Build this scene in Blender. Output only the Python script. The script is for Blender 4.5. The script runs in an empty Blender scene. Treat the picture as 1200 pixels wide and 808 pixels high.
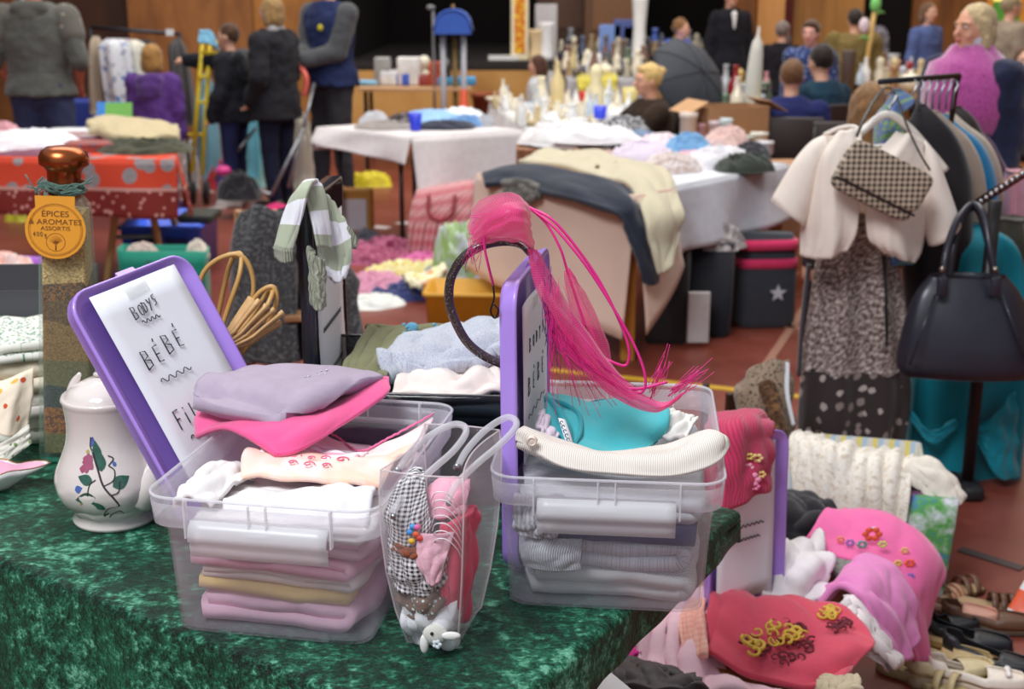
import bpy, math, random
from math import sin, cos, pi, radians, atan2, sqrt, hypot
from mathutils import Vector, Matrix, noise
from mathutils.geometry import tessellate_polygon

scene = bpy.context.scene
COL = scene.collection
RND = random.Random(7)

# ---------------------------------------------------------------- camera
CAM_Z, TILT, FPX = 1.6, radians(15.4), 1500.0
cd = bpy.data.cameras.new('camera'); cam = bpy.data.objects.new('camera', cd); COL.objects.link(cam)
cam.location = (0, 0, CAM_Z); cam.rotation_euler = (radians(90) - TILT, 0, 0)
cd.sensor_width = 36; cd.lens = 36 * FPX / 1200; cd.clip_end = 200
cd.dof.use_dof = True; cd.dof.focus_distance = 1.80; cd.dof.aperture_fstop = 5.6
scene.camera = cam
# ---------------------------------------------------------------- world, lamps, exposure
scene.view_settings.view_transform = 'Standard'; scene.view_settings.look = 'None'
scene.view_settings.gamma = 1; scene.view_settings.use_curve_mapping = False
scene.view_settings.exposure = 0.0
w = bpy.data.worlds.new('World'); scene.world = w; w.use_nodes = True
w.node_tree.nodes['Background'].inputs[0].default_value = (0.86, 0.92, 1.0, 1)
w.node_tree.nodes['Background'].inputs[1].default_value = 0.42
def area(name, loc, size, energy, target, colr=(1, 1, 1)):
    l = bpy.data.lights.new(name, 'AREA'); l.shape = 'RECTANGLE'; l.size, l.size_y = size; l.energy = energy; l.color = colr
    o = bpy.data.objects.new(name, l); COL.objects.link(o); o.location = loc
    o.rotation_euler = (Vector(target) - Vector(loc)).to_track_quat('-Z', 'Y').to_euler(); return o
area('hall_and_fill_light', (-1.8, -0.6, 5.2), (2.2, 1.8), 265, (0.1, 2.2, 0.6), (0.93, 0.96, 1.0))  # unseen fill from up-left behind the camera, added to brighten the near table
area('hall_and_fill_light', (0, 7.5, 6.5), (8, 4), 510, (0, 8, 0), (1.0, 0.95, 0.88))
area('hall_and_fill_light', (0, 12.5, 6.2), (12, 3), 400, (0, 14.5, 1), (1.0, 0.90, 0.76))
scene.cycles.transparent_max_bounces = 24
scene.cycles.max_bounces = 7
scene.cycles.use_denoising = True

# ---------------------------------------------------------------- points from the photograph's frame
def ray(px, py):
    a = (px - 600) / FPX; b = (404 - py) / FPX
    return (a, cos(TILT) + b * sin(TILT), -sin(TILT) + b * cos(TILT))
def PZ(px, py, z=0.0):
    d = ray(px, py); k = (z - CAM_Z) / d[2]; return Vector((d[0] * k, d[1] * k, z))
def V(px, py, Y):
    d = ray(px, py); k = Y / d[1]; return Vector((d[0] * k, Y, CAM_Z + d[2] * k))
def VL(l): return [V(*p) for p in l]

# ---------------------------------------------------------------- objects
WM = {}
def thing(name, label, cat, loc=(0, 0, 0), rz=0.0, group=None, tilt=None):
    o = bpy.data.objects.new(name, None); COL.objects.link(o); o.empty_display_size = .05
    o.location = loc; o.rotation_euler = (tilt[0], tilt[1], rz) if tilt else (0, 0, rz)
    WM[o.name] = Matrix.Translation(Vector(loc)) @ o.rotation_euler.to_matrix().to_4x4()
    o['label'] = label; o['category'] = cat
    if group: o['group'] = group
    return o
def solo(o, label, cat, group=None):
    o['label'] = label; o['category'] = cat
    if group: o['group'] = group
    return o
def struct(o): o['kind'] = 'structure'; return o

class MB:
    def __init__(s): s.v = []; s.f = []; s.uv = []
    def add(s, vs, fs, uvs=None):
        b = len(s.v); s.v += [Vector(p) for p in vs]; s.f += [tuple(i + b for i in f) for f in fs]
        s.uv += uvs if uvs else [(p[0] + p[1] * .37, p[2] + p[1] * .6) for p in vs]
        return s
    def xf(s, M, start=0):
        for i in range(start, len(s.v)): s.v[i] = M @ s.v[i]
        return s
    def grid(s, g, cu=False, cv=False, uvs=None):
        m, n = len(g), len(g[0]); fs = []
        for i in range(m if cu else m - 1):
            for j in range(n if cv else n - 1):
                a, b = i * n + j, i * n + (j + 1) % n; c, d = ((i + 1) % m) * n + (j + 1) % n, ((i + 1) % m) * n + j
                fs.append((a, b, c, d))
        if not uvs:
            uvs = []
            for i in range(m):
                acc = 0
                for j in range(n):
                    if j: acc += (Vector(g[i][j]) - Vector(g[i][j - 1])).length
                    up = 0 if i == 0 else uvs[(i - 1) * n + n // 2][1] + (Vector(g[i][n // 2]) - Vector(g[i - 1][n // 2])).length if j == 0 else uvs[i * n][1]
                    uvs.append((acc, up))
        return s.add([p for r in g for p in r], fs, uvs)
    def box(s, c, d, rz=0, rot=None):
        hx, hy, hz = d[0] / 2, d[1] / 2, d[2] / 2
        M = Matrix.Translation(Vector(c)) @ (rot.to_4x4() if rot else Matrix.Rotation(rz, 4, 'Z'))
        vs = [M @ Vector((x, y, z)) for x, y, z in ((-hx, -hy, -hz), (hx, -hy, -hz), (hx, hy, -hz), (-hx, hy, -hz), (-hx, -hy, hz), (hx, -hy, hz), (hx, hy, hz), (-hx, hy, hz))]
        return s.add(vs, [(0, 3, 2, 1), (4, 5, 6, 7), (0, 1, 5, 4), (1, 2, 6, 5), (2, 3, 7, 6), (3, 0, 4, 7)])
    def tube(s, pts, r, n=8, closed=False, flat=1.0):
        pts = [Vector(p) for p in pts]; m = len(pts); rr = r if isinstance(r, (list, tuple)) else [r] * m
        T = []
        for i in range(m):
            a = pts[(i - 1) % m] if closed or i else pts[0]; b = pts[(i + 1) % m] if closed or i < m - 1 else pts[-1]
            t = b - a; T.append(t.normalized() if t.length > 1e-9 else Vector((0, 0, 1)))
        up = Vector((0, 0, 1)) if abs(T[0].z) < .9 else Vector((1, 0, 0)); nn = (up - T[0] * up.dot(T[0])).normalized(); g = []
        for i in range(m):
            nn = (nn - T[i] * nn.dot(T[i])); nn = nn.normalized() if nn.length > 1e-6 else Vector((1, 0, 0))
            bb = T[i].cross(nn)
            g.append([pts[i] + (nn * cos(2 * pi * k / n) * flat + bb * sin(2 * pi * k / n)) * rr[i] for k in range(n)])
        b0 = len(s.v); s.grid(g, cu=closed, cv=True)
        if not closed:
            s.f.append(tuple(b0 + k for k in range(n))[::-1]); s.f.append(tuple(b0 + (m - 1) * n + k for k in range(n)))
        return s
    def lathe(s, prof, n=24, c=(0, 0, 0), sx=1, sy=1):
        g = [[Vector((c[0] + r * cos(2 * pi * k / n) * sx, c[1] + r * sin(2 * pi * k / n) * sy, c[2] + z)) for k in range(n)] for r, z in prof]
        b0 = len(s.v); s.grid(g, cv=True)
        if prof[0][0] > 1e-4: s.f.append(tuple(b0 + k for k in range(n))[::-1])
        if prof[-1][0] > 1e-4: s.f.append(tuple(b0 + (len(prof) - 1) * n + k for k in range(n)))
        return s
    def ball(s, c, r, n=12, m=8, rot=None):
        r = r if isinstance(r, (tuple, list)) else (r, r, r); R = rot or Matrix.Identity(3); g = []
        for i in range(m + 1):
            a = pi * i / m - pi / 2; a = max(min(a, pi / 2 - .02), -pi / 2 + .02)
            g.append([Vector(c) + R @ Vector((r[0] * cos(a) * cos(2 * pi * k / n), r[1] * cos(a) * sin(2 * pi * k / n), r[2] * sin(a))) for k in range(n)])
        b0 = len(s.v); s.grid(g, cv=True); s.f.append(tuple(b0 + k for k in range(n))[::-1]); s.f.append(tuple(b0 + m * n + k for k in range(n))); return s
    def caps(s, a, b, ra, rb, n=12):
        a = Vector(a); b = Vector(b); d = b - a; L = max(d.length, 1e-5); q = d.to_track_quat('Z', 'Y').to_matrix(); g = []
        prof = [(ra * cos(t), -ra * sin(t)) for t in (1.5, 1.15, .75, .35, 0)] + [(rb * cos(t), L + rb * sin(t)) for t in (0, .35, .75, 1.15, 1.5)]
        for r, z in prof: g.append([a + q @ Vector((r * cos(2 * pi * k / n), r * sin(2 * pi * k / n), z)) for k in range(n)])
        b0 = len(s.v); s.grid(g, cv=True); s.f.append(tuple(b0 + k for k in range(n))[::-1]); s.f.append(tuple(b0 + (len(prof) - 1) * n + k for k in range(n))); return s
    def loft(s, secs, n=32, cap=True):      # secs: (cx, cy, z, a, b, power)
        g = []
        for q in secs:
            cx, cy, z, a, b = q[:5]; p = q[5] if len(q) > 5 else 2.0; row = []
            for k in range(n):
                t = 2 * pi * k / n; ct, st = cos(t), sin(t)
                row.append(Vector((cx + a * abs(ct) ** (2 / p) * (1 if ct >= 0 else -1), cy + b * abs(st) ** (2 / p) * (1 if st >= 0 else -1), z)))
            g.append(row)
        b0 = len(s.v); s.grid(g, cv=True)
        if cap: s.f.append(tuple(b0 + k for k in range(n))[::-1]); s.f.append(tuple(b0 + (len(secs) - 1) * n + k for k in range(n)))
        return s
    def poly(s, pts, th, M):                # flat outline (x, y) extruded th in local z, then M
        n = len(pts); tri = tessellate_polygon([[Vector((p[0], p[1], 0)) for p in pts]])
        vs = [Vector((p[0], p[1], 0)) for p in pts] + [Vector((p[0], p[1], th)) for p in pts]
        fs = [tuple(t) for t in tri] + [tuple(i + n for i in t[::-1]) for t in tri] + [(i, (i + 1) % n, (i + 1) % n + n, i + n) for i in range(n)]
        return s.add([M @ v for v in vs], fs, [(p[0], p[1]) for p in pts] * 2)
    def build(s, name, mat, parent=None, smooth=True, world=False, sol=0, sub=0, bev=0, remesh=0, disp=None, off=0):
        if world and parent:
            Mi = WM[parent.name].inverted(); vs = [Mi @ p for p in s.v]
        else: vs = s.v
        me = bpy.data.meshes.new(name); me.from_pydata([tuple(p) for p in vs], [], s.f)
        ul = me.uv_layers.new(name='UVMap'); idx = [0] * len(me.loops); me.loops.foreach_get('vertex_index', idx)
        flat = []
        for i in idx: flat += s.uv[i]
        ul.data.foreach_set('uv', flat)
        if smooth: me.polygons.foreach_set('use_smooth', [True] * len(me.polygons))
        me.materials.append(mat); o = bpy.data.objects.new(name, me); COL.objects.link(o)
        if parent: o.parent = parent; WM[o.name] = WM[parent.name]
        else: WM[o.name] = Matrix.Identity(4)
        if remesh:
            m = o.modifiers.new('r', 'REMESH'); m.mode = 'VOXEL'; m.voxel_size = remesh; m.use_smooth_shade = True
            m = o.modifiers.new('s', 'SMOOTH'); m.iterations = 4; m.factor = .5
        if sol: m = o.modifiers.new('t', 'SOLIDIFY'); m.thickness = sol; m.offset = off; m.use_quality_normals = True; m.use_even_offset = False
        if bev: m = o.modifiers.new('b', 'BEVEL'); m.width = bev; m.segments = 2; m.limit_method = 'ANGLE'; m.harden_normals = False
        if sub: m = o.modifiers.new('d', 'SUBSURF'); m.levels = sub; m.render_levels = sub
        if disp:
            t = TEX.get(disp[1]) or TEX.setdefault(disp[1], mk_tex(disp[1]))
            m = o.modifiers.new('n', 'DISPLACE'); m.texture = t; m.strength = disp[0]; m.texture_coords = 'GLOBAL' if len(disp) > 2 else 'LOCAL'
        if smooth and not remesh and not sub and bev:
            pass
        return o
TEX = {}
def mk_tex(size):
    t = bpy.data.textures.new('cl', 'CLOUDS'); t.noise_scale = size; t.noise_depth = 2; return t

def cat1(p0, p1, p2, p3, t):
    return 0.5 * ((2 * p1) + (p2 - p0) * t + (2 * p0 - 5 * p1 + 4 * p2 - p3) * t * t + (3 * p1 - p0 - 3 * p2 + p3) * t ** 3)
def spline(pts, n, closed=False):
    pts = [Vector(p) for p in pts]; m = len(pts); out = []
    if m < 2: return pts
    for i in range(n):
        x = (i / n * m) if closed else i / (n - 1) * (m - 1)
        k = min(int(x), m - 1 if closed else m - 2); t = x - k
        if closed: P = [pts[(k + d) % m] for d in (-1, 0, 1, 2)]
        else:
            a, b = pts[k], pts[k + 1]; P = [pts[k - 1] if k else a * 2 - b, a, b, pts[k + 2] if k + 2 < m else b * 2 - a]
        out.append(cat1(*P, t))
    return out
def fz(x, y, z=0.0): return noise.noise(Vector((x, y, z)))
def sheet(ctrl, nu=30, nv=30, amp=.006, fu=6, fv=6, seed=0, rip=None):
    """smooth cloth through a control grid; amp wrinkles along the normal (fu, fv wrinkles across)"""
    ctrl = [[Vector(p) for p in r] for r in ctrl]
    rows = [spline(r, nv) for r in ctrl]
    cols = [spline([rows[i][j] for i in range(len(rows))], nu) for j in range(nv)]
    g = [[cols[j][i] for j in range(nv)] for i in range(nu)]
    if amp:
        h = [[None] * nv for _ in range(nu)]
        for i in range(nu):
            for j in range(nv):
                a = g[min(i + 1, nu - 1)][j] - g[max(i - 1, 0)][j]; b = g[i][min(j + 1, nv - 1)] - g[i][max(j - 1, 0)]
                N = a.cross(b); N = N.normalized() if N.length > 1e-9 else Vector((0, 0, 1))
                u, v = i / nu, j / nv
                d = 1.1 * fz(u * fu * .7 + seed, v * fv * .7, seed * 1.7) + .36 * fz(u * fu * 1.9 + v * 2, v * fv * 1.7 + seed, 5.1) + .75 * (.5 - abs(fz(u * fu * .55 + v * fv * .35 + 9, v * fv * .5 - u * fu * .3, seed)) * 3.2)
                if rip: d += rip[0] * sin(2 * pi * (v if rip[2] else u) * rip[1] + 2 * fz(u * 3, v * 3, seed))
                h[i][j] = g[i][j] + N * d * amp
        g = h
    return MB().grid(g)
def cloth(name, ctrl, mat, th=.003, parent=None, px=True, **k):
    if px: ctrl = [VL(r) for r in ctrl]
    return sheet(ctrl, **k).build(name, mat, parent, world=True, sol=th)
def folded(w, d, h, n=3, seed=0, wob=.006, nu=16, nv=22):
    """a garment folded n times: one thick ribbon going back and forth in x, swept along y; base at z=0"""
    s = h / n; path = []; R = s / 2; xa, xb = -w / 2 + R, w / 2 - R
    for i in range(n):
        z = s * (i + .5); a, b = (xb, xa) if i % 2 else (xa, xb)
        if i == 0: a -= R * .8
        for k in range(7): path.append((a + (b - a) * k / 6, z))
        if i < n - 1:
            sg = 1 if i % 2 == 0 else -1
            for k in range(1, 6): t = -pi / 2 + pi * k / 6; path.append((b + sg * cos(t) * R, z + R + sin(t) * R))
    g = []; m = len(path)
    for i, (x, z) in enumerate(path):
        row = []
        for j in range(nv):
            v = j / (nv - 1); y = (v - .5) * d
            e = 1 - .10 * abs(2 * v - 1) ** 6
            dx = wob * fz(v * 5 + seed, z * 30, x * 3); dz = wob * .9 * fz(x * 14 + seed, v * 5, seed + 3) * (z / h + .15)
            sag = -.10 * h * abs(2 * v - 1) ** 4 * (z / h)
            row.append(Vector((x * e + dx, y + wob * fz(x * 8, z * 40, seed), z + dz + sag)))
        g.append(row)
    return MB().grid(g), s * .86
def fold_obj(name, mat, loc, rz, w, d, h, n=3, seed=0, parent=None, wob=.006, tilt=None, label=None, cat=None, group=None):
    mb, th = folded(w, d, h, n, seed, wob)
    o = mb.build(name, mat, None, sol=th, sub=0)
    o.location = loc; o.rotation_euler = (tilt[0], tilt[1], rz) if tilt else (0, 0, rz)
    if label: solo(o, label, cat, group)
    return o
def crumple(w, d, h, seed=0, p=2.6, amp=.35, f=3.2, n=30, lobes=.12):
    """a heap of crumpled cloth: closed mound with ridged folds, base at z=0"""
    g = []
    for i in range(n + 1):
        r = (i / n) ** .8; row = []
        for k in range(2 * n):
            t = 2 * pi * k / (2 * n); x, y = cos(t), sin(t)
            e = 1 + lobes * fz(x * 1.7 + seed, y * 1.7, seed * 3.1) * 2
            X, Y = x * r * e, y * r * e
            wx = X + .5 * fz(X * 1.3, Y * 1.3, seed + 2); wy = Y + .5 * fz(X * 1.3, Y * 1.3, seed + 7); q = abs(fz(wx * f * .45 + seed, wy * f * 1.1, seed)); q2 = abs(fz(wx * f * 1.5, wy * f * .7 + seed, 4)); prof = max(0, 1 - r ** p)
            z = h * prof ** .6 * (1 - amp + amp * (1 - q * 3) + amp * .4 * (.5 - q2 * 2)) if i < n else 0
            row.append(Vector((X * w / 2, Y * d / 2, max(z, 0.0))))
        g.append(row)
    m = MB(); m.grid(g, cv=True); m.f.append(tuple(n * 2 * n + k for k in range(2 * n))[::-1]); return m
def heap(name, mat, loc, w, d, h, label, cat='clothes', rz=0, seed=0, group=None, **k):
    o = crumple(w, d, h, seed, **k).build(name, mat); o.location = loc; o.rotation_euler = (0, 0, rz)
    return solo(o, label, cat, group)

# ---------------------------------------------------------------- materials
def lin(c):
    f = lambda x: (x / 255 / 12.92) if x / 255 <= .04045 else ((x / 255 + .055) / 1.055) ** 2.4
    return (f(c[0]), f(c[1]), f(c[2]), 1)
class NT:
    def __init__(s, name):
        s.m = bpy.data.materials.new(name); s.m.use_nodes = True; s.t = s.m.node_tree; s.n = s.t.nodes; s.l = s.t.links
        s.p = s.n['Principled BSDF']; s.out = s.n['Material Output']
    def new(s, t, **k):
        x = s.n.new(t)
        for a, b in k.items(): setattr(x, a, b)
        return x
    def set(s, sock, v):
        if hasattr(v, 'is_output'): s.l.new(v, sock)
        else: sock.default_value = v
    def math(s, op, a, b=0.0, c=None):
        x = s.new('ShaderNodeMath', operation=op); s.set(x.inputs[0], a); s.set(x.inputs[1], b)
        if c is not None: s.set(x.inputs[2], c)
        return x.outputs[0]
    def mix(s, f, a, b):
        x = s.new('ShaderNodeMix', data_type='RGBA'); s.set(x.inputs[0], f); s.set(x.inputs[6], a); s.set(x.inputs[7], b); return x.outputs[2]
    def noise(s, vec, sc, det=3, rough=.55):
        x = s.new('ShaderNodeTexNoise'); s.set(x.inputs['Vector'], vec); x.inputs['Scale'].default_value = sc; x.inputs['Detail'].default_value = det; x.inputs['Roughness'].default_value = rough; return x.outputs[0]
    def vor(s, vec, sc, feat='F1'):
        x = s.new('ShaderNodeTexVoronoi', feature=feat); s.set(x.inputs['Vector'], vec); x.inputs['Scale'].default_value = sc; return x
    def co(s, which='UV'):
        return s.new('ShaderNodeTexCoord').outputs[which]
    def map(s, vec, sc=(1, 1, 1), rot=(0, 0, 0)):
        x = s.new('ShaderNodeMapping'); s.set(x.inputs[0], vec); x.inputs['Scale'].default_value = sc; x.inputs['Rotation'].default_value = rot; return x.outputs[0]
    def xyz(s, vec): x = s.new('ShaderNodeSeparateXYZ'); s.set(x.inputs[0], vec); return x.outputs
    def ramp(s, f, stops, const=False):
        x = s.new('ShaderNodeValToRGB'); s.set(x.inputs[0], f); e = x.color_ramp.elements
        if const: x.color_ramp.interpolation = 'CONSTANT'
        while len(e) < len(stops): e.new(.5)
        for i, (p, c) in enumerate(stops): e[i].position = p; e[i].color = c if len(c) == 4 else lin(c)
        return x.outputs[0]
    def bump(s, h, st=.3, dist=.01):
        x = s.new('ShaderNodeBump'); x.inputs['Strength'].default_value = st; x.inputs['Distance'].default_value = dist; s.set(x.inputs['Height'], h); s.l.new(x.outputs[0], s.p.inputs['Normal'])
MC = {}
def plain(c, rough=.5, metal=0, spec=.5, var=0, sc=20, coat=0, name=None):
    k = ('p', c, rough, metal, spec, var, coat)
    if k in MC: return MC[k]
    t = NT(name or 'paint'); b = t.p.inputs
    nz = t.noise(t.co('Object'), sc); v = var or .06
    t.set(b['Base Color'], t.mix(nz, lin(tuple(x * (1 - v) for x in c)), lin(tuple(min(255, x * (1 + v)) for x in c))))
    b['Roughness'].default_value = rough; b['Metallic'].default_value = metal; b['Specular IOR Level'].default_value = spec; b['Coat Weight'].default_value = coat
    MC[k] = t.m; return t.m
def fab(c, c2=None, pat=None, sc=60, c3=None, bump=.35, bsc=900, sheen=.25, rough=.9, wr=22, co='UV', th=.35):
    k = ('f', c, c2, pat, sc, c3, bump, bsc, sheen, rough, co, th)
    if k in MC: return MC[k]
    t = NT('fabric'); b = t.p.inputs; uv = t.co(co); X = t.xyz(uv); A = lin(c); B = lin(c2) if c2 else A; C = lin(c3) if c3 else B
    h = t.noise(uv, bsc / 3, 2)
    if pat == 'check':
        fu = t.math('GREATER_THAN', t.math('FRACT', t.math('MULTIPLY', X[0], sc)), .5); fv = t.math('GREATER_THAN', t.math('FRACT', t.math('MULTIPLY', X[1], sc)), .5)
        s_ = t.math('MULTIPLY', t.math('ADD', fu, fv), .5); col = t.mix(s_, A, B)
    elif pat == 'plaid':
        fu = t.math('PINGPONG', t.math('MULTIPLY', X[0], sc), .5); fv = t.math('PINGPONG', t.math('MULTIPLY', X[1], sc), .5)
        col = t.mix(t.math('ADD', fu, fv), A, B); col = t.mix(t.math('GREATER_THAN', fu, .42), col, C)
    elif pat in ('stripe', 'vstripe'):
        fr = t.math('FRACT', t.math('MULTIPLY', X[1 if pat == 'stripe' else 0], sc))
        col = t.ramp(fr, [(0, c), (.34, c2), (.67, c3 or c)], True)
    elif pat == 'dots':
        col = t.mix(t.math('LESS_THAN', t.vor(uv, sc).outputs['Distance'], th), A, B)
    elif pat == 'floral':
        v = t.vor(uv, sc); d = v.outputs['Distance']; n1 = t.noise(uv, sc * 1.8, 2)
        m1 = t.math('LESS_THAN', t.math('ADD', d, t.math('MULTIPLY', n1, .35)), th); pick = t.xyz(v.outputs['Color'])[0]
        col = t.mix(m1, A, t.mix(t.math('GREATER_THAN', pick, .5), B, C))
    elif pat == 'blotch':
        n1 = t.noise(uv, sc, 4, .6); col = t.ramp(n1, [(.38, c), (.5, c2), (.62, c3 or c)])
    elif pat == 'lace':
        v = t.vor(uv, sc); n1 = t.noise(uv, sc * .5, 3); col = t.mix(t.math('GREATER_THAN', t.math('MULTIPLY', t.math('ADD', v.outputs['Distance'], n1), 1.0), th + .5), A, B)
    else:
        n1 = t.noise(uv, wr, 3); col = t.mix(n1, lin(tuple(x * .93 for x in c)), lin(tuple(min(255, x * 1.05) for x in c)))
        if pat == 'heather': col = t.mix(t.math('GREATER_THAN', t.noise(uv, bsc * .6, 1), .55), col, B)
    if pat == 'knit' or pat == 'rib':
        s1 = t.math('SINE', t.math('MULTIPLY', X[0], sc * 6.28)); 
        if pat == 'knit': s1 = t.math('MULTIPLY', s1, t.math('SINE', t.math('MULTIPLY', X[1], sc * 6.28)))
        h = t.math('ADD', t.math('MULTIPLY', s1, .6), t.math('MULTIPLY', h, .3)); col = t.mix(t.math('MULTIPLY_ADD', s1, .5, .5), lin(tuple(x * .84 for x in c)), A)
        t.bump(h, min(.8, bump), .0025)
    else: t.bump(t.math('ADD', t.math('MULTIPLY', h, .25), t.noise(uv, wr, 3)), bump, .006)
    t.set(b['Base Color'], col); b['Roughness'].default_value = rough; b['Sheen Weight'].default_value = sheen; b['Specular IOR Level'].default_value = .2
    MC[k] = t.m; return t.m
def clear(c=(235, 238, 245), a=.25, rough=.12, haze=.0, trans=.0):
    """thin clear or milky plastic: light passes, a share scatters on the milky surface, with real gloss"""
    k = ('c', c, a, rough)
    if k in MC: return MC[k]
    t = NT('clear_plastic'); b = t.p.inputs; b['Base Color'].default_value = lin(c); b['Roughness'].default_value = rough; b['Specular IOR Level'].default_value = .6
    b['Subsurface Weight'].default_value = 0
    tr = t.new('ShaderNodeBsdfTransparent'); tl = t.new('ShaderNodeBsdfTranslucent'); tl.inputs[0].default_value = lin(c)
    m0 = t.new('ShaderNodeMixShader'); m0.inputs[0].default_value = .35; t.l.new(t.p.outputs[0], m0.inputs[1]); t.l.new(tl.outputs[0], m0.inputs[2])
    lw = t.new('ShaderNodeLayerWeight'); lw.inputs[0].default_value = .25
    f = t.math('MULTIPLY_ADD', lw.outputs['Facing'], .35 * (1 - a), a)
    m1 = t.new('ShaderNodeMixShader'); t.l.new(f, m1.inputs[0]); t.l.new(tr.outputs[0], m1.inputs[1]); t.l.new(m0.outputs[0], m1.inputs[2])
    t.l.new(m1.outputs[0], t.out.inputs[0]); MC[k] = t.m; return t.m
def wood(c, c2, sc=6, rough=.45, ax=(1, 1, .12)):
    k = ('w', c, c2, sc, rough, ax)
    if k in MC: return MC[k]
    t = NT('wood'); o = t.map(t.co('Object'), ax); n1 = t.noise(o, sc * 3, 5, .6); n2 = t.noise(o, sc * .6, 3)
    t.set(t.p.inputs['Base Color'], t.ramp(t.math('ADD', t.math('MULTIPLY', n1, .5), t.math('MULTIPLY', n2, .5)), [(.35, c2), (.6, c)])); t.p.inputs['Roughness'].default_value = rough
    t.bump(n1, .15, .004); MC[k] = t.m; return t.m
def emis(c, s):
    t = NT('light'); t.p.inputs['Emission Color'].default_value = lin(c); t.p.inputs['Emission Strength'].default_value = s; t.p.inputs['Base Color'].default_value = lin(c); return t.m
METAL = plain((170, 172, 178), .3, 1); BLACKM = plain((22, 22, 26), .35); STEELD = plain((60, 62, 68), .35, .8)

# ---------------------------------------------------------------- tables
def table_cloth(name, corners, z, drops, mat, amp=.02, fr=9, seed=0, nt=14, label='', cat='tablecloth', flare=.12, th=.003, group=None, lift=.006):
    """cloth over a four-cornered table top; drops = hem length at the start and end of each edge"""
    c = [Vector((p[0], p[1], z + lift)) for p in corners]; mb = MB()
    g = [[(c[0].lerp(c[1], i / nt)).lerp(c[3].lerp(c[2], i / nt), j / nt) for i in range(nt + 1)] for j in range(nt + 1)]
    for r in g:
        for p in r: p.z += .002 * fz(p.x * 6, p.y * 6, seed)
    mb.grid(g); cen = (c[0] + c[1] + c[2] + c[3]) / 4
    for e in range(4):
        a, b = c[e], c[(e + 1) % 4]; d = b - a; out = Vector((d.y, -d.x, 0)).normalized()
        if out.dot((a + b) / 2 - cen) < 0: out = -out
        d0, d1 = drops[e]; 
        if max(d0, d1) <= 0: continue
        n = max(12, int(d.length / .03)); m = 12; g = []
        for j in range(m + 1):
            v = j / m; row = []
            for i in range(n + 1):
                u = i / n; dr = d0 + (d1 - d0) * u; q = u * d.length
                wv = amp * (sin(q * fr * 2 + 2 * fz(q * 2, seed)) * .6 + fz(q * fr * .7, seed, v)) * v
                p = a + d * u + out * (.004 + flare * dr * v * .5 + wv + amp * v); p.z -= dr * v
                ends = (abs(u - .5) * 2) ** 8; p += out * ends * 0
                row.append(p)
            g.append(row)
        mb.grid(g)
    return solo(mb.build(name, mat, sol=th, off=1), label, cat, group)
def table(name, label, corners, z, mat, legmat, inset=.06, lw=.045, legs=True, th=.03, group=None, parent_cat='table', round_leg=False):
    c = [Vector((p[0], p[1], 0)) for p in corners]; cen = sum(c, Vector()) / 4
    t = thing(name, label, parent_cat, cen, group=group)
    mb = MB(); top = [Vector((p.x, p.y, z)) for p in c]; bot = [Vector((p.x, p.y, z - th)) for p in c]
    mb.add(top + bot, [(0, 1, 2, 3), (7, 6, 5, 4)] + [(i, i + 4, (i + 1) % 4 + 4, (i + 1) % 4) for i in range(4)])
    mb.build('tabletop', mat, t, world=True, smooth=False, bev=.004)
    if legs:
        for p in c:
            q = p + (cen - p).normalized() * inset * 1.4
            if round_leg: MB().tube([(q.x, q.y, 0), (q.x, q.y, z - th)], lw / 2, 10).build('leg', legmat, t, world=True)
            else: MB().box((q.x, q.y, (z - th) / 2), (lw, lw, z - th)).build('leg', legmat, t, world=True, smooth=False, bev=.003)
    return t
# ================================================================ the hall
t = NT('sports_floor'); o_ = t.co('Object')
n1 = t.noise(t.map(o_, (1, 1, 1)), .9, 4, .6); n2 = t.noise(o_, 9, 4, .7)
t.set(t.p.inputs['Base Color'], t.ramp(t.math('ADD', t.math('MULTIPLY', n1, .7), t.math('MULTIPLY', n2, .3)), [(.36, (104, 42, 30)), (.5, (124, 56, 42)), (.64, (138, 74, 62))]))
t.set(t.p.inputs['Roughness'], t.math('MULTIPLY_ADD', n2, .2, .30)); t.p.inputs['Specular IOR Level'].default_value = .5; t.bump(n2, .04, .002)
M_FLOOR = t.m
struct(MB().box((0, 7.5, -.05), (24, 26, .1)).build('floor', M_FLOOR, smooth=False))
def line(n, a, b, wd, c, h=.004, fixed=True):
    a, b = Vector(a), Vector(b); d = b - a; mid = (a + b) / 2
    struct(MB().box((mid.x, mid.y, h / 2), (d.length, wd, h), atan2(d.y, d.x)).build('trim_%d' % n, plain(c, .5), smooth=False))
line(1, PZ(560, 425), PZ(960, 468), .05, (205, 160, 40))
line(2, PZ(1125, 645), PZ(1198, 668), .035, (78, 66, 66), .005)
k_ = 3
for a, b in (((0, 237), (12, 236)), ((214, 235), (228, 233)), ((236, 226), (250, 225)), ((200, 252), (262, 243)), ((438, 266), (455, 268)), ((467, 263), (480, 261)), ((150, 243), (170, 246))):
    line(k_, PZ(*a), PZ(*b), .09, (215, 205, 205)); k_ += 1
line(k_, PZ(900, 380), PZ(940, 386), .04, (190, 130, 110)); k_ += 1
line(k_, PZ(360, 282), PZ(520, 300), .06, (190, 90, 50)); k_ += 1
line(k_, PZ(1010, 262), PZ(880, 455), .04, (168, 120, 100)); k_ += 1

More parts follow.
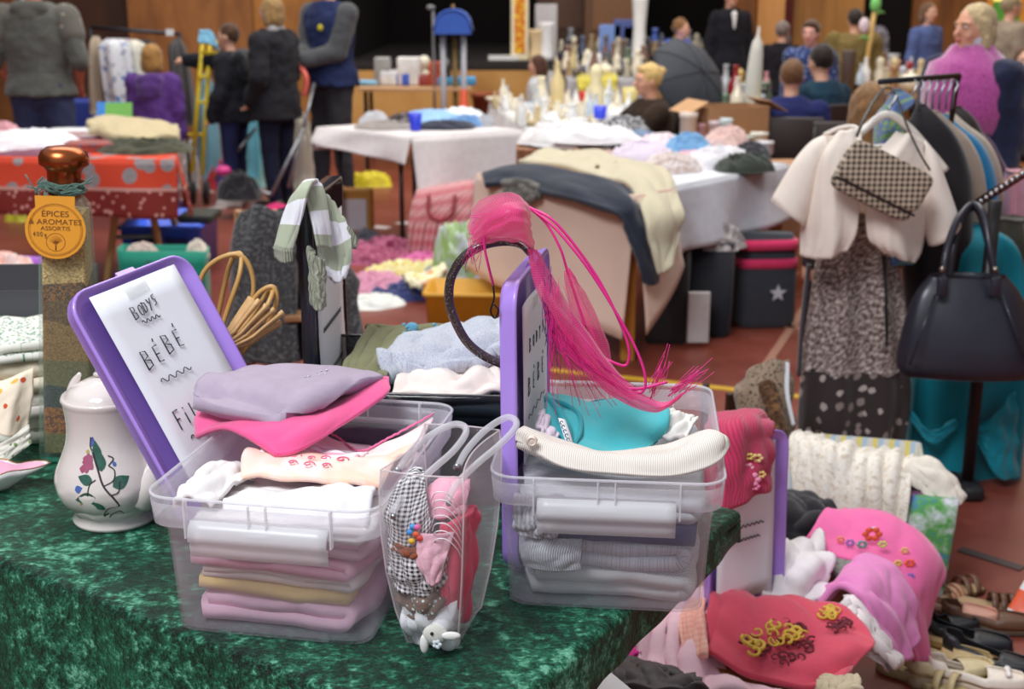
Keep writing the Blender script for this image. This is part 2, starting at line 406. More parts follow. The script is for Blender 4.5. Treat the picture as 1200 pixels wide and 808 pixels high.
WY = 15.2
W_PLY = wood((122, 76, 34), (70, 36, 14), 2.2, .5, (1, 1, .35)); W_DARK = wood((64, 34, 14), (38, 18, 8), 2.5, .5); W_TAN = wood((172, 122, 62), (120, 78, 34), 2, .5); W_STAGE = wood((196, 150, 84), (160, 112, 54), .8, .6, (1, 1, 1))
W_BLACK = fab((12, 8, 9), bump=.1, co='Object', sheen=0)
def X(px, Y=WY): return V(px, 80, Y).x
def wallseg(name, x0, x1, z0, z1, Y, mat, th=.15): return struct(MB().box(((x0 + x1) / 2, Y + th / 2, (z0 + z1) / 2), (x1 - x0, th, z1 - z0)).build(name, mat, smooth=False, bev=.01))
wallseg('wall_back_left', -9, X(27), 0, 6, WY, W_PLY)
wallseg('wall_back_niche', X(27), X(152), 0, 6, WY + .25, W_DARK)
wallseg('wall_back_panel', X(154), X(300), 0, 6, WY, wood((150, 98, 50), (98, 56, 24), 2.2, .5, (1, 1, .3)))
wallseg('wall_back_near_stage', X(300) + .01, X(415), 0, 6, WY - .05, wood((178, 120, 50), (120, 72, 26), 2.2, .5, (1, 1, .3)))
wallseg('wall_stage_front', X(415), X(846), 0, .80, 14.7, W_STAGE)
struct(MB().box(((X(415) + X(846)) / 2, 17.3, .80), (X(846) - X(415), 5.2, .10)).build('trim_stage_floor', plain((26, 20, 20), .6), smooth=False))
wallseg('wall_stage_rear', X(380, 19.8), X(900, 19.8), 0, 7, 19.8, W_BLACK)
wallseg('wall_stage_side', X(415) - .15, X(415), .8, 6, 14.7, W_BLACK, 5)
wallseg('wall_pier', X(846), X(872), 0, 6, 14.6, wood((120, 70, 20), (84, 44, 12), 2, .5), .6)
wallseg('wall_pier_painted_lit', X(872) + .01, X(903), 0, 6, 14.55, wood((205, 150, 88), (170, 112, 56), 1.5, .5), .6)  # lit side of the pier: the light is put into a paler wood colour
d = MB().box(((X(903) + X(926)) / 2, WY, 1.25), (X(926) - X(903), .06, 2.5)).build('door_1', plain((92, 22, 18), .5), smooth=False); struct(d)
MB().box((X(921), WY - .05, 1.05), (.04, .05, .14)).build('door_handle', METAL, d, smooth=False, bev=.004)
wallseg('wall_back_header', X(903), X(926), 2.5, 6, WY, W_PLY)
wallseg('wall_back_right', X(926), X(1008), 0, 6, WY, W_TAN)
wallseg('wall_back_curtain', X(1008), X(1066), 0, 6, WY + .1, W_BLACK)
wallseg('wall_back_corner', X(1066), X(1150), 0, 6, WY, wood((150, 96, 40), (90, 50, 20), 2.2, .5))
wallseg('wall_back_end', X(1150), 9, 0, 1.22, WY, wood((100, 64, 30), (60, 36, 18), 2, .5))
wd_ = MB().box(((X(1150) + 9) / 2, WY + .1, 2.2), (9 - X(1150), .04, 1.96)).build('lit_wall_glow_1', emis((250, 222, 120), 1.0), smooth=False); struct(wd_)  # lit wall beyond, its light put in as an emissive panel
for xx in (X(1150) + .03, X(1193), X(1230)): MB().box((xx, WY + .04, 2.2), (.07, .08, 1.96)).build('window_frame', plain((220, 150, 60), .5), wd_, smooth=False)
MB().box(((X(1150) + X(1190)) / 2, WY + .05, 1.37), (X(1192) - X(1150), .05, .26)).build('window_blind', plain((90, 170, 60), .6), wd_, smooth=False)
struct(MB().box((-9, 7.5, 3), (.2, 26, 6)).build('wall_left', W_PLY, smooth=False)); struct(MB().box((9, 7.5, 3), (.2, 26, 6)).build('wall_right', W_TAN, smooth=False))
# ================================================================ the near table with its velvet cloth
TZ = .75
Cn = Vector((-.052, 1.327, 0)); Ua = Vector((-.828, .561, 0)).normalized(); Va = Vector((.53, .848, 0)).normalized(); TL_, TW_ = 2.05, .815
tc = [Cn + Ua * .02 + Va * .02, Cn + Ua * .02 + Va * (TW_ - .02), Cn + Ua * TL_ + Va * (TW_ - .02), Cn + Ua * TL_ + Va * .02]
table('folding_table', 'near table under the green crushed velvet cloth', tc, TZ - .006, plain((200, 196, 188), .6), STEELD, lw=.03, inset=.22)
t = NT('crushed_velvet'); o_ = t.co('Object')
n1 = t.noise(t.map(o_, (1, 1, 1.0)), 6, 5, .7); n2 = t.noise(o_, 48, 5, .78); n3 = t.noise(t.map(o_, (1.0, 2.2, 1.6), (0, 0, .6)), 75, 3, .75)
mx = t.math('ADD', t.math('MULTIPLY', n1, .40), t.math('ADD', t.math('MULTIPLY', n2, .35), t.math('MULTIPLY', n3, .25)))
t.set(t.p.inputs['Base Color'], t.ramp(mx, [(.435, (3, 14, 11)), (.49, (7, 46, 34)), (.54, (34, 106, 80)), (.60, (122, 192, 160))]))  # mint and near-black stops put the pile's highlights and shade into the colour
t.p.inputs['Roughness'].default_value = .42; t.p.inputs['Specular IOR Level'].default_value = .35
t.p.inputs['Sheen Weight'].default_value = .35; t.p.inputs['Sheen Tint'].default_value = lin((90, 210, 160)); t.p.inputs['Sheen Roughness'].default_value = .35
t.bump(mx, .9, .02); M_VELVET = t.m
def velvet():
    # long left-front side hangs deep, the right side hangs a hand's breadth, one continuous skirt round the corner
    R = .014; N1, N2 = 118, 62; g = []
    def side(q, lo, hi, hang_lo, hang_hi): return q
    A = [-.10 + .0125 * i for i in range(9)]; A = [-.085, -.07, -.055, -.042, -.03, -.02, -.012, -.005, 0.002] + [.02 + i * (TL_ - .02) / 100 for i in range(101)]
    B = [-.42 + .014 * i for i in range(29)] + [-.012, -.005, .002] + [.016 + i * (TW_ - .032) / 46 for i in range(47)] + [TW_ - .002, TW_ + .006, TW_ + .014] + [TW_ + .02 + .02 * i for i in range(3)]
    for a in A:
        row = []
        for b in B:
            fb = a; top = Cn + Ua * max(a, 0) + Va * min(max(b, 0), TW_); z = TZ
            dn = max(0, -a); db = max(0, -b, b - TW_)
            if dn and a < -.02: dn *= .62 + .5 * (1 - min(max(b, 0), TW_) / TW_)
            hyp = dn + db if not (dn and db) else max(db, dn)
            out = Vector(); 
            if a < 0: out -= Ua
            if b < 0: out -= Va
            if b > TW_: out += Va
            if out.length: out.normalize()
            wv = .010 * sin(a * 24 + 2 * fz(a * 5, b * 3)) * min(1, db * 5) + .006 * fz(b * 14, a * 5) * min(1, dn * 20)
            p = top + out * (.006 * min(1, hyp / .012) + wv + .04 * hyp)
            z = TZ - max(0, hyp - .003) + .0018 * fz(a * 9, b * 9) * (1 if not hyp else 0)
            row.append(Vector((p.x, p.y, z)))
        g.append(row)
    return MB().grid(g).build('velvet_tablecloth', M_VELVET, sol=.0025, off=1)
solo(velvet(), 'dark green crushed velvet cloth over the near table', 'tablecloth')

def rr(hw, hd, r, n=6):
    pts = []
    for cx, cy, a0 in ((hw - r, hd - r, 0), (-hw + r, hd - r, 90), (-hw + r, -hd + r, 180), (hw - r, -hd + r, 270)):
        for i in range(n + 1): a = radians(a0 + 90 * i / n); pts.append((cx + r * cos(a), cy + r * sin(a)))
    return pts
def rings(mb, prof, cap0=False, cap1=False, M=None):
    g = [[(M @ Vector((x, y, z)) if M else Vector((x, y, z))) for x, y in rr(hw, hd, r)] for hw, hd, r, z in prof]
    b = len(mb.v); mb.grid(g, cv=True); n = len(g[0])
    if cap0: mb.f.append(tuple(b + k for k in range(n))[::-1])
    if cap1: mb.f.append(tuple(b + (len(g) - 1) * n + k for k in range(n)))
    return mb
M_BOX = clear((240, 236, 248), .08, .12); M_CLIP = clear((250, 250, 252), .55, .25); M_SMOKE = clear((34, 36, 44), .62, .1)
BH = .205
def storage_box(label, loc, rz, mat=M_BOX, sc=(1, 1, 1), clips=True, group=None):
    t = thing('storage_box', label, 'box', loc, rz, group=group); X_, Y_, Z_ = sc
    P = [(.132, .200, .026, .0), (.138, .206, .026, .004), (.144, .208, .03, .10), (.149, .209, .03, .160), (.158, .223, .034, .161), (.161, .227, .036, .196), (.164, .230, .038, .204),
         (.160, .226, .036, .206), (.152, .212, .032, .200), (.1465, .2065, .03, .157), (.1415, .2055, .03, .10), (.135, .203, .026, .007), (.130, .198, .026, .0035)]
    P = [(a * X_, b * Y_, r, z * Z_) for a, b, r, z in P]
    m = MB(); rings(m, P, True, True); m.build('tub', mat, t)
    m = MB(); m.tube([Vector((x, y, .205 * Z_)) for x, y in rr(.162 * X_, .228 * Y_, .037)], .0022, 6, closed=True); m.build('rim_bead', clear((245, 245, 250), .45, .1), t)
    m = MB(); rings(m, [(.1592 * X_, .2245 * Y_, .034, .163 * Z_), (.1618 * X_, .2282 * Y_, .0363, .196 * Z_)]); m.build('rim_band', clear((244, 244, 250), .22, .15), t, sol=.001)
    if clips:
        for s in (-1, 1):
            m = MB(); pr = [(.213, .172), (.226, .174), (.234, .166), (.236, .157), (.237, .150), (.231, .148), (.231, .139), (.229, .127), (.223, .124)]
            g = [[Vector((x, s * y * Y_, z * Z_)) for y, z in pr] for x in [(-.095 + .19 * i / 12) * X_ for i in range(13)]]
            m.grid(g); c = m.build('clip_handle', M_CLIP, t, sol=.003)
            m = MB()
            for xx in (-.012, .012): m.box((xx * X_, s * .229 * Y_, .182 * Z_), (.002, .005, .04 * Z_))
            m.box((0, s * .2335 * Y_, .163 * Z_), (.026, .003, .003)); m.build('latch_rib', M_CLIP, c, smooth=False)
            for xx in (-.100, .100): MB().box((xx * X_, s * .2285 * Y_, .178 * Z_), (.0022, .010, .052 * Z_)).build('hinge_rib', M_CLIP, t, smooth=False)
    return t
B1 = (-.290, 1.770, TZ + .003); R1 = radians(-10.5); B2 = (.152, 1.857, TZ + .003); R2 = radians(-5.8)
MB1 = Matrix.Translation(B1) @ Matrix.Rotation(R1, 4, 'Z'); MB2 = Matrix.Translation(B2) @ Matrix.Rotation(R2, 4, 'Z')
storage_box('milky clear storage box heaped with pink baby clothes', B1, R1)
storage_box('milky clear storage box with grey knitwear and a teal top', B2, R2)

# ---- clothes folded inside the first box (from the bottom up)
def inbox(MBX, rz, name, mat, x, y, z, w, d, h, n, label, seed, tx=0, group=None, wob=.011):
    p = MBX @ Vector((x, y, z)); mb, th = folded(w, d, h, n, seed, wob)
    o = mb.build(name, mat, sol=th); o.matrix_basis = Matrix.Translation(p) @ Matrix.Rotation(rz, 4, 'Z') @ Matrix.Rotation(tx, 4, 'Y')
    return solo(o, label, 'clothes', group)
GB = None
inbox(MB1, R1, 'folded_bodysuit', fab((244, 200, 222), sheen=.15), -.004, 0, .006, .236, .35, .040, 2, 'pale pink folded bodysuit at the very bottom of the left clear box', 1, .03)
inbox(MB1, R1, 'folded_bodysuit', fab((250, 214, 140)), -.006, 0, .048, .240, .35, .018, 1, 'yellow folded bodysuit low in the left clear box', 2, .05)
inbox(MB1, R1, 'folded_bodysuit', fab((240, 228, 222)), .0, 0, .067, .24, .35, .020, 2, 'cream folded vest above the yellow one in the left box', 3, .05)
inbox(MB1, R1, 'folded_bodysuit', fab((246, 190, 208)), -.006, 0, .086, .255, .36, .030, 2, 'rose pink folded bodysuit halfway up the left clear box', 4, .04)
inbox(MB1, R1, 'folded_bodysuit', fab((246, 208, 222)), .004, 0, .117, .255, .36, .032, 2, 'light pink folded sleepsuit under the white ones in the left box', 5, .02)
def loc1(x, y, z): return MB1 @ Vector((x, y, z))
def loc2(x, y, z): return MB2 @ Vector((x, y, z))
def cl_local(name, MX, ctrl, mat, th, label, **k):
    o = sheet([[MX @ Vector(p) for p in r] for r in ctrl], **k).build(name, mat, sol=th); return solo(o, label, 'clothes')
inbox(MB1, R1, 'folded_bodysuit', fab((240, 236, 234)), .01, -.12, .145, .26, .15, .024, 2, 'white folded vest at the front of the left clear box', 6, .02, wob=.01)
cl_local('white_vest', MB1, [[(-.06, -.195, .158), (0, -.197, .160), (.07, -.197, .166), (.135, -.185, .162)], [(-.08, -.14, .172), (0, -.14, .178), (.07, -.13, .190), (.125, -.12, .186)], [(-.07, -.09, .166), (0, -.09, .172), (.06, -.09, .18), (.12, -.08, .17)]], fab((238, 234, 236)), .008, 'bright white crumpled vest along the front rim of the left box', amp=.005)
cl_local('baby_vest', MB1, [[(-.075, -.10, .188), (-.02, -.11, .196), (.06, -.11, .196), (.13, -.10, .186)], [(-.085, -.05, .205), (-.02, -.05, .204), (.05, -.045, .200), (.13, -.04, .196)], [(-.06, .01, .19), (0, .0, .186), (.07, .0, .186), (.14, .03, .196)], [(-.05, .06, .165), (0, .06, .16), (.07, .05, .17), (.145, .09, .185)]], fab((252, 226, 222), (250, 206, 180), 'blotch', 5, (252, 238, 240)), .007, 'cream and peach baby vest with pink curly print in the left box', amp=.004)
# curly print and the picot edge of that vest
m = MB()
for cx, cy, r in ((-.01, -.055, .010), (.015, -.058, .006), (.035, -.055, .008), (.06, -.056, .010), (-.005, -.08, .007), (.045, -.082, .007), (.02, -.083, .009)):
    sp = [loc1(cx + r * (1 - a / 9) * cos(a), cy + r * (1 - a / 9) * sin(a), .2095) for a in [i * .45 for i in range(17)]]; m.tube(sp, .0011, 5)
vest = [o for o in bpy.data.objects if o.name.startswith('baby_vest')][0]
m.build('curly_print', fab((238, 120, 150)), vest)
cl_local('white_bodysuit', MB1, [[(-.145, -.17, .165), (-.12, -.18, .19), (-.085, -.18, .175)], [(-.14, -.12, .18), (-.11, -.11, .205), (-.075, -.12, .185)], [(-.13, -.06, .165), (-.10, -.05, .19), (-.07, -.06, .17)]], fab((238, 234, 232)), .007, 'white bodysuit with a tiny brown motif, front left corner of the left box', amp=.005)
cl_local('striped_vest', MB1, [[(-.06, -.08, .19), (0, -.07, .185), (.06, -.06, .185)], [(-.065, -.02, .215), (.0, -.02, .20), (.07, -.01, .195)], [(-.05, .04, .205), (.0, .05, .185), (.07, .06, .165)]], fab((250, 236, 242), (242, 170, 190), 'stripe', 26, (252, 244, 246)), .006, 'white vest with fine pink stripes beneath the hot pink top', amp=.004)
pb = [loc1(*p) for p in ((-.02, .085, .185), (.02, .05, .178), (.06, .03, .178), (.09, .045, .186), (.11, .075, .20))]
cl_local('scalloped_vest', MB1, [[(-.05, .12, .19), (0, .10, .178), (.05, .06, .172), (.09, .09, .186), (.145, .14, .21)], [(-.06, .07, .20), (0, .04, .186), (.05, .01, .18), (.10, .03, .19), (.145, .06, .20)], [(-.05, .0, .19), (0, -.01, .184), (.05, -.03, .18), (.10, -.02, .18), (.14, 0, .18)]], fab((248, 222, 218)), .006, 'peach vest with a pink scalloped neckline at the back of the left box', amp=.003)
m = MB(); sp = spline([loc1(*p) for p in ((-.05, .12, .194), (0, .10, .182), (.05, .06, .176), (.09, .09, .190), (.145, .14, .214))], 60)
m.tube([p + Vector((0, 0, .002 + .002 * abs(sin(i * 1.2)))) for i, p in enumerate(sp)], .0018, 6)
sv = [o for o in bpy.data.objects if o.name.startswith('scalloped_vest')][0]; m.build('picot_edge', fab((236, 120, 165)), sv)
# hot pink top and mauve top flung over the back left corner
o = cloth('hot_pink_shirt', [[(228, 512, 1.83), (262, 506, 1.78), (300, 520, 1.73), (322, 534, 1.71)],
    [(232, 488, 1.88), (290, 490, 1.80), (345, 500, 1.75), (352, 528, 1.72)],
    [(262, 470, 1.95), (330, 478, 1.88), (395, 480, 1.84), (398, 500, 1.79)],
    [(320, 455, 2.0), (380, 455, 1.97), (430, 452, 1.94), (452, 465, 1.90)],
    [(360, 446, 2.02), (400, 444, 2.0), (440, 442, 1.98), (456, 446, 1.96)]], fab((244, 92, 150), sheen=.4), .007, amp=.006, fu=4, fv=3)
solo(o, 'hot pink cotton top hanging over the left box under the mauve one', 'clothes')
o = cloth('mauve_shirt', [[(226, 470, 1.86), (262, 488, 1.80), (306, 494, 1.77), (330, 492, 1.765)],
    [(240, 455, 1.90), (290, 462, 1.84), (345, 474, 1.80), (372, 478, 1.81)],
    [(272, 440, 1.95), (330, 446, 1.90), (380, 452, 1.87), (412, 458, 1.87)],
    [(320, 433, 2.0), (370, 434, 1.98), (420, 438, 1.97), (448, 446, 1.95)]], fab((174, 158, 176), sheen=.2, wr=30), .020, amp=.007, fu=5, fv=3)
solo(o, 'mauve cotton top with faint silver print crowning the left box', 'clothes')
m = MB(); rn = random.Random(3)
for i in range(26): p = V(330 + i * 2.3 + rn.uniform(-2, 2), 462 - i * .9 + rn.uniform(-3, 3), 1.872 + i * .0022); m.box(p + Vector((0, -.008, .012)), (.003, .0015, .0018), rz=rn.random())
m.build('silver_print', plain((225, 222, 228), .3, .6), o)
cl_local('grey_lining', MB1, [[(-.06, .20, .16), (0, .20, .165), (.06, .20, .165), (.12, .19, .16)], [(-.05, .17, .13), (0, .17, .13), (.06, .16, .13), (.12, .16, .13)], [(-.05, .10, .15), (0, .09, .145), (.06, .08, .14), (.12, .1, .15)]], fab((92, 90, 104)), .006, 'charcoal garment at the back of the left box behind the vests', amp=.004)

# ---- second box
inbox(MB2, R2, 'folded_knit', fab((236, 238, 238), pat='knit', sc=150, bump=.6), .0, 0, .006, .25, .35, .048, 2, 'chunky pale grey rib knit at the bottom of the right clear box', 11, .02)
inbox(MB2, R2, 'folded_knit', fab((212, 214, 222), (176, 178, 190), 'heather', bump=.4), -.004, -.005, .056, .255, .36, .048, 2, 'heather grey jumper with ribbed cuff in the right box', 12, .03)
inbox(MB2, R2, 'folded_knit', fab((72, 80, 122)), .02, 0, .100, .25, .385, .032, 1, 'navy blue folded top halfway up the right box', 13, .05)
inbox(MB2, R2, 'folded_knit', fab((214, 216, 222), pat='rib', sc=220, bump=.4), .0, 0, .132, .27, .37, .036, 2, 'silver grey knit under the cream cardigan in the right box', 14, .03)
m = MB(); m.xf(Matrix.Identity(4)); cuffp = [MB2 @ Vector((-.095 + .05 * i / 10, -.190, .083 + .010 * sin(i))) for i in range(11)]
o = cl_local('grey_sleeve', MB2, [[(-.115, -.196, .060), (-.085, -.203, .058), (-.06, -.203, .058), (-.035, -.198, .060)], [(-.118, -.200, .085), (-.09, -.207, .085), (-.06, -.207, .085), (-.035, -.200, .085)], [(-.112, -.195, .105), (-.085, -.200, .107), (-.06, -.200, .105), (-.035, -.192, .102)]], fab((206, 208, 216), pat='rib', sc=300, bump=.6), .008, 'grey ribbed cuff folded forward in the right box', amp=.001)
o = cl_local('grey_cardigan', MB2, [[(-.125, -.195, .110), (-.10, -.205, .108), (-.07, -.202, .112)], [(-.13, -.200, .135), (-.10, -.209, .135), (-.065, -.203, .137)], [(-.13, -.197, .168), (-.10, -.203, .170), (-.06, -.197, .170)]], fab((200, 200, 208), pat='rib', sc=200), .010, 'grey cardigan front with a small pearl button in the right box', amp=.003)
m = MB(); m.ball(MB2 @ Vector((-.078, -.216, .128)), (.006, .003, .006)); m.build('pearl_button', plain((232, 230, 232), .2, coat=1), o)
o = cloth('cream_cardigan', [[(606, 520, 1.70), (660, 548, 1.68), (720, 556, 1.67), (790, 558, 1.66), (838, 544, 1.67), (848, 524, 1.71)],
    [(604, 512, 1.71), (660, 530, 1.69), (720, 540, 1.68), (790, 538, 1.67), (836, 520, 1.69), (848, 514, 1.72)],
    [(611, 508, 1.73), (660, 527, 1.71), (720, 537, 1.70), (780, 531, 1.70), (825, 513, 1.72), (842, 515, 1.74)],
    [(618, 506, 1.76), (668, 525, 1.73), (720, 536, 1.72), (775, 528, 1.73), (818, 510, 1.76), (838, 512, 1.76)]], fab((255, 246, 234), pat='rib', sc=330, bump=.2), .014, amp=.003, fu=3, fv=5)
solo(o, 'cream fine-ribbed cardigan with a button along the front of the right box', 'clothes')
m = MB(); bt = V(623, 517, 1.685); m.ball(bt, (.0085, .004, .0085)); m.tube([bt + Vector((.006 * cos(a), -.003, .006 * sin(a))) for a in [i * .63 for i in range(10)]], .0016, 6, closed=True); m.build('button', plain((244, 226, 210), .3, coat=.6), o)
o = cloth('teal_shirt', [[(652, 528, 1.76), (672, 536, 1.75), (715, 538, 1.745), (755, 530, 1.76), (770, 516, 1.79)],
    [(640, 498, 1.80), (668, 510, 1.79), (710, 514, 1.79), (755, 506, 1.80), (782, 500, 1.82)],
    [(636, 472, 1.86), (662, 484, 1.85), (700, 488, 1.85), (750, 482, 1.86), (784, 482, 1.86)],
    [(640, 462, 1.92), (670, 470, 1.91), (705, 476, 1.90), (745, 474, 1.90), (778, 478, 1.88)]], fab((72, 186, 194), (84, 198, 206), sheen=.3, wr=14), .009, amp=.007, fu=3, fv=4)
solo(o, 'turquoise T-shirt with a printed neck label on the right box', 'clothes')
m = MB(); m.tube(spline(VL([(640, 468, 1.845), (654, 480, 1.825), (664, 500, 1.79), (668, 522, 1.76), (660, 534, 1.745)]), 24), .0052, 8); m.tube(spline(VL([(640, 468, 1.845), (662, 474, 1.85), (678, 486, 1.83), (680, 506, 1.79), (670, 526, 1.75)]), 24), .0038, 8); m.build('neck_binding', fab((50, 160, 172)), o)
m = MB(); m.grid([VL([(654, 490, 1.78), (662, 492, 1.78)]), VL([(659, 506, 1.765), (668, 508, 1.765)]), VL([(664, 522, 1.745), (672, 521, 1.745)])]); lb = m.build('neck_label', plain((238, 240, 244), .5), o, sol=.0012)
m = MB(); rn = random.Random(5)
for i in range(5): p = V(658 + i * 1.9, 495 + i * 5, 1.771 - i * .0055); m.tube([p + Vector((.002 * cos(a), -.0022, .0024 * sin(a))) for a in [k * .8 for k in range(7)]], .0007, 4)
m.build('label_print', plain((40, 60, 120), .5), lb)
o = cl_local('teal_sleeve', MB2, [[(-.09, .14, .18), (-.03, .16, .19), (.04, .17, .19), (.09, .17, .188)], [(-.10, .10, .18), (-.03, .12, .188), (.04, .12, .19), (.09, .13, .185)]], fab((22, 122, 140)), .008, 'dark teal garment just behind the turquoise T-shirt', amp=.004)
o = cloth('white_shirt', [[(752, 504, 1.83), (775, 512, 1.80), (800, 520, 1.78)], [(776, 482, 1.90), (796, 490, 1.88), (812, 500, 1.86)], [(790, 488, 2.0), (804, 486, 1.98), (815, 494, 1.95)]], fab((250, 244, 238)), .005, amp=.006); solo(o, 'white garment between the turquoise top and the right rim', 'clothes')
o = cloth('lilac_shirt', [[(630, 500, 1.77), (640, 512, 1.76), (650, 522, 1.75)], [(632, 484, 1.81), (642, 494, 1.80), (652, 512, 1.78)], [(640, 480, 1.86), (648, 488, 1.85), (654, 500, 1.83)]], fab((226, 212, 226)), .006, amp=.004); solo(o, 'pale lilac garment squeezed beside the upright purple lid', 'clothes')

# ---------------------------------------------------------------- lids with paper signs
M_PURP = plain((182, 146, 238), .28, coat=.2, var=.02); M_PAPER = plain((238, 240, 246), .75, var=.01); M_INK = plain((34, 34, 48), .6)
def thingM(name, label, cat, M, group=None):
    o = bpy.data.objects.new(name, None); COL.objects.link(o); o.empty_display_size = .05; o.matrix_basis = M; WM[o.name] = M.copy(); o['label'] = label; o['category'] = cat
    if group: o['group'] = group
    return o
STK = {'B': [[(0, 0), (0, 1.2), (.5, 1.1), (.55, .8), (.1, .65), (.6, .5), (.6, .15), (0, 0)]], 'O': [[(.5 + .3 * cos(a), .5 + .5 * sin(a)) for a in [i * .628 for i in range(11)]]],
       'D': [[(.1, 0), (.1, 1)], [(-.05, 1), (.5, .85), (.6, .45), (.4, .05), (0, 0)]], 'Y': [[(.05, 1), (.3, .5)], [(.65, 1), (.1, -.15)]], 'S': [[(.6, 1), (.2, .95), (.15, .65), (.5, .5), (.5, .15), (.1, 0)]],
       'E': [[(.5, 1), (.05, 1), (.05, 0), (.5, 0)], [(.05, .5), (.42, .5)]], 'F': [[(.05, 0), (.05, 1.2), (.55, 1.2)], [(.05, .65), (.4, .65)]], 'I': [[(.2, 0), (.2, .75)], [(.2, .98), (.22, 1.04)]], 'L': [[(.05, 1), (.05, 0), (.5, 0)]],
       'g': [[(.5, .5), (.1, .5), (.1, .1), (.5, .1), (.5, .6), (.5, -.4), (.1, -.4)]], '4': [[(.4, 0), (.4, 1), (0, .4), (.6, .4)]], '0': [[(.3 + .25 * cos(a), .5 + .5 * sin(a)) for a in [i * .7 for i in range(10)]]]}
def write(mb, txt, x, y, h, dx, n0, r=.0009, rise=0):
    own = not isinstance(mb, MB); par = mb; mb = MB() if own else mb
    rn = random.Random(len(txt))
    for i, ch in enumerate(txt):
        acc = ch == 'É'; ch = 'E' if acc else ch
        for st in STK.get(ch, []): mb.tube([(x + i * dx + p[0] * h * .8, y + rise * i + p[1] * h + rn.uniform(-.0006, .0006), n0) for p in st], r, 5)
        if acc: mb.tube([(x + i * dx + .3 * h, y + rise * i + 1.25 * h, n0), (x + i * dx + .36 * h, y + rise * i + 1.45 * h, n0)], r, 5)
    if own: mb.build('handwritten_word', M_INK, par)
def squig(par, x0, x1, y, n, a, n0, r=.0009): MB().tube([(x0 + (x1 - x0) * i / (n * 6), y + a * sin(i / 6 * 2 * pi) + .2 * a * sin(i), n0) for i in range(n * 6 + 1)], r, 5).build('wavy_underline', M_INK, par)
def box_lid(label, O, S, T, w, h, paper, words_):
    S = S.normalized(); T = (T - S * T.dot(S)).normalized(); N = S.cross(T)
    M = Matrix(((S.x, T.x, N.x, O.x), (S.y, T.y, N.y, O.y), (S.z, T.z, N.z, O.z), (0, 0, 0, 1)))
    t = thingM('box_lid', label, 'lid', M); C_ = Matrix.Translation((w / 2, h / 2, 0)); a, b = w / 2, h / 2
    m = MB(); rings(m, [(a - .012, b - .012, .03, 0.0), (a - .006, b - .006, .035, .001), (a - .003, b - .003, .037, .006), (a - .003, b - .003, .037, .018), (a, b, .04, .020), (a, b, .04, .026), (a - .004, b - .004, .037, .026), (a - .006, b - .006, .036, .022), (a - .014, b - .014, .03, .020), (a - .020, b - .020, .026, .010), (a - .026, b - .026, .022, .009), (a - .03, b - .03, .02, .004)], True, True, C_)
    m.build('lid_shell', M_PURP, t)
    for s, q in ((0, w * .5), (1, w * .5)):
        m = MB(); m.add([C_ @ Vector(v) for v in [(-.02, (b - .003) * (1 if s else -1), .016), (.02, (b - .003) * (1 if s else -1), .016), (.02, (b + .006) * (1 if s else -1), .020), (-.02, (b + .006) * (1 if s else -1), .020), (-.02, (b - .003) * (1 if s else -1), .025), (.02, (b - .003) * (1 if s else -1), .025)]], [(0, 1, 2, 3), (3, 2, 5, 4), (0, 3, 4), (1, 5, 2)])
        m.build('latch_lip', M_PURP, t, smooth=False)
    x0, y0, x1, y1 = paper
    g = [[(x0 + (x1 - x0) * i / 8, y0 + (y1 - y0) * j / 10, .0265 + .0015 * sin(i * .8 + j * .3)) for i in range(9)] for j in range(11)]
    pp = MB().grid(g).build('paper_sign', M_PAPER, t, sol=.0006)
    words_(pp)
    m = MB().box(((x0 + x1) / 2 - .005, y1 - .014, .0290), (.05, .018, .0004)); m.build('tape_strip', clear((240, 240, 236), .2, .3), pp, smooth=False)
    return t
TLp = V(78, 350, 1.86); mid = V(186, 566, 1.80); Td = TLp - mid; O1 = mid - Td * ((mid.z - .757) / Td.z); TRp = V(212, 298, 2.10); L1 = (TLp - O1).length
def w1(m):
    write(m, 'BODYS', .100, .384, .017, .0125, .0292, .0009, .0022); squig(m, .109, .150, .376, 4, .0025, .0292)
    write(m, 'BÉBÉ', .074, .306, .026, .027, .0292, .0011, .0042); squig(m, .084, .155, .282, 4, .0035, .0292)
    write(m, 'FILLE', .073, .202, .026, .019, .0292, .0011, .003); squig(m, .082, .170, .184, 5, .0035, .0292)
box_lid('purple lid leaning left of the pink clothes, signed BODYS BÉBÉ FILLE', O1, TRp - TLp, Td, .275, L1, (.040, .05, .236, .442), w1)
O2 = V(583, 338, 1.74); O2.z = .765; O2.x += .004; T2 = V(583, 334, 1.74) - O2
S2 = Vector((.055, .30, 0))
def w2(m):
    write(m, 'BODYS', .09, .32, .018, .030, .0292, .0006); write(m, 'BÉBÉ', .08, .255, .024, .042, .0292, .0007); squig(m, .08, .23, .22, 4, .0035, .0292, .0006); squig(m, .09, .22, .085, 4, .0035, .0292, .0006)
    for i in range(4): MB().tube([(.10 + i * .03, .125 + (i % 2) * .014, .0292), (.115 + i * .03, .135, .0292), (.11 + i * .03, .115, .0292)], .0006, 5).build('pen_stroke', M_INK, m)
box_lid('purple lid standing edge-on in the right box with a handwritten paper', O2, S2, T2, .31, T2.length, (.045, .05, .262, .40), w2)

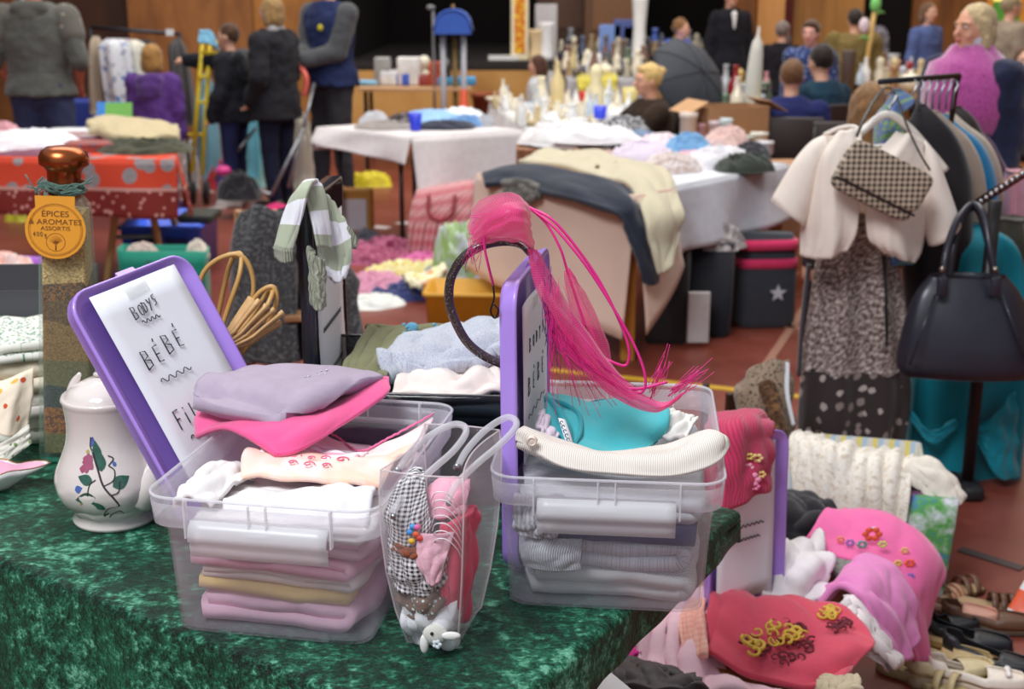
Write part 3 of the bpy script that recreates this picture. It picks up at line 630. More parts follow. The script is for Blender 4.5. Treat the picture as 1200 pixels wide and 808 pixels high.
# ---------------------------------------------------------------- spice bottle
bp = PZ(74, 542, TZ + .003); rzb = radians(8)
t = thing('spice_bottle', 'tall square glass bottle of layered spices with copper stopper and orange tag', 'bottle', bp + Vector((.004, .05, .001)), rzb, tilt=(0, radians(3.2)))
M_GL = clear((190, 224, 210), .07, .03); BHh = .487
m = MB(); rings(m, [(.050, .050, .010, 0), (.054, .054, .012, .006), (.054, .054, .012, .02), (.0415, .0415, .012, BHh - .03), (.040, .040, .016, BHh - .012), (.033, .033, .018, BHh), (.024, .024, .022, BHh + .012), (.020, .020, .0195, BHh + .03), (.017, .017, .0165, BHh + .03), (.029, .029, .018, BHh - .008), (.0365, .0365, .012, BHh - .03), (.0465, .0465, .008, .022), (.040, .040, .008, .012)], True, True); m.build('glass_bottle', M_GL, t)
m = MB(); rings(m, [(.056, .056, .012, -.001), (.0575, .0575, .014, .004), (.0555, .0555, .013, .010)], True, False); m.build('glass_foot', clear((60, 170, 140), .5, .05), t)
def spice(c1, c2, c3, sc=420):
    t_ = NT('spice'); o_ = t_.co('Object'); v = t_.vor(o_, sc); n = t_.noise(o_, sc * .5, 2)
    t_.set(t_.p.inputs['Base Color'], t_.ramp(t_.math('ADD', t_.math('MULTIPLY', t_.xyz(v.outputs['Color'])[0], .7), t_.math('MULTIPLY', n, .3)), [(.2, c1), (.5, c2), (.8, c3)])); t_.bump(v.outputs['Distance'], .6, .004); t_.p.inputs['Roughness'].default_value = .8; return t_.m
lay = [(.016, .050, ((90, 84, 40), (126, 112, 60), (150, 136, 80)), 600, 'olive herb layer'), (.050, .082, ((90, 34, 14), (150, 76, 24), (200, 120, 40)), 330, 'reddish chilli flake layer'), (.082, .108, ((100, 46, 14), (176, 100, 36), (190, 120, 50)), 420, 'orange spice layer'),
       (.108, .145, ((40, 40, 44), (74, 74, 74), (98, 96, 92)), 600, 'dark grey pepper layer'), (.145, .190, ((100, 88, 54), (132, 118, 76), (150, 136, 92)), 700, 'grey green herb layer'), (.190, .262, ((120, 80, 36), (166, 120, 64), (190, 146, 84)), 600, 'tan spice layer'),
       (.262, .30, ((84, 50, 26), (120, 80, 40), (150, 104, 56)), 500, 'brown spice layer'), (.30, .342, ((60, 34, 20), (100, 60, 34), (180, 110, 40)), 380, 'dark brown seed layer'), (.342, .462, ((160, 116, 56), (216, 176, 106), (240, 208, 140)), 420, 'golden grain layer')]
hw_ = lambda z: .0462 + (.0362 - .0462) * z / (BHh - .03)
for i, (z0, z1, cs, sc, lb) in enumerate(lay):
    m = MB(); a0, a1 = hw_(z0), hw_(z1); g = []
    base = rr(1, 1, .17)
    for k, (zz, aa) in enumerate(((z0, a0), ((z0 + z1) / 2, (a0 + a1) / 2), (z1, a1))):
        g.append([Vector((x * aa, y * aa, zz + (.0 if k == 1 or (k == 0 and i == 0) else .013 * fz(x * 1.4 + (i + (k > 0)) * 7, y * 1.4, 2) * 2))) for x, y in base])
    m.grid(g, cv=True); n = len(base); m.f += [tuple(range(n))[::-1], tuple(2 * n + k for k in range(n))]
    o = m.build('spice_layer', spice(*cs, sc), t, smooth=False); o['label'] = lb
M_COP = plain((172, 92, 52), .28, .9, var=.15, sc=40)
m = MB().lathe([(.014, .0), (.026, .004), (.029, .012), (.0295, .04), (.030, .056), (.034, .062), (.043, .068), (.0435, .080), (.040, .090), (.030, .098), (.012, .101), (.001, .1015)], 32, (0, 0, BHh - .006)); m.build('copper_stopper', M_COP, t)
m = MB(); rn = random.Random(2)
for k in range(9):
    zz = BHh + .018 + rn.uniform(-.010, .010); m.tube([(.034 * cos(a) * (1 + .05 * sin(3 * a + k)), .034 * sin(a), zz + .004 * sin(a * 2 + k)) for a in [i * pi / 12 for i in range(24)]], .0018, 5, closed=True)
for k in range(11):
    s = 1 if k % 2 else -1; p0 = Vector((.0, -.037, BHh + .014)); q = [p0, p0 + Vector((s * .02, -.010, .012 + rn.uniform(-.006, .01))), p0 + Vector((s * .038, -.008, rn.uniform(-.01, .03))), p0 + Vector((s * rn.uniform(.02, .058), -.010, rn.uniform(-.012, .036)))]
    m.tube(spline(q, 12), .0014, 5)
m.tube(spline([(.0, -.038, BHh + .01), (.01, -.048, BHh - .015), (.004, -.050, BHh - .028), (.03, -.050, BHh - .05)], 14), .0013, 5)
m.build('raffia_tie', fab((92, 124, 112), bump=.2, co='Object'), t)
# tag: tombstone top with a round body
tg = Matrix.Translation((-.008, -.0535, BHh - .048)) @ Matrix.Rotation(radians(86), 4, 'X')
out = [(.052 * cos(a), .052 * sin(a)) for a in [radians(130 + i * 280 / 32) for i in range(33)]] + [(.034, .056), (.034, .060), (-.034, .060), (-.034, .056)]
tag_ = MB().poly(out, .0012, tg).build('tag', plain((238, 160, 42), .55, var=.02), t, smooth=False)
m = MB(); m.tube([tg @ Vector((.046 * cos(a), .046 * sin(a), .0015)) for a in [i * pi / 24 for i in range(48)]], .0005, 4, closed=True); m.tube([tg @ Vector((.0435 * cos(a), .0435 * sin(a), .0015)) for a in [i * pi / 24 for i in range(48)]], .0003, 4, closed=True)
m.tube([tg @ Vector((.016 * cos(a), -.022 + .016 * sin(a), .0015)) for a in [i * pi / 16 for i in range(32)]], .0005, 4, closed=True)
m.tube([tg @ Vector((0, y, .0015)) for y in (-.036, -.022)], .0012, 4)
for a in range(20, 170, 16): m.tube([tg @ Vector((0, -.026, .0015)), tg @ Vector((.012 * cos(radians(a)), -.022 + .012 * sin(radians(a)), .0015))], .0004, 4)
m.build('tag_emblem', plain((150, 90, 24), .6), tag_)
def text_mesh(s, size, M, mat, parent, name, ext=.0003, align='CENTER', sx=1.0):
    cu = bpy.data.curves.new('txt', 'FONT'); cu.body = s; cu.size = size; cu.extrude = ext; cu.align_x = align
    to = bpy.data.objects.new('txt', cu); COL.objects.link(to); dg = bpy.context.evaluated_depsgraph_get(); me = bpy.data.meshes.new_from_object(to.evaluated_get(dg)); bpy.data.objects.remove(to)
    for v in me.vertices: v.co.x *= sx
    me.transform(M); me.materials.clear(); me.materials.append(mat); o = bpy.data.objects.new(name, me); COL.objects.link(o); o.parent = parent; WM[o.name] = WM[parent.name]; return o
inkb = plain((96, 44, 14), .6)
for s_, y_, z_ in (('ÉPICES', .0235, .0145), ('& AROMATES', .0095, .0135), ('ASSORTIS', -.001, .0105)): text_mesh(s_, z_, tg @ Matrix.Translation((0, y_, .0014)), inkb, tag_, 'tag_lettering', sx=1.12)
m = MB(); write(m, '400', -.038, -.012, .008, .006, .0016, .0005); write(m, 'g', -.019, -.012, .007, .008, .0016, .0005); m.xf(tg); m.build('handwritten_weight', M_INK, tag_)

# ---------------------------------------------------------------- coffee pot
pc = PZ(137, 606, TZ + .003); t = thing('coffee_pot', 'white porcelain coffee pot painted with a leafy flower spray', 'pot', pc)
pot = [(.062, 0), (.069, .001), (.070, .007), (.063, .014), (.063, .020), (.073, .030), (.085, .044), (.0925, .062), (.093, .078), (.087, .098), (.078, .118), (.0705, .138), (.067, .160), (.067, .184), (.0695, .206), (.072, .212), (.070, .217), (.064, .214)]
def prad(z):
    for (r0, z0), (r1, z1) in zip(pot, pot[1:]):
        if z0 <= z <= z1: return r0 + (r1 - r0) * (z - z0) / max(z1 - z0, 1e-6)
    return .06
M_PORC = plain((236, 226, 220), .12, spec=.6, var=.01, coat=.8)
m = MB(); sm = spline([(r, z, 0) for r, z in pot[4:15]], 40); pr2 = pot[:4] + [(p.x, p.y) for p in sm] + pot[15:]
n = 64; g = [[Vector(((r + (.0012 * sin(a * 10) if .02 < z < .075 else 0)) * cos(a), (r + (.0012 * sin(a * 10) if .02 < z < .075 else 0)) * sin(a), z)) for a in [2 * pi * k / n for k in range(n)]] for r, z in pr2]; m.grid(g, cv=True); m.f.append(tuple(range(n))[::-1]); m.f.append(tuple((len(pr2) - 1) * n + k for k in range(n))); m.build('pot_body', M_PORC, t)
m = MB().lathe([(.066, .213), (.065, .219), (.056, .229), (.040, .237), (.026, .243), (.012, .246), (.010, .252), (.0125, .258), (.010, .266), (.001, .269)], 40); m.tube([(.022 * cos(a) * (1 - a / 9), .022 * sin(a) * (1 - a / 9), .243 + a * .002) for a in [i * .3 for i in range(20)]], .004, 8); m.build('pot_lid', M_PORC, t)
m = MB(); m.tube(spline([(-.052, .010, .195), (-.056, .008, .215), (-.050, .005, .235), (-.040, .002, .250)], 14), [.016 - .0010 * i for i in range(14)], 12); m.build('spout_lip', M_PORC, t)
m = MB(); m.tube(spline([(.052, -.036, .055), (.072, -.040, .075), (.088, -.030, .105), (.092, -.015, .150), (.102, -.008, .198)], 26), [.034 - .0010 * i for i in range(26)], 16); m.build('pot_spout', M_PORC, t)
m = MB(); m.tube(spline([(.02, .062, .19), (.03, .11, .20), (.035, .125, .15), (.03, .10, .09), (.02, .082, .07)], 26), .008, 10); m.build('pot_handle', M_PORC, t)
def onpot(u, v, off=.0008):        # u angle from the camera side (deg), v height
    a = radians(-90 + u); r = prad(v) + off; return Vector((r * cos(a), r * sin(a), v))
def leaf(mb, u, v, L, W, ang):
    L *= 1.2; W *= 1.3
    c, s = cos(radians(ang)), sin(radians(ang)); g = []
    for i in range(9):
        x = i / 8; hw = W * sin(pi * x ** .8) * (1 - x * .2); row = []
        for j in (-1, 0, 1): px_, py_ = x * L * c - j * hw * s, x * L * s + j * hw * c; row.append(onpot(u + px_ * 620, v + py_, .0009))
        g.append(row)
    mb.grid(g)
m = MB()
for a in ((2, .125, .030, .008, 100), (6, .112, .026, .008, 95), (-3, .096, .024, .007, 165), (0, .072, .030, .009, 190), (17, .088, .026, .009, 25), (8, .05, .026, .005, 150)): leaf(m, *a)
m.build('painted_leaf', plain((52, 96, 82), .2, var=.25, sc=120, coat=.6), t)
m = MB(); st = lambda pts, r=.0010: m.tube([onpot(u, v) for u, v in [(p.x, p.y) for p in spline([(a, b, 0) for a, b in pts], 18)]], r, 5)
st([(-6, .145), (2, .115), (8, .09), (16, .072), (22, .055)], .0016); st([(8, .09), (18, .098), (20, .112), (14, .12)]); st([(22, .055), (10, .050), (4, .034), (10, .04)]); st([(10, .03), (14, .038), (22, .044), (27, .036)]); st([(0, .10), (-6, .092), (-8, .075)]); st([(14, .075), (22, .08), (24, .095)]); st([(-4, .14), (-8, .15), (-7, .165)]); st([(14, .12), (20, .13), (14, .135)])
m.build('painted_stem', plain((70, 64, 66), .25), t)
m = MB()
for u, v, r in ((-10, .125, .0055), (-13, .115, .005), (-8, .115, .005), (-12, .13, .004)): leaf(m, u, v, r * 2, r, 60); leaf(m, u, v, r * 2, r, 180)
m.build('painted_blossom', plain((176, 92, 122), .2, coat=.6), t)
for a in ((-22, .082, .012, .005, 20), (-6, .15, .014, .004, 80), (22, .118, .008, .003, 120)): m = MB(); leaf(m, *a); m.build('painted_blue_flower', plain((84, 110, 180), .2, coat=.6), t)
for a in ((-16, .055, .006, .003, 80), (-13, .138, .007, .003, 60)): m = MB(); leaf(m, *a); m.build('painted_yellow_bud', plain((206, 186, 104), .25, coat=.6), t)

# ---------------------------------------------------------------- leaf dish
dp = PZ(-15, 575, TZ + .003); t = thing('leaf_dish', 'small pearly pink leaf-shaped dish with gilt tip', 'dish', dp, radians(8))
def dish(sc_, z0, zt, n=40):
    g = []
    for i, q in enumerate((.0, .25, .45, .65, .85, 1.0)):
        row = []
        for k in range(n):
            a = 2 * pi * k / n; tip = .045 * max(0, cos(a)) ** 14; x = (.068 + tip * q ** 3) * cos(a); y = .042 * sin(a); zz = z0 + (zt - z0) * q ** 2.2 + .006 * q * max(0, cos(a)) ** 10 + .003 * q * sin(a * 6)
            row.append(Vector((x * (.35 + .65 * q) * sc_, y * (.35 + .65 * q) * sc_, zz)))
        g.append(row)
    return g
g = dish(1, 0, .040); m = MB().grid(g + dish(.95, .006, .0395)[::-1], cv=True); m.f.append(tuple(range(40))[::-1]); m.f.append(tuple(len(m.v) - 40 + k for k in range(40))); m.build('dish_bowl', plain((240, 232, 232), .12, coat=1), t)
g = dish(.90, .0085, .0390); m = MB().grid(g, cv=True); m.f.append(tuple(range(40))); m.build('pink_lustre', plain((240, 186, 208), .15, coat=1), t)
m = MB().tube([p + Vector((0, 0, .0008)) for p in dish(.985, 0, .040)[-1]], .0011, 6, closed=True); m.build('gilt_rim', plain((176, 120, 50), .25, .9), t)

# ---------------------------------------------------------------- embroidered linen stack
lc = PZ(-32, 535, TZ + .003) + Vector((0, .06, 0))
for i, (z0, h, mt, lb, w_, dd) in enumerate(((0, .05, fab((238, 236, 222), (110, 150, 80), 'floral', 90, (90, 130, 90), th=.42), 'white linen napkins with green vine edging, lowest of the linen pile', .20, .22), (.052, .05, fab((244, 238, 230)), 'plain ivory linen folded in the middle of the linen pile', .19, .24), (.104, .060, fab((244, 230, 206), (214, 70, 50), 'floral', 30, (236, 170, 60), th=.38), 'ecru cloth embroidered with red and yellow flowers in the linen pile', .205, .25), (.166, .035, fab((240, 238, 228), (50, 120, 92), 'floral', 120, (80, 150, 120), th=.55), 'white cloth with small green leaf embroidery topping the linen pile', .20, .25))):
    fold_obj('folded_linen', mt, (lc.x + .015, lc.y + .10, TZ + .004 + z0), radians(100 + i * 3), dd, w_, h, 2, seed=30 + i, label=lb, cat='linen', wob=.008)

o = cloth('embroidered_cloth', [[(-30, 440, 2.28), (-5, 445, 2.27), (20, 440, 2.28), (39, 432, 2.30)], [(-30, 470, 2.24), (-5, 474, 2.22), (18, 466, 2.24), (38, 460, 2.27)], [(-28, 500, 2.21), (-4, 508, 2.19), (16, 512, 2.20), (34, 500, 2.24)]], fab((244, 228, 204), (214, 84, 50), 'floral', 34, (236, 180, 80), th=.40), .004, amp=.006, fu=3, fv=3); solo(o, 'ecru embroidered cloth falling over the front of the linen pile', 'linen')
o = cloth('vine_napkin', [[(-30, 520, 2.185), (0, 520, 2.18), (34, 498, 2.22)], [(-30, 545, 2.17), (0, 545, 2.165), (37, 520, 2.21)]], fab((240, 236, 222), (130, 160, 90), 'floral', 80, (110, 140, 90), th=.42), .004, amp=.002); solo(o, 'white napkin corner with green vine at the foot of the linen pile', 'linen')

# ---------------------------------------------------------------- smoky box behind, with its dark lid
C3 = (-.165, 2.215, TZ + .003); R3 = radians(-5); MB3 = Matrix.Translation(C3) @ Matrix.Rotation(R3, 4, 'Z')
def loc3(x, y, z): return MB3 @ Vector((x, y, z))
t = thing('smoky_box', 'dark smoky plastic box of trousers and jeans behind the two clear boxes', 'box', C3, R3)
P = [(.175, .165, .012, 0), (.182, .172, .012, .004), (.19, .18, .012, .185), (.196, .186, .014, .187), (.197, .187, .014, .200), (.188, .178, .012, .200), (.186, .176, .012, .18), (.178, .168, .010, .006)]
m = MB(); rings(m, P, True, True); m.build('tub', M_SMOKE, t)
m = MB(); m.tube([Vector((x, y, .201)) for x, y in rr(.193, .183, .013)], .003, 6, closed=True); m.build('rim_bead', plain((40, 38, 44), .2, coat=.5), t)
rn = random.Random(9)
for i, (c, lb) in enumerate((((60, 74, 100), 'dark blue folded jeans at the bottom of the smoky box'), ((40, 112, 118), 'teal folded garment low in the smoky box'), ((170, 150, 140), 'beige folded garment in the middle of the smoky box'), ((110, 124, 140), 'slate folded denim under the top layer of the smoky box'))):
    p = loc3(0, 0, .008 + i * .042); fold_obj('folded_trousers', fab(c), p, R3, .33, .31, .04, 2, seed=40 + i, label=lb, cat='clothes')
o = cloth('olive_trousers', [[(396, 452, 2.10), (425, 450, 2.09), (452, 446, 2.09)], [(405, 430, 2.2), (430, 428, 2.19), (458, 426, 2.18)], [(428, 388, 2.38), (450, 396, 2.34), (470, 400, 2.30)], [(430, 384, 2.40), (470, 384, 2.40), (540, 384, 2.42)]], fab((122, 122, 84)), .012, amp=.005); solo(o, 'olive green trousers with blue floral embroidery on the smoky box', 'trousers')
m = MB()
for i in range(14): p = V(474 + (i % 3) * 3 + (i // 7) * 32, 387 + (i % 7) * 3.2, 2.33); m.ball(p + Vector((0, -.004, .012)), (.004, .002, .003), 8, 5)
m.ball(V(483, 390, 2.33) + Vector((0, 0, .01)), (.012, .003, .010)); m.build('embroidery', fab((120, 190, 220)), o)
o = cloth('light_jeans', [[(448, 442, 2.12), (480, 440, 2.11), (520, 434, 2.11), (570, 424, 2.12), (600, 420, 2.13)], [(446, 425, 2.18), (480, 418, 2.18), (520, 412, 2.18), (565, 402, 2.19), (600, 400, 2.19)], [(468, 408, 2.26), (500, 392, 2.28), (540, 384, 2.3), (575, 378, 2.3), (605, 380, 2.3)]], fab((196, 198, 206), (160, 170, 188), 'heather', wr=40, bump=.5), .026, amp=.013, fu=5, fv=6); solo(o, 'crumpled light blue jeans on top of the smoky box', 'jeans')
o = cloth('cream_shirt', [[(455, 466, 2.06), (490, 466, 2.05), (530, 466, 2.05), (565, 464, 2.06), (590, 462, 2.07)], [(470, 450, 2.10), (495, 440, 2.11), (530, 446, 2.09), (560, 440, 2.11), (588, 445, 2.10)], [(500, 432, 2.16), (515, 428, 2.17), (535, 440, 2.14), (555, 424, 2.18), (570, 430, 2.17)]], fab((244, 230, 220)), .012, amp=.008, fu=4, fv=6); solo(o, 'cream cotton shirt at the front edge of the smoky box', 'clothes')
o = cloth('grey_dress', [[(572, 462, 2.10), (585, 462, 2.10), (600, 462, 2.10)], [(565, 430, 2.2), (582, 425, 2.2), (600, 425, 2.2)], [(570, 405, 2.28), (586, 402, 2.28), (602, 402, 2.28)]], fab((120, 128, 142), (90, 98, 112), 'vstripe', 60, (130, 138, 150)), .012, amp=.006); solo(o, 'grey pinstriped garment in the right end of the smoky box', 'clothes')
M_DL = plain((38, 40, 50), .22, coat=.3, var=.02)
ldl = V(352, 232, 2.20); bz = TZ + .005; t = thing('dark_box_lid', 'dark box lid standing edge-on with striped socks draped over its top', 'lid', (ldl.x + .012, ldl.y + .15, bz), radians(-3))
H3 = ldl.z - bz
m = MB(); LM = Matrix.Translation((0, 0, H3 / 2)) @ Matrix.Rotation(pi / 2, 4, 'Y')
rings(m, [(H3 / 2 - .008, .142, .02, -.014), (H3 / 2, .15, .022, -.012), (H3 / 2, .15, .022, .014), (H3 / 2 - .006, .144, .02, .014), (H3 / 2 - .012, .138, .018, -.004)], True, True, LM); m.build('lid_shell', M_DL, t)
m = MB(); m.grid([[(.017 + .002 * sin(j), -.135 + .24 * i / 6, H3 * (.03 + .86 * j / 8)) for i in range(7)] for j in range(9)]); pp = m.build('paper_sign', M_PAPER, t, sol=.001)
for zz in (.35, .25, .16): MB().tube([(.0195, -.11 + i * .008, zz + .008 * (i % 2)) for i in range(22)], .0012, 5).build('pen_stroke', M_INK, pp)
# striped socks draped over that lid
def sock_mat():
    t_ = NT('sock'); X_ = t_.xyz(t_.co('UV')); fr = t_.math('FRACT', t_.math('MULTIPLY', X_[1], 11.5)); t_.set(t_.p.inputs['Base Color'], t_.ramp(fr, [(0, (176, 184, 158)), (.52, (236, 236, 240))], True)); t_.bump(t_.math('SINE', t_.math('MULTIPLY', X_[0], 1500)), .15, .001); t_.p.inputs['Roughness'].default_value = .9; t_.p.inputs['Sheen Weight'].default_value = .3; return t_.m
MS = sock_mat(); MR = fab((172, 176, 152), pat='rib', sc=240, bump=.8)
o = cloth('striped_sock', [[(322, 290, 2.17), (332, 293, 2.15), (342, 294, 2.15)], [(330, 262, 2.18), (342, 262, 2.155), (352, 262, 2.155)], [(342, 234, 2.19), (350, 226, 2.17), (362, 222, 2.16)], [(352, 222, 2.22), (362, 212, 2.22), (372, 212, 2.22)], [(358, 232, 2.19), (368, 228, 2.20), (380, 226, 2.22)], [(366, 262, 2.17), (376, 262, 2.18), (386, 262, 2.20)], [(372, 290, 2.17), (380, 290, 2.18), (388, 292, 2.19)]], MS, .006, amp=.001, nu=44); solo(o, 'green and white striped sock hanging over the front of the dark lid', 'sock')
cloth('cuff', [[(322, 289, 2.168), (332, 292, 2.148), (343, 293, 2.148)], [(324, 302, 2.170), (333, 308, 2.150), (343, 306, 2.150)]], MR, .008, o, amp=.001, nv=12, nu=8)
o = cloth('striped_sock', [[(368, 222, 2.24), (384, 232, 2.25), (396, 250, 2.25)], [(374, 255, 2.22), (390, 262, 2.23), (404, 262, 2.24)], [(376, 290, 2.20), (394, 292, 2.22), (412, 282, 2.23)], [(380, 312, 2.20), (396, 318, 2.21), (410, 306, 2.22)], [(384, 322, 2.20), (394, 332, 2.20), (402, 325, 2.21)]], MS, .012, amp=.002, nu=44); solo(o, 'green and white striped sock fanning out right of the dark lid', 'sock')
cloth('cuff', [[(362, 288, 2.165), (370, 300, 2.155), (380, 305, 2.16)], [(364, 330, 2.165), (372, 335, 2.155), (381, 335, 2.16)], [(366, 356, 2.168), (374, 364, 2.158), (380, 358, 2.163)]], MR, .010, o, amp=.002)
cloth('toe', [[(407, 264, 2.235), (416, 275, 2.235), (418, 283, 2.235)], [(405, 285, 2.23), (414, 292, 2.23), (417, 290, 2.23)]], MR, .009, o, amp=.001, nv=10, nu=8)

# ---------------------------------------------------------------- clear PVC bag
bc = Vector((-.092, 1.600, TZ + .003)); rb = radians(-14); MG = Matrix.Translation(bc) @ Matrix.Rotation(rb, 4, 'Z')
t = thing('clear_bag', 'clear plastic gift bag with tube handles, stuffed with gingham and pink cloth', 'bag', bc, rb)
M_PVC = clear((240, 234, 238), .045, .06)
prof = [(.028, .050, 0), (.035, .060, .006), (.044, .078, .06), (.051, .090, .12), (.055, .096, .18), (.056, .094, .235), (.054, .092, .262)]
def rrow(a, b, z, n=8): 
    c = [(-a, -b), (a, -b), (a, b), (-a, b)]; row = []
    for i in range(4):
        p, q = c[i], c[(i + 1) % 4]
        for k in range(n):
            f = k / n; x, y = p[0] + (q[0] - p[0]) * f, p[1] + (q[1] - p[1]) * f; bul = sin(pi * f) * .006 * (1 if z > .01 else 0)
            if i == 1: x -= bul * 2 * (z / .26)
            elif i == 3: x += bul * 2 * (z / .26)
            elif i == 0: y -= bul
            else: y += bul
            row.append(Vector((x + .002 * fz(x * 40, z * 30), y + .002 * fz(y * 40, z * 30, 3), z)))
    return row
g = [rrow(a, b, z) for a, b, z in [(prof[0][0] * (1 - q) + prof[1][0] * q, prof[0][1] * (1 - q) + prof[1][1] * q, .006 * q) for q in (0,)] + prof[1:]]
m = MB().grid(g, cv=True); m.f.append(tuple(range(32))[::-1]); m.build('bag_body', M_PVC, t, sol=.0009)
m = MB()
for s, u in ((-1, -1), (1, -1), (1, 1), (-1, 1)): m.tube([(s * a, u * b, z) for a, b, z in prof], .0013, 6)
m.tube([p for p in rrow(.054, .092, .262)], .0012, 6, closed=True); m.build('seam', clear((250, 240, 244), .5, .08), t)
M_TUBE = clear((244, 244, 248), .42, .08)
HA = VL([(459, 602, 1.505), (474, 582, 1.53), (505, 552, 1.58), (530, 530, 1.63), (545, 510, 1.67), (544, 500, 1.69), (530, 498, 1.695), (505, 510, 1.68), (482, 530, 1.65), (466, 552, 1.63)])
HB = VL([(524, 587, 1.505), (535, 568, 1.53), (560, 543, 1.58), (585, 522, 1.63), (603, 503, 1.665), (604, 493, 1.68), (592, 490, 1.69), (568, 505, 1.67), (547, 528, 1.64), (536, 548, 1.62)])
for h in (HA, HB):
    m = MB(); m.tube(spline(h, 48), .0048, 12); hb = m.build('tube_handle', M_TUBE, t, world=True)
    m = MB(); m.tube(spline(h, 48), .0022, 8); m.build('tube_core', M_TUBE, hb, world=False) if False else None
    MB().ball(h[-1], (.006, .004, .006)).build('rivet', METAL, hb, world=True); MB().ball(h[0] + Vector((.002, 0, -.004)), (.004, .004, .004)).build('rivet', METAL, hb, world=True)
def bagc(name, ctrl, mat, th, label, **k):
    return solo(sheet([[MG @ Vector(p) for p in r] for r in ctrl], **k).build(name, mat, sol=th), label, 'cloth')
M_GING = fab((34, 32, 40), (238, 236, 238), 'check', 175, bump=.3)
bagc('white_cloth', [[(-.025, -.045, .01), (0, -.05, .008), (.026, -.045, .01)], [(-.034, -.06, .035), (0, -.066, .04), (.033, -.058, .035)], [(-.038, -.066, .075), (0, -.07, .07), (.036, -.06, .08)]], fab((240, 240, 246)), .02, 'white cloth with a little lamb face at the bottom of the bag', amp=.006, fu=3)
wc = [o for o in bpy.data.objects if o.name.startswith('white_cloth')][0]
m = MB(); m.ball(MG @ Vector((.012, -.083, .035)), (.017, .008, .015), 16, 10); hd = m.build('lamb_face', fab((240, 238, 228), pat='knit', sc=300), wc)
m = MB(); m.ball(MG @ Vector((.010, -.0915, .040)), (.0024, .002, .0024)); m.build('lamb_eye', plain((20, 20, 24), .2), hd)
for pe, rx_, rz_ in (((-.002, -.088, .022), .006, .014), ((.034, -.084, .036), .013, .006)): MB().ball(MG @ Vector(pe), (rx_, .004, rz_), 12, 8).build('lamb_ear', fab((244, 242, 236)), hd)
#m = MB(); m.tube([MG @ Vector(p) for p in ((-.004, -.086, .026), (-.008, -.09, .014), (.002, -.092, .010))], .0045, 8); m.tube([MG @ Vector(p) for p in ((.028, -.08, .038), (.04, -.084, .042), (.045, -.084, .036))], .0042, 8); m.build('lamb_ear', fab((244, 242, 236)), hd)
m = MB()
for a in range(5): m.ball(MG @ Vector((.017 + .004 * cos(a * 1.257), -.0925, .026 + .004 * sin(a * 1.257))), (.003, .0015, .003), 8, 5)
m.build('flower_patch', fab((226, 236, 240)), hd)
bagc('dotted_cloth', [[(-.040, -.068, .060), (-.01, -.078, .052), (.012, -.076, .062), (.03, -.06, .10)], [(-.043, -.072, .085), (-.01, -.083, .078), (.018, -.080, .092), (.036, -.064, .125)], [(-.045, -.074, .108), (-.01, -.084, .105), (.02, -.08, .12), (.038, -.068, .15)]], fab((136, 112, 100), (206, 232, 234), 'dots', 150, th=.28), .008, 'brown cloth with pale blue dots in the clear bag', amp=.003)
bagc('red_pink_cloth', [[(.010, -.06, .03), (.026, -.05, .03), (.034, -.01, .03)], [(.018, -.076, .10), (.038, -.07, .10), (.044, -.02, .10)], [(.018, -.080, .16), (.042, -.078, .165), (.048, -.02, .17)], [(.02, -.08, .19), (.044, -.08, .20), (.05, -.03, .20)]], fab((238, 92, 122)), .010, 'coral pink cloth down the right side of the clear bag', amp=.004)
bagc('gingham_bonnet', [[(-.047, -.076, .098), (-.02, -.084, .090), (.008, -.084, .094), (.026, -.078, .125)], [(-.049, -.080, .13), (-.02, -.089, .125), (.012, -.088, .13), (.03, -.08, .15)], [(-.050, -.080, .165), (-.02, -.089, .160), (.008, -.087, .165), (.024, -.078, .175)]], M_GING, .010, 'black and white gingham bonnet brim in the middle of the bag', amp=.004, fu=5)
gb = bagc('gingham_cloth', [[(-.050, -.078, .172), (-.03, -.090, .160), (-.008, -.090, .165), (.008, -.08, .19)], [(-.050, -.080, .20), (-.03, -.091, .197), (-.01, -.088, .20), (.004, -.078, .21)], [(-.044, -.06, .225), (-.03, -.068, .235), (-.018, -.068, .24), (-.008, -.06, .235)], [(-.030, -.04, .24), (-.025, -.045, .248), (-.02, -.045, .250), (-.015, -.04, .245)]], M_GING, .008, 'peaked black and white gingham cloth at the top of the bag', amp=.002)
for k, (c, dx, dz) in enumerate((((70, 150, 220), -.014, .004), ((232, 96, 50), -.006, .002), ((236, 190, 50), -.012, -.008), ((236, 110, 170), -.004, .012), ((220, 60, 50), -.001, -.003), ((80, 160, 226), -.010, .012))):
    m = MB(); m.ball(MG @ Vector((dx, -.0995, .180 + dz)), (.0048, .003, .0042), 10, 6); m.build('stitched_flower', plain(c, .6), gb)
bagc('rust_cloth', [[(-.038, -.086, .150), (-.015, -.094, .146), (.002, -.092, .152)], [(-.042, -.086, .166), (-.018, -.095, .160), (.002, -.092, .166)]], fab((150, 78, 44)), .006, 'rust brown strip between the two gingham pieces', amp=.003)
bagc('pale_pink_collar', [[(.006, -.094, .118), (.014, -.098, .112), (.022, -.094, .120)], [(-.008, -.096, .150), (.012, -.100, .152), (.034, -.094, .158)], [(-.002, -.094, .182), (.018, -.098, .184), (.042, -.090, .186)]], fab((246, 192, 208)), .005, 'pale pink pointed collar at the front of the bag', amp=.0012)
bagc('pink_hood', [[(.0, -.06, .19), (.02, -.075, .195), (.045, -.06, .20)], [(-.008, -.045, .215), (.02, -.055, .222), (.046, -.04, .218)], [(-.002, -.02, .222), (.02, -.02, .228), (.04, -.01, .222)]], fab((244, 168, 190)), .012, 'rounded rose pink cloth at the top right of the bag', amp=.002)
m = MB()
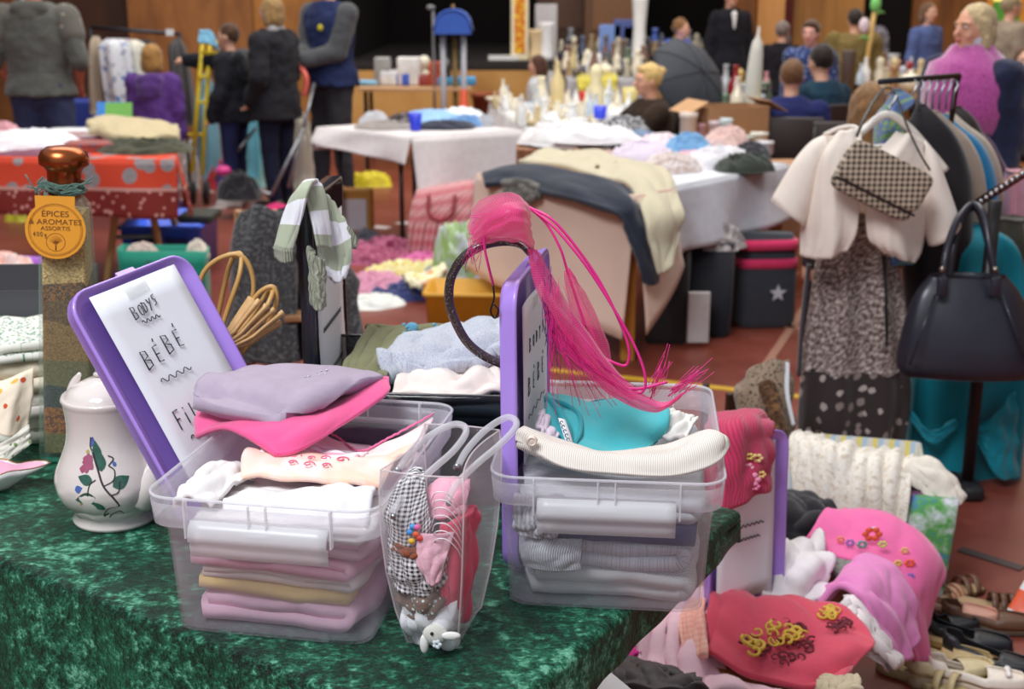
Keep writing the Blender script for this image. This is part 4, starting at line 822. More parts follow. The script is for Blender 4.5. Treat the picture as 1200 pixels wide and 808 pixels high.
for i in range(7):
    z = .168 + i * .0105; m.tube(spline([MG @ Vector(p) for p in ((.014, -.095, z - .002), (.022, -.104, z + .012), (.036, -.102, z + .012), (.047, -.094, z - .004), (.05, -.085, z - .02))], 16), .0008, 5)
o = m.build('cord_loops', plain((240, 240, 244), .5)); solo(o, 'fine white looped cord inside the clear bag', 'cord')

# ---------------------------------------------------------------- whisks and wooden sticks
M_RAT = wood((214, 170, 104), (186, 136, 72), 10, .4, (1, 1, .3))
wb = PZ(262, 600, TZ + .004); wb = Vector((-.545, 2.25, TZ + .004))
t = thing('balloon_whisk', 'upright rattan whisk with open loops behind the purple lid', 'whisk', wb)
foot = Vector(wb); neck = V(262, 432, 2.25)
def loopy(pts, r=.0045): return MB().tube(spline(VL(pts), 44), r, 9)
for pts in ([(250, 440, 2.26), (240, 400, 2.26), (231, 360, 2.25), (236, 325, 2.25), (252, 306, 2.25), (276, 298, 2.25), (290, 308, 2.25), (297, 330, 2.25), (295, 352, 2.25), (285, 380, 2.25), (262, 438, 2.25)],
            [(246, 440, 2.27), (254, 380, 2.28), (264, 330, 2.28), (272, 304, 2.27), (279, 297, 2.26), (283, 302, 2.25), (280, 325, 2.23), (268, 360, 2.22), (256, 400, 2.22), (250, 440, 2.23)]):
    loopy(pts).build('loop', M_RAT, t, world=True)
MB().tube([V(254, 425, 2.25), V(250, 445, 2.25), foot + Vector((0, 0, .01)), foot], [.010, .013, .012, .012], 14).build('handle', M_RAT, t, world=True)
MB().tube([V(276 + 6 * cos(a), 299 + 3 * sin(a), 2.252) for a in [i * .7 for i in range(9)]], .002, 6, closed=True).build('binding', M_RAT, t, world=True)
wb2 = Vector((-.50, 2.19, TZ + .004)); t = thing('leaning_whisk', 'rattan whisk leaning right with curled top loops', 'whisk', wb2)
for pts in ([(262, 436, 2.17), (270, 400, 2.16), (285, 372, 2.16), (302, 345, 2.16), (318, 336, 2.16), (324, 345, 2.16), (322, 362, 2.16), (310, 385, 2.16), (285, 412, 2.16), (266, 438, 2.16)],
            [(260, 436, 2.19), (272, 405, 2.19), (292, 375, 2.20), (310, 348, 2.20), (316, 340, 2.18), (319, 345, 2.15), (308, 368, 2.13), (290, 398, 2.12), (268, 436, 2.13)]):
    loopy(pts, .0042).build('loop', M_RAT, t, world=True)
MB().tube([V(268, 424, 2.16), V(262, 440, 2.17), wb2 + Vector((0, 0, .01)), wb2], [.010, .012, .011, .011], 14).build('handle', M_RAT, t, world=True)
M_STK = wood((222, 182, 126), (196, 150, 92), 12, .5, (1, 1, .3))
for i, (tx, ty, bx, w_) in enumerate(((304, 352, 246, .008), (313, 358, 250, .009), (322, 362, 254, .008), (332, 366, 259, .0085), (296, 350, 242, .0075), (329, 378, 262, .007))):
    a = V(bx, 432, 2.10); b = V(tx, ty, 2.12 + .008 * i); foot = Vector((-.50 + i * .010, 2.16 + .006 * i, TZ + .012))
    pts = spline([foot, a, a.lerp(b, .55) + Vector((0, 0, .004)), b], 18); m = MB(); m.tube(pts, [w_ * .7] * 8 + [w_ * (.75 + .075 * k) for k in range(10)], 12, flat=.45)
    o = m.build('wooden_stick', M_STK); solo(o, ('flat pale wooden stick, %s of the bundle leaning beside the whisks' % ['third from the left', 'fourth from the left', 'fifth from the left', 'topmost on the right', 'leftmost', 'lowest on the right'][i]), 'stick', 'flat wooden sticks beside the whisks')

# ---------------------------------------------------------------- pink fascinator
t = thing('fascinator', 'hot pink sinamay fascinator with feathers on a sparkling dark headband', 'hat', V(600, 300, 1.80))
M_BAND = plain((66, 56, 54), .22, .35, var=.4, sc=900, coat=.6)
ring = [(588, 427, 1.80), (565, 416, 1.80), (545, 398, 1.80), (530, 368, 1.80), (526, 345, 1.80), (530, 322, 1.80), (545, 300, 1.80), (568, 287, 1.80), (594, 283, 1.80), (612, 287, 1.79), (622, 296, 1.78)]
m = MB(); m.tube(spline(VL(ring), 60), .0068, 10, flat=1.0); hb = m.build('headband', M_BAND, t, world=True)
m = MB(); rn = random.Random(4); sp = spline(VL(ring), 60)
for i in range(110): p = sp[rn.randrange(60)]; m.box(p + Vector((rn.uniform(-.005, .005), -.0066, rn.uniform(-.005, .005))), (.0015, .001, .0015))
m.build('glitter', plain((190, 200, 214), .15, .9), hb, world=True, smooth=False)
def mesh_mat(c, a=.42):
    t_ = NT('sinamay'); X_ = t_.xyz(t_.co('UV')); w_ = t_.math('SINE', t_.math('MULTIPLY', X_[1], 1900)); w2_ = t_.math('SINE', t_.math('MULTIPLY', X_[0], 1900))
    t_.p.inputs['Base Color'].default_value = lin(c); t_.p.inputs['Roughness'].default_value = .3; t_.p.inputs['Sheen Weight'].default_value = .6
    tl = t_.new('ShaderNodeBsdfTranslucent'); tl.inputs[0].default_value = lin(c); ms = t_.new('ShaderNodeMixShader'); ms.inputs[0].default_value = .4; t_.l.new(t_.p.outputs[0], ms.inputs[1]); t_.l.new(tl.outputs[0], ms.inputs[2])
    tr = t_.new('ShaderNodeBsdfTransparent'); m1 = t_.new('ShaderNodeMixShader'); f = t_.math('MULTIPLY_ADD', t_.math('MAXIMUM', w_, w2_), .22, a); t_.l.new(f, m1.inputs[0]); t_.l.new(tr.outputs[0], m1.inputs[1]); t_.l.new(ms.outputs[0], m1.inputs[2]); t_.l.new(m1.outputs[0], t_.out.inputs[0]); return t_.m
M_SIN = mesh_mat((252, 84, 162), .40); M_SIN2 = mesh_mat((252, 84, 168), .48); M_CORD = plain((228, 44, 140), .4, var=.1)
def fs(name, ctrl, mat, th=.0008, **k): return cloth(name, ctrl, mat, th, t, **k)
fs('sinamay_bow', [[(548, 262, 1.80), (550, 275, 1.76), (556, 285, 1.75), (572, 284, 1.77)], [(556, 244, 1.82), (568, 256, 1.73), (576, 272, 1.72), (590, 282, 1.75)], [(578, 229, 1.83), (592, 240, 1.72), (598, 262, 1.70), (606, 282, 1.74)], [(604, 227, 1.83), (614, 240, 1.73), (616, 262, 1.71), (618, 286, 1.74)], [(620, 240, 1.82), (622, 256, 1.76), (623, 274, 1.74), (628, 298, 1.76)]], M_SIN, amp=.002, rip=(.5, 6, 1))
fs('sinamay_bow', [[(556, 250, 1.86), (552, 270, 1.84), (560, 286, 1.82)], [(584, 232, 1.88), (584, 258, 1.88), (592, 282, 1.83)], [(612, 236, 1.87), (614, 262, 1.86), (622, 290, 1.80)]], M_SIN, amp=.002)
fs('twisted_tail', [[(619, 292, 1.75), (625, 292, 1.74), (634, 296, 1.76)], [(626, 330, 1.74), (636, 330, 1.73), (650, 328, 1.75)], [(640, 372, 1.74), (655, 366, 1.72), (668, 358, 1.75)], [(662, 412, 1.74), (680, 402, 1.72), (694, 392, 1.75)], [(694, 446, 1.74), (708, 436, 1.72), (716, 426, 1.75)], [(730, 472, 1.73), (740, 462, 1.72), (748, 456, 1.75)], [(768, 482, 1.73), (774, 477, 1.72), (780, 472, 1.75)], [(796, 468, 1.73), (798, 463, 1.72), (800, 460, 1.74)]], M_SIN2, amp=.002, rip=(.6, 5, 1), nu=60)
fs('leaf_loop', [[(662, 318, 1.79), (666, 314, 1.78), (669, 317, 1.79)], [(664, 345, 1.79), (676, 340, 1.77), (686, 344, 1.79)], [(672, 380, 1.79), (690, 378, 1.77), (704, 376, 1.79)], [(684, 410, 1.79), (700, 408, 1.77), (714, 406, 1.79)], [(706, 440, 1.79), (716, 440, 1.77), (724, 436, 1.79)], [(740, 470, 1.78), (744, 468, 1.77), (748, 466, 1.78)]], M_SIN, amp=.002, rip=(.4, 6, 1), nu=40)
for pts, r in (([(620, 243, 1.80), (650, 260, 1.78), (690, 310, 1.77), (716, 355, 1.76), (736, 404, 1.75), (734, 428, 1.75), (716, 424, 1.75), (700, 415, 1.76)], .0021), ([(620, 243, 1.80), (648, 265, 1.78), (682, 305, 1.76), (712, 350, 1.75), (742, 402, 1.74), (756, 440, 1.73), (752, 460, 1.73), (730, 456, 1.73), (716, 446, 1.73), (690, 430, 1.74), (660, 402, 1.75)], .0021), ([(620, 243, 1.80), (640, 262, 1.79), (656, 290, 1.78), (665, 318, 1.78), (676, 352, 1.775), (686, 384, 1.77)], .0019), ([(575, 252, 1.74), (568, 268, 1.73), (568, 290, 1.73), (572, 310, 1.73), (578, 334, 1.74)], .0019), ([(660, 392, 1.74), (700, 440, 1.73), (740, 456, 1.73), (782, 448, 1.73)], .0022)):
    m = MB(); m.tube(spline(VL(pts), 50), r, 7); m.build('pink_cord', M_CORD, t, world=True)
m = MB(); m.tube(spline(VL([(578, 334, 1.74), (579, 350, 1.74), (575, 365, 1.74), (580, 373, 1.74), (584, 364, 1.74), (578, 356, 1.74)]), 24), .0014, 6); m.build('hair_clip', plain((60, 50, 54), .3, .8), t, world=True)
def wisps(n, seed, a, sa, b, sb, Y, sag=0, r=.00042):
    m = MB(); rn = random.Random(seed)
    for i in range(n):
        p = (a[0] + rn.uniform(-sa[0], sa[0]), a[1] + rn.uniform(-sa[1], sa[1])); q = (b[0] + rn.uniform(-sb[0], sb[0]), b[1] + rn.uniform(-sb[1], sb[1]))
        f = rn.uniform(.5, 1); q = (p[0] + (q[0] - p[0]) * f, p[1] + (q[1] - p[1]) * f); mx_, my_ = (p[0] + q[0]) / 2 + rn.uniform(-5, 5), (p[1] + q[1]) / 2 + sag
        m.tube(spline(VL([(p[0], p[1], Y), (mx_, my_, Y - .01), (q[0], q[1], Y + rn.uniform(-.02, .02))]), 8), r, 4)
    return m
for k, (args) in enumerate(((34, 1, (648, 350), (12, 30), (668, 470), (30, 25), 1.735), (30, 2, (655, 390), (14, 18), (706, 468), (26, 26), 1.73), (26, 3, (790, 462), (8, 6), (830, 425), (8, 16), 1.73), (18, 4, (764, 462), (4, 6), (786, 412), (8, 12), 1.74), (26, 5, (585, 262), (22, 16), (548, 272), (14, 22), 1.75), (16, 6, (560, 282), (12, 8), (550, 316), (12, 14), 1.76), (18, 7, (690, 420), (14, 10), (745, 470), (26, 12), 1.73))):
    wisps(*args).build('feather_fringe', M_CORD, t, world=True)
m = wisps(18, 8, (640, 330), (6, 20), (655, 430), (16, 20), 1.74); m.build('purple_tinsel', plain((120, 60, 150), .2, .6), t, world=True)
# ================================================================ people
def person(label, px, Y, face, H, top, legs=(40, 44, 62), hair=(90, 60, 36), style='short', skin=(222, 170, 145), seated=False, build=1.0, hands=None, headyaw=0, lean=0, sleeve=1.0, puffy=0, hem=.86, shoes=(50, 44, 40), vox=.011, face_parts=True, extra=None, topname='jumper', toppat=None, sleevemat=None, hs=1.0, hz=0):
    base = V(px, 200, Y); k = H / 1.7; t = thing('person', label, 'person', (base.x, Y, 0), radians(face))
    dz = (.48 - .90 * k) if seated else 0
    HIP = Vector((0, 0, .90 * k + dz)); Rl = Matrix.Rotation(radians(lean), 3, 'X')
    def U(x, y, z):                # upper-body point, leaned about the hips
        p = Vector((x * k, y * k, z * k + dz)) - HIP; return HIP + Rl @ p
    def Lw(x, y, z): return Vector((x * k, y * k, z * k))
    b = build
    HC = U(0, -.012, 1.585 + hz); HR = Rl @ Matrix.Rotation(radians(headyaw), 3, 'Z')
    ku = k
    def hd(x, y, z): return HC + HR @ Vector((x * ku * hs, y * ku * hs, z * ku * hs))
    arms = []
    for s in (-1, 1):
        S = U(s * .165 * b, .0, 1.365); Tg = (hands or {}).get(s, (s * .235, -.03, .80))
        Tg = U(*Tg); a_, c_ = .285 * k, .255 * k; d = Tg - S; L = min(d.length, (a_ + c_) * .995); dn = d.normalized(); Tg = S + dn * L
        x_ = (a_ * a_ - c_ * c_ + L * L) / (2 * L); hh = sqrt(max(a_ * a_ - x_ * x_, 0)); pole = Vector((s * .55, .8, -.35)); pole = (pole - dn * pole.dot(dn)).normalized()
        E_ = S + dn * x_ + pole * hh; arms.append((s, S, E_, Tg))
    legp = []
    for s in (-1, 1):
        if seated: legp.append((s, Vector((s * .09 * k, 0, .46)), Vector((s * .11 * k, -.42 * k, .47)), Vector((s * .11 * k, -.40 * k, .08))))
        else: legp.append((s, Lw(s * .09, 0, .88), Lw(s * .10, -.02, .48), Lw(s * .11, .03 if s > 0 else -.03, .08)))
    m = MB()
    def torso(mm, e, top_=True):
        secs = [(.86, .11, .08), (.93, .140, .10), (1.0, .145, .105), (1.1, .14, .10), (1.25, .165, .115), (1.36, .165, .10), (1.43, .10, .07)]
        g = []
        for z, a, c in secs:
            g.append([U((a * b + e) * cos(2 * pi * i / 20), (c * b + e) * sin(2 * pi * i / 20), z) for i in range(20)])
        b0 = len(mm.v); mm.grid(g, cv=True); mm.f.append(tuple(b0 + i for i in range(20))[::-1]); mm.f.append(tuple(b0 + (len(secs) - 1) * 20 + i for i in range(20)))
    torso(m, 0); m.caps(U(0, .01, 1.40), HC + Vector((0, 0, -.03)), .052 * k, .050 * k)
    m.ball(hd(0, 0, .012), (.074 * k * hs, .092 * k * hs, .105 * k * hs), 20, 14, HR); m.ball(hd(0, -.030, -.050), (.052 * k, .056 * k, .062 * k), 14, 10, HR)
    m.caps(hd(0, -.088, .012), hd(0, -.108, -.022), .009 * k, .014 * k, 8); m.ball(hd(0, -.074, -.088), (.022 * k, .018 * k, .016 * k), 10, 6, HR)
    for s in (-1, 1): m.ball(hd(s * .076, .008, -.005), (.010 * k, .020 * k, .032 * k), 8, 6, HR); m.ball(hd(s * .040, -.066, -.028), (.022 * k, .016 * k, .022 * k), 8, 6, HR); m.caps(hd(s * .014, -.086, .03), hd(s * .05, -.074, .03), .009 * k, .008 * k, 8)
    for s, S, E_, Tg in arms:
        m.caps(S, E_, .052 * k * b, .040 * k); m.caps(E_, Tg, .039 * k, .026 * k)
        dr = (Tg - E_).normalized(); side = dr.cross(Vector((0, 1, .1))).normalized(); nn = dr.cross(side)
        pal = Tg + dr * .075 * k; m.caps(Tg, pal, .026 * k, .022 * k); m.caps(Tg + side * .016 * k, pal + side * .026 * k, .018 * k, .014 * k); m.caps(Tg - side * .016 * k, pal - side * .026 * k, .018 * k, .014 * k)
        for i, (o_, ln) in enumerate(((-.030, .058), (-.010, .070), (.010, .066), (.029, .052))):
            q = pal + side * o_ * k; q2 = q + (dr * .75 + nn * .35) * ln * .55 * k; q3 = q2 + (dr * .45 + nn * .75) * ln * .5 * k; m.caps(q, q2, .0105 * k, .0095 * k, 8); m.caps(q2, q3, .0095 * k, .0085 * k, 8)
        th = Tg + dr * .03 * k + side * -s * .026 * k; m.caps(th, th + (dr * .6 + side * -s * .7 + nn * .3).normalized() * .045 * k, .013 * k, .011 * k, 8)
    for s, A, K, F in legp: m.caps(A, K, .085 * k * b, .056 * k * b); m.caps(K, F, .055 * k * b, .038 * k); m.caps(F, F + Vector((0, -.14 * k, -.03 * k)), .036 * k, .030 * k)
    m.build('body', plain(skin, .55, var=.03, name='skin'), t, remesh=vox)
    if face_parts:
        for s in (-1, 1):
            e = MB().ball(hd(s * .032, -.081, .012), (.014 * k, .008 * k, .008 * k), 10, 6, HR).build('eye', plain((226, 220, 214), .2), t); MB().ball(hd(s * .032, -.0885, .012), .0055 * k, 8, 6).build('iris', plain((50, 38, 30), .2), e)
            MB().caps(hd(s * .018, -.094, .031), hd(s * .048, -.084, .032), .004 * k, .003 * k, 6).build('eyebrow', plain(tuple(x * .7 for x in hair), .8), t)
        MB().ball(hd(0, -.089, -.052), (.022 * k, .010 * k, .0075 * k), 12, 6, HR).build('lips', plain((190, 96, 92), .4), t)
    # hair
    m = MB(); m.ball(hd(0, .016, .030), (.085 * k * hs, .098 * k * hs, .100 * k * hs), 18, 12, HR)
    if style in ('bob', 'long', 'bun_low'):
        m.ball(hd(0, .052, -.030), (.084 * k * hs, .060 * k * hs, .092 * k * hs), 14, 10, HR)
        for s in (-1, 1): m.caps(hd(s * .070, .012, .03), hd(s * .074, .018, -.075), .026 * k, .030 * k)
    if style == 'long': m.caps(hd(0, .06, 0), hd(0, .075, -.20), .07 * k, .055 * k); [m.caps(hd(s * .07, .03, -.05), hd(s * .07, .03, -.17), .032 * k, .026 * k) for s in (-1, 1)]
    if style == 'bun': m.ball(hd(0, .10, .06), .038 * k, 12, 8); m.ball(hd(0, -.045, .088), (.06 * k, .04 * k, .03 * k), 12, 8, HR)
    if style == 'curly':
        rn = random.Random(1)
        for i in range(40): a, e = rn.uniform(0, 2 * pi), rn.uniform(-.1, 1.5); m.ball(hd(.085 * cos(a) * cos(e), .02 + .09 * sin(a) * cos(e) * (1 if sin(a) > 0 else .75), .03 + .10 * sin(e)), .024 * k, 8, 6)
    hm = fab(hair, tuple(x * .86 for x in hair), 'blotch', 26, tuple(min(255, x * 1.08) for x in hair), co='Object', rough=.55, bump=.5); m.build('hair', hm, t, remesh=.010, disp=(.012, .035))
    # clothes
    tm = toppat or fab(top, co='Object', sheen=.04, wr=8); e = .020 + puffy * .03
    m = MB(); secs = [(hem, .186 + (.02 if hem < .8 else 0), .150), (.92, .180, .142), (1.02, .155, .122), (1.12, .155, .12), (1.25, .172, .125), (1.36, .172, .112), (1.42, .115, .09), (1.455, .075, .072)]
    g = [[U((a * b + e * .6) * cos(2 * pi * i / 24), (c * b + e * .6) * sin(2 * pi * i / 24), z) for i in range(24)] for z, a, c in secs]
    b0 = len(m.v); m.grid(g, cv=True); m.f.append(tuple(b0 + i for i in range(24))[::-1]); m.f.append(tuple(b0 + (len(secs) - 1) * 24 + i for i in range(24)))
    sm_ = MB() if sleevemat else m
    for s, S, E_, Tg in arms:
        sm_.caps(S, E_, .056 * k * b + e * .7, .050 * k + e * .7, 14)
        W_ = E_.lerp(Tg, min(sleeve, .97)); sm_.caps(E_, W_, .049 * k + e * .8, .036 * k + e * .7, 14) if sleeve > .05 else None
    if puffy >= 1: m.caps(U(-.06, .06, 1.42), U(.06, .06, 1.42), .055 * k, .055 * k)
    m.build(topname, tm, t, remesh=.013, disp=(.030 if not puffy else .045, .11))
    if sleevemat: sm_.build('sleeves', sleevemat, t, remesh=.013, disp=(.02, .09))
    m = MB(); lm = fab(legs, co='Object', wr=10, sheen=.04)
    for s, A, K, F in legp: m.caps(A, K, .098 * k * b, .070 * k * b, 14); m.caps(K, F, .070 * k * b, .058 * k, 14)
    m.caps(HIP + Vector((-.06 * k, 0, .02)), HIP + Vector((.06 * k, 0, .02)), .128 * k * b, .128 * k * b, 14)
    m.build('trousers', lm, t, remesh=.014, disp=(.022, .10))
    for s, A, K, F in legp:
        z0 = 0 if not seated else F.z - .08
        m = MB(); m.caps(Vector((F.x, F.y + .03, z0 + .05)), Vector((F.x + s * .02, F.y - .16 * k, z0 + .036)), .046 * k, .036 * k, 14); m.box((F.x + s * .008, F.y - .06, z0 + .012), (.085 * k, .27 * k, .024)); m.build('shoe', plain(shoes, .45), t, remesh=.009)
    if extra: extra(t, U, hd, k, arms)
    return t
def puff_stripes(t, U, hd, k, arms): pass
def hoodie(t, U, hd, k, arms):
    m = MB(); m.caps(U(-.07, .075, 1.41), U(.07, .075, 1.41), .055 * k, .055 * k); m.ball(U(0, .10, 1.36), (.085 * k, .045 * k, .07 * k), 12, 8); m.build('hood', fab((84, 84, 80), co='Object'), t, remesh=.012)
    for s, S, E_, Tg in arms:
        m = MB(); m.caps(S + Vector((0, 0, -.01)), S.lerp(E_, .40), .093 * k, .088 * k, 14); m.build('shoulder_pattern', fab((96, 94, 88), (176, 164, 146), 'floral', 22, (134, 126, 114), co='Object'), t, remesh=.010)
person('man in a charcoal hooded jumper and blue jeans, seen from behind', 58, 8.75, 180, 1.80, (82, 84, 80), (58, 66, 98), (70, 50, 34), hands={-1: (-.20, -.12, .93), 1: (.20, -.12, .93)}, build=1.17, sleeve=.12, hem=.88, toppat=fab((80, 82, 78), (100, 102, 98), 'heather', co='Object', bsc=300), extra=hoodie, skin=(200, 120, 95))
def hood(c):
    def f(t, U, hd, k, arms): m = MB(); m.caps(U(-.08, .11, 1.40), U(.08, .11, 1.40), .075 * k, .075 * k); m.ball(U(0, .14, 1.30), (.14 * k, .07 * k, .13 * k), 12, 8); m.build('hood', fab(c, co='Object', sheen=.4), t, remesh=.012, disp=(.02, .06))
    return f
person('child with fair hair in a purple padded hooded jacket', 188, 9.6, 172, 1.19, (92, 58, 130), (60, 40, 100), (168, 124, 66), 'bob', build=1.22, hs=1.3, hz=.02, puffy=.8, hem=.74, extra=hood((86, 52, 124)), topname='padded_jacket', shoes=(60, 40, 90))
zz_ = V(224, 74, 9.8).z
person('dark-haired person in a black jacket reaching left, blue jeans', 278, 9.9, -103, 1.37, (32, 34, 42), (34, 40, 78), (78, 52, 34), 'short', hands={-1: (-.16, -.60, zz_ / 1.37 * 1.7), 1: (.24, -.12, .86)}, build=1.08, puffy=.5, hem=.80, shoes=(196, 190, 186), topname='jacket', extra=hood((28, 30, 38)))
def collar(t, U, hd, k, arms):
    m = MB(); m.caps(U(-.05, .03, 1.45), U(.05, .03, 1.45), .045 * k, .045 * k); m.build('grey_hood', fab((160, 160, 160), co='Object'), t, remesh=.010)
    m = MB(); m.tube([U(.08 * cos(a), .075 * sin(a) - .01, 1.445) for a in [i * pi / 10 for i in range(20)]], .010, 6, closed=True); m.build('magenta_trim', plain((170, 50, 120), .6), t)
person('woman with a fair bob and black jacket with magenta collar trim', 328, 9.75, -118, 1.56, (36, 36, 42), (26, 30, 52), (158, 126, 80), 'bob', hands={-1: (-.18, -.24, .95), 1: (.22, -.1, .90)}, build=1.10, puffy=.6, hem=.74, topname='jacket', extra=collar)
def emblem(t, U, hd, k, arms):
    m = MB(); m.ball(U(.07, -.160, 1.27), (.030 * k, .006, .024 * k), 10, 6); m.build('yellow_emblem', plain((214, 200, 50), .6), t)
person('man in a navy quilted waistcoat over grey sleeves holding his hands together', 392, 10.3, -38, 1.79, (36, 46, 84), (52, 52, 58), (80, 60, 44), hands={-1: (-.02, -.30, 1.02), 1: (.03, -.30, 1.04)}, build=1.14, puffy=.5, hem=.84, topname='waistcoat', sleevemat=fab((74, 76, 80), co='Object'), extra=emblem)
person('small girl with long brown hair in a pale top, seated beyond the china table', 630, 11.4, -100, 1.25, (196, 200, 204), (90, 90, 100), (84, 52, 38), 'long', seated=True, vox=.012)
person('seated woman with blonde pinned-up hair in a dark brown top', 764, 8.15, -78, 1.46, (52, 38, 30), (40, 40, 50), (226, 190, 122), 'bun', skin=(236, 176, 146), seated=True, hands={-1: (-.22, -.50, 1.08), 1: (.14, -.46, 1.0)}, build=1.26, lean=3, vox=.009)
person('curly-haired boy in a bright blue hooded jacket', 792, 12.8, 60, 1.34, (60, 96, 226), (40, 44, 70), (136, 96, 58), 'curly', puffy=.7, extra=hood((58, 92, 220)), topname='jacket')
def shirtfront(t, U, hd, k, arms): m = MB(); m.caps(U(0, -.125, 1.40), U(0, -.140, 1.25), .03, .008); m.build('white_shirt_front', plain((224, 224, 224), .7), t)
person('person in a black suit and white collar by the pale pillar', 848, 13.9, 10, 1.68, (26, 26, 34), (26, 26, 32), (60, 44, 34), extra=shirtfront, topname='suit_jacket', hem=.78, vox=.013)
person('grey-haired person in black, turned away behind the smiling woman', 908, 12.2, 160, 1.34, (28, 26, 34), (30, 30, 40), (126, 112, 106), 'short', vox=.013)
person('smiling woman in a blue patterned dress standing behind the tables', 944, 10.2, -28, 1.40, (58, 74, 128), (40, 44, 70), (88, 60, 44), 'bun', skin=(238, 176, 160), build=1.12, toppat=fab((46, 60, 108), (120, 140, 190), 'dots', 30, co='Object'), topname='dress', hem=.7, lean=8)
person('seated person with brown hair in a navy jumper, back to us', 922, 8.0, 168, 1.53, (36, 42, 92), (40, 40, 50), (112, 78, 50), 'short', seated=True, build=1.16, lean=6)
person('seated person with black hair in a dark teal jumper, back to us', 960, 8.9, 205, 1.65, (28, 56, 74), (40, 40, 50), (38, 28, 26), 'short', seated=True, build=1.06, lean=4)
person('man in an olive brown jacket standing far back, turned away', 990, 12.0, 178, 1.45, (122, 104, 62), (60, 54, 44), (46, 36, 32), 'short', build=1.3, puffy=.4, topname='jacket', hem=.78, vox=.013)
person('seated person with long light brown hair just behind the cream bolero', 1014, 5.7, 175, 1.55, (60, 50, 50), (50, 50, 60), (142, 104, 66), 'long', seated=True, lean=2)
def scarf(t, U, hd, k, arms):
    m = MB(); rn = random.Random(6)
    g = []
    for i, (z, a, c, y) in enumerate(((1.52, .075, .08, .0), (1.50, .10, .105, .0), (1.45, .15, .14, .0), (1.38, .215, .175, .0), (1.30, .245, .20, .01), (1.20, .25, .21, .01), (1.10, .20, .20, .02), (1.09, .18, .18, .02), (1.20, .22, .18, .01), (1.34, .19, .15, 0), (1.44, .11, .11, 0), (1.50, .07, .075, 0))):
        g.append([U(a * cos(2 * pi * j / 40) * (1 + .03 * sin(j * 1.1)), y + c * sin(2 * pi * j / 40), z + (.05 * cos(2 * pi * j / 40 + 2.2) if 2 < i < 9 else 0)) for j in range(40)])
    m.grid(g, cu=True, cv=True); m.build('magenta_knit_scarf', fab((176, 66, 146), (196, 92, 168), 'blotch', 90, (160, 56, 130), co='Object', bump=1, sheen=.9), t, disp=(.045, .018))
    m = MB(); m.caps(U(-.02, 0, 1.52), U(.02, 0, 1.53), .068 * k, .066 * k); m.build('shirt_collar', fab((206, 208, 222), co='Object'), t)
person('blonde woman in a navy quilted jacket with a fluffy magenta shawl scarf', 1128, 5.85, -52, 1.545, (40, 46, 74), (40, 44, 60), (208, 184, 140), 'bob', skin=(224, 164, 134), build=1.12, puffy=.6, headyaw=-18, hem=.80, extra=scarf, topname='quilted_jacket', toppat=fab((40, 46, 74), (24, 28, 48), 'rib', 12, co='Object', bump=1), vox=.007)
person('distant seated person at the right edge in dark clothes', 1186, 9.6, -10, 1.55, (50, 40, 44), (40, 40, 40), (96, 66, 44), 'short', seated=True, vox=.013)
person('distant woman in a blue patterned top beside the far stall', 1072, 13.2, 30, 1.50, (84, 100, 150), (50, 50, 70), (110, 80, 56), 'bob', vox=.013)
person('tall grey figure seen beyond the blonde woman, at the far end', 1165, 11.8, 100, 1.58, (150, 136, 120), (70, 66, 60), (160, 140, 110), 'short', vox=.013, build=1.2)
# ================================================================ background stalls
def hang(name, rows, mat, parent=None, ripn=7, rip=.25, n=56, seed=0, thk=0, twist=0):
    """hanging garment with real volume: rows = (py, px_left, px_right, Y, half depth)"""
    g = []
    for py, L, R, Y, b in rows:
        P, Q = V(L, py, Y), V(R, py, Y); c = (P + Q) / 2; a = (Q.x - P.x) / 2; row = []
        for k in range(n):
            t = 2 * pi * k / n; rp = 1 + rip * sin(ripn * t + seed + 1.3 * sin(t * 2)) * (1 if abs(cos(t)) < .95 else .4)
            row.append(Vector((c.x + a * cos(t), c.y + b * sin(t) * rp + twist * cos(t) * a, c.z)))
        g.append(row)
    cols = [spline([r[k] for r in g], len(g) * 5) for k in range(n)]; G = [[cols[k][i] for k in range(n)] for i in range(len(g) * 5)]
    m = MB(); m.grid(G, cv=True); m.f.append(tuple(range(n))); m.f.append(tuple((len(G) - 1) * n + k for k in range(n))[::-1])
    return m.build(name, mat, parent, world=True)
W_LEG = wood((206, 146, 60), (176, 116, 40), 6)
# ---- red patterned table on the left
t_ = NT('red_print'); o_ = t_.co('UV'); X_ = t_.xyz(t_.co('Object')); v = t_.vor(t_.map(o_, (1, 1, 1)), 9.5); 
body = t_.mix(t_.math('LESS_THAN', v.outputs['Distance'], .40), lin((216, 70, 42)), t_.mix(t_.noise(o_, 70, 3), lin((90, 84, 92)), lin((190, 180, 180))))
v2 = t_.vor(o_, 26); band = t_.mix(t_.math('LESS_THAN', v2.outputs['Distance'], .26), lin((128, 34, 26)), lin((214, 150, 140)))
t_.set(t_.p.inputs['Base Color'], t_.mix(t_.math('LESS_THAN', X_[2], .595), t_.mix(t_.math('LESS_THAN', X_[2], .612), body, lin((206, 150, 140))), band)); t_.p.inputs['Roughness'].default_value = .85; M_RED = t_.m
fr = PZ(207, 187, .76); fl = PZ(-150, 183, .76); bl_ = PZ(-60, 160, .76); br = PZ(203, 163, .76)
cr = [fl, fr, br, bl_]
tt = thing('trestle_table', 'trestle table with pale wooden legs under a red patterned cloth', 'table', ((fl + br) / 2 * Vector((1, 1, 0)) if False else Vector(((fl.x + br.x) / 2, (fl.y + br.y) / 2, 0))))
m = MB(); m.add([Vector((p.x, p.y, .745)) for p in cr] + [Vector((p.x, p.y, .72)) for p in cr], [(0, 1, 2, 3), (7, 6, 5, 4)] + [(i, i + 4, (i + 1) % 4 + 4, (i + 1) % 4) for i in range(4)]); m.build('tabletop', W_LEG, tt, world=True, smooth=False)
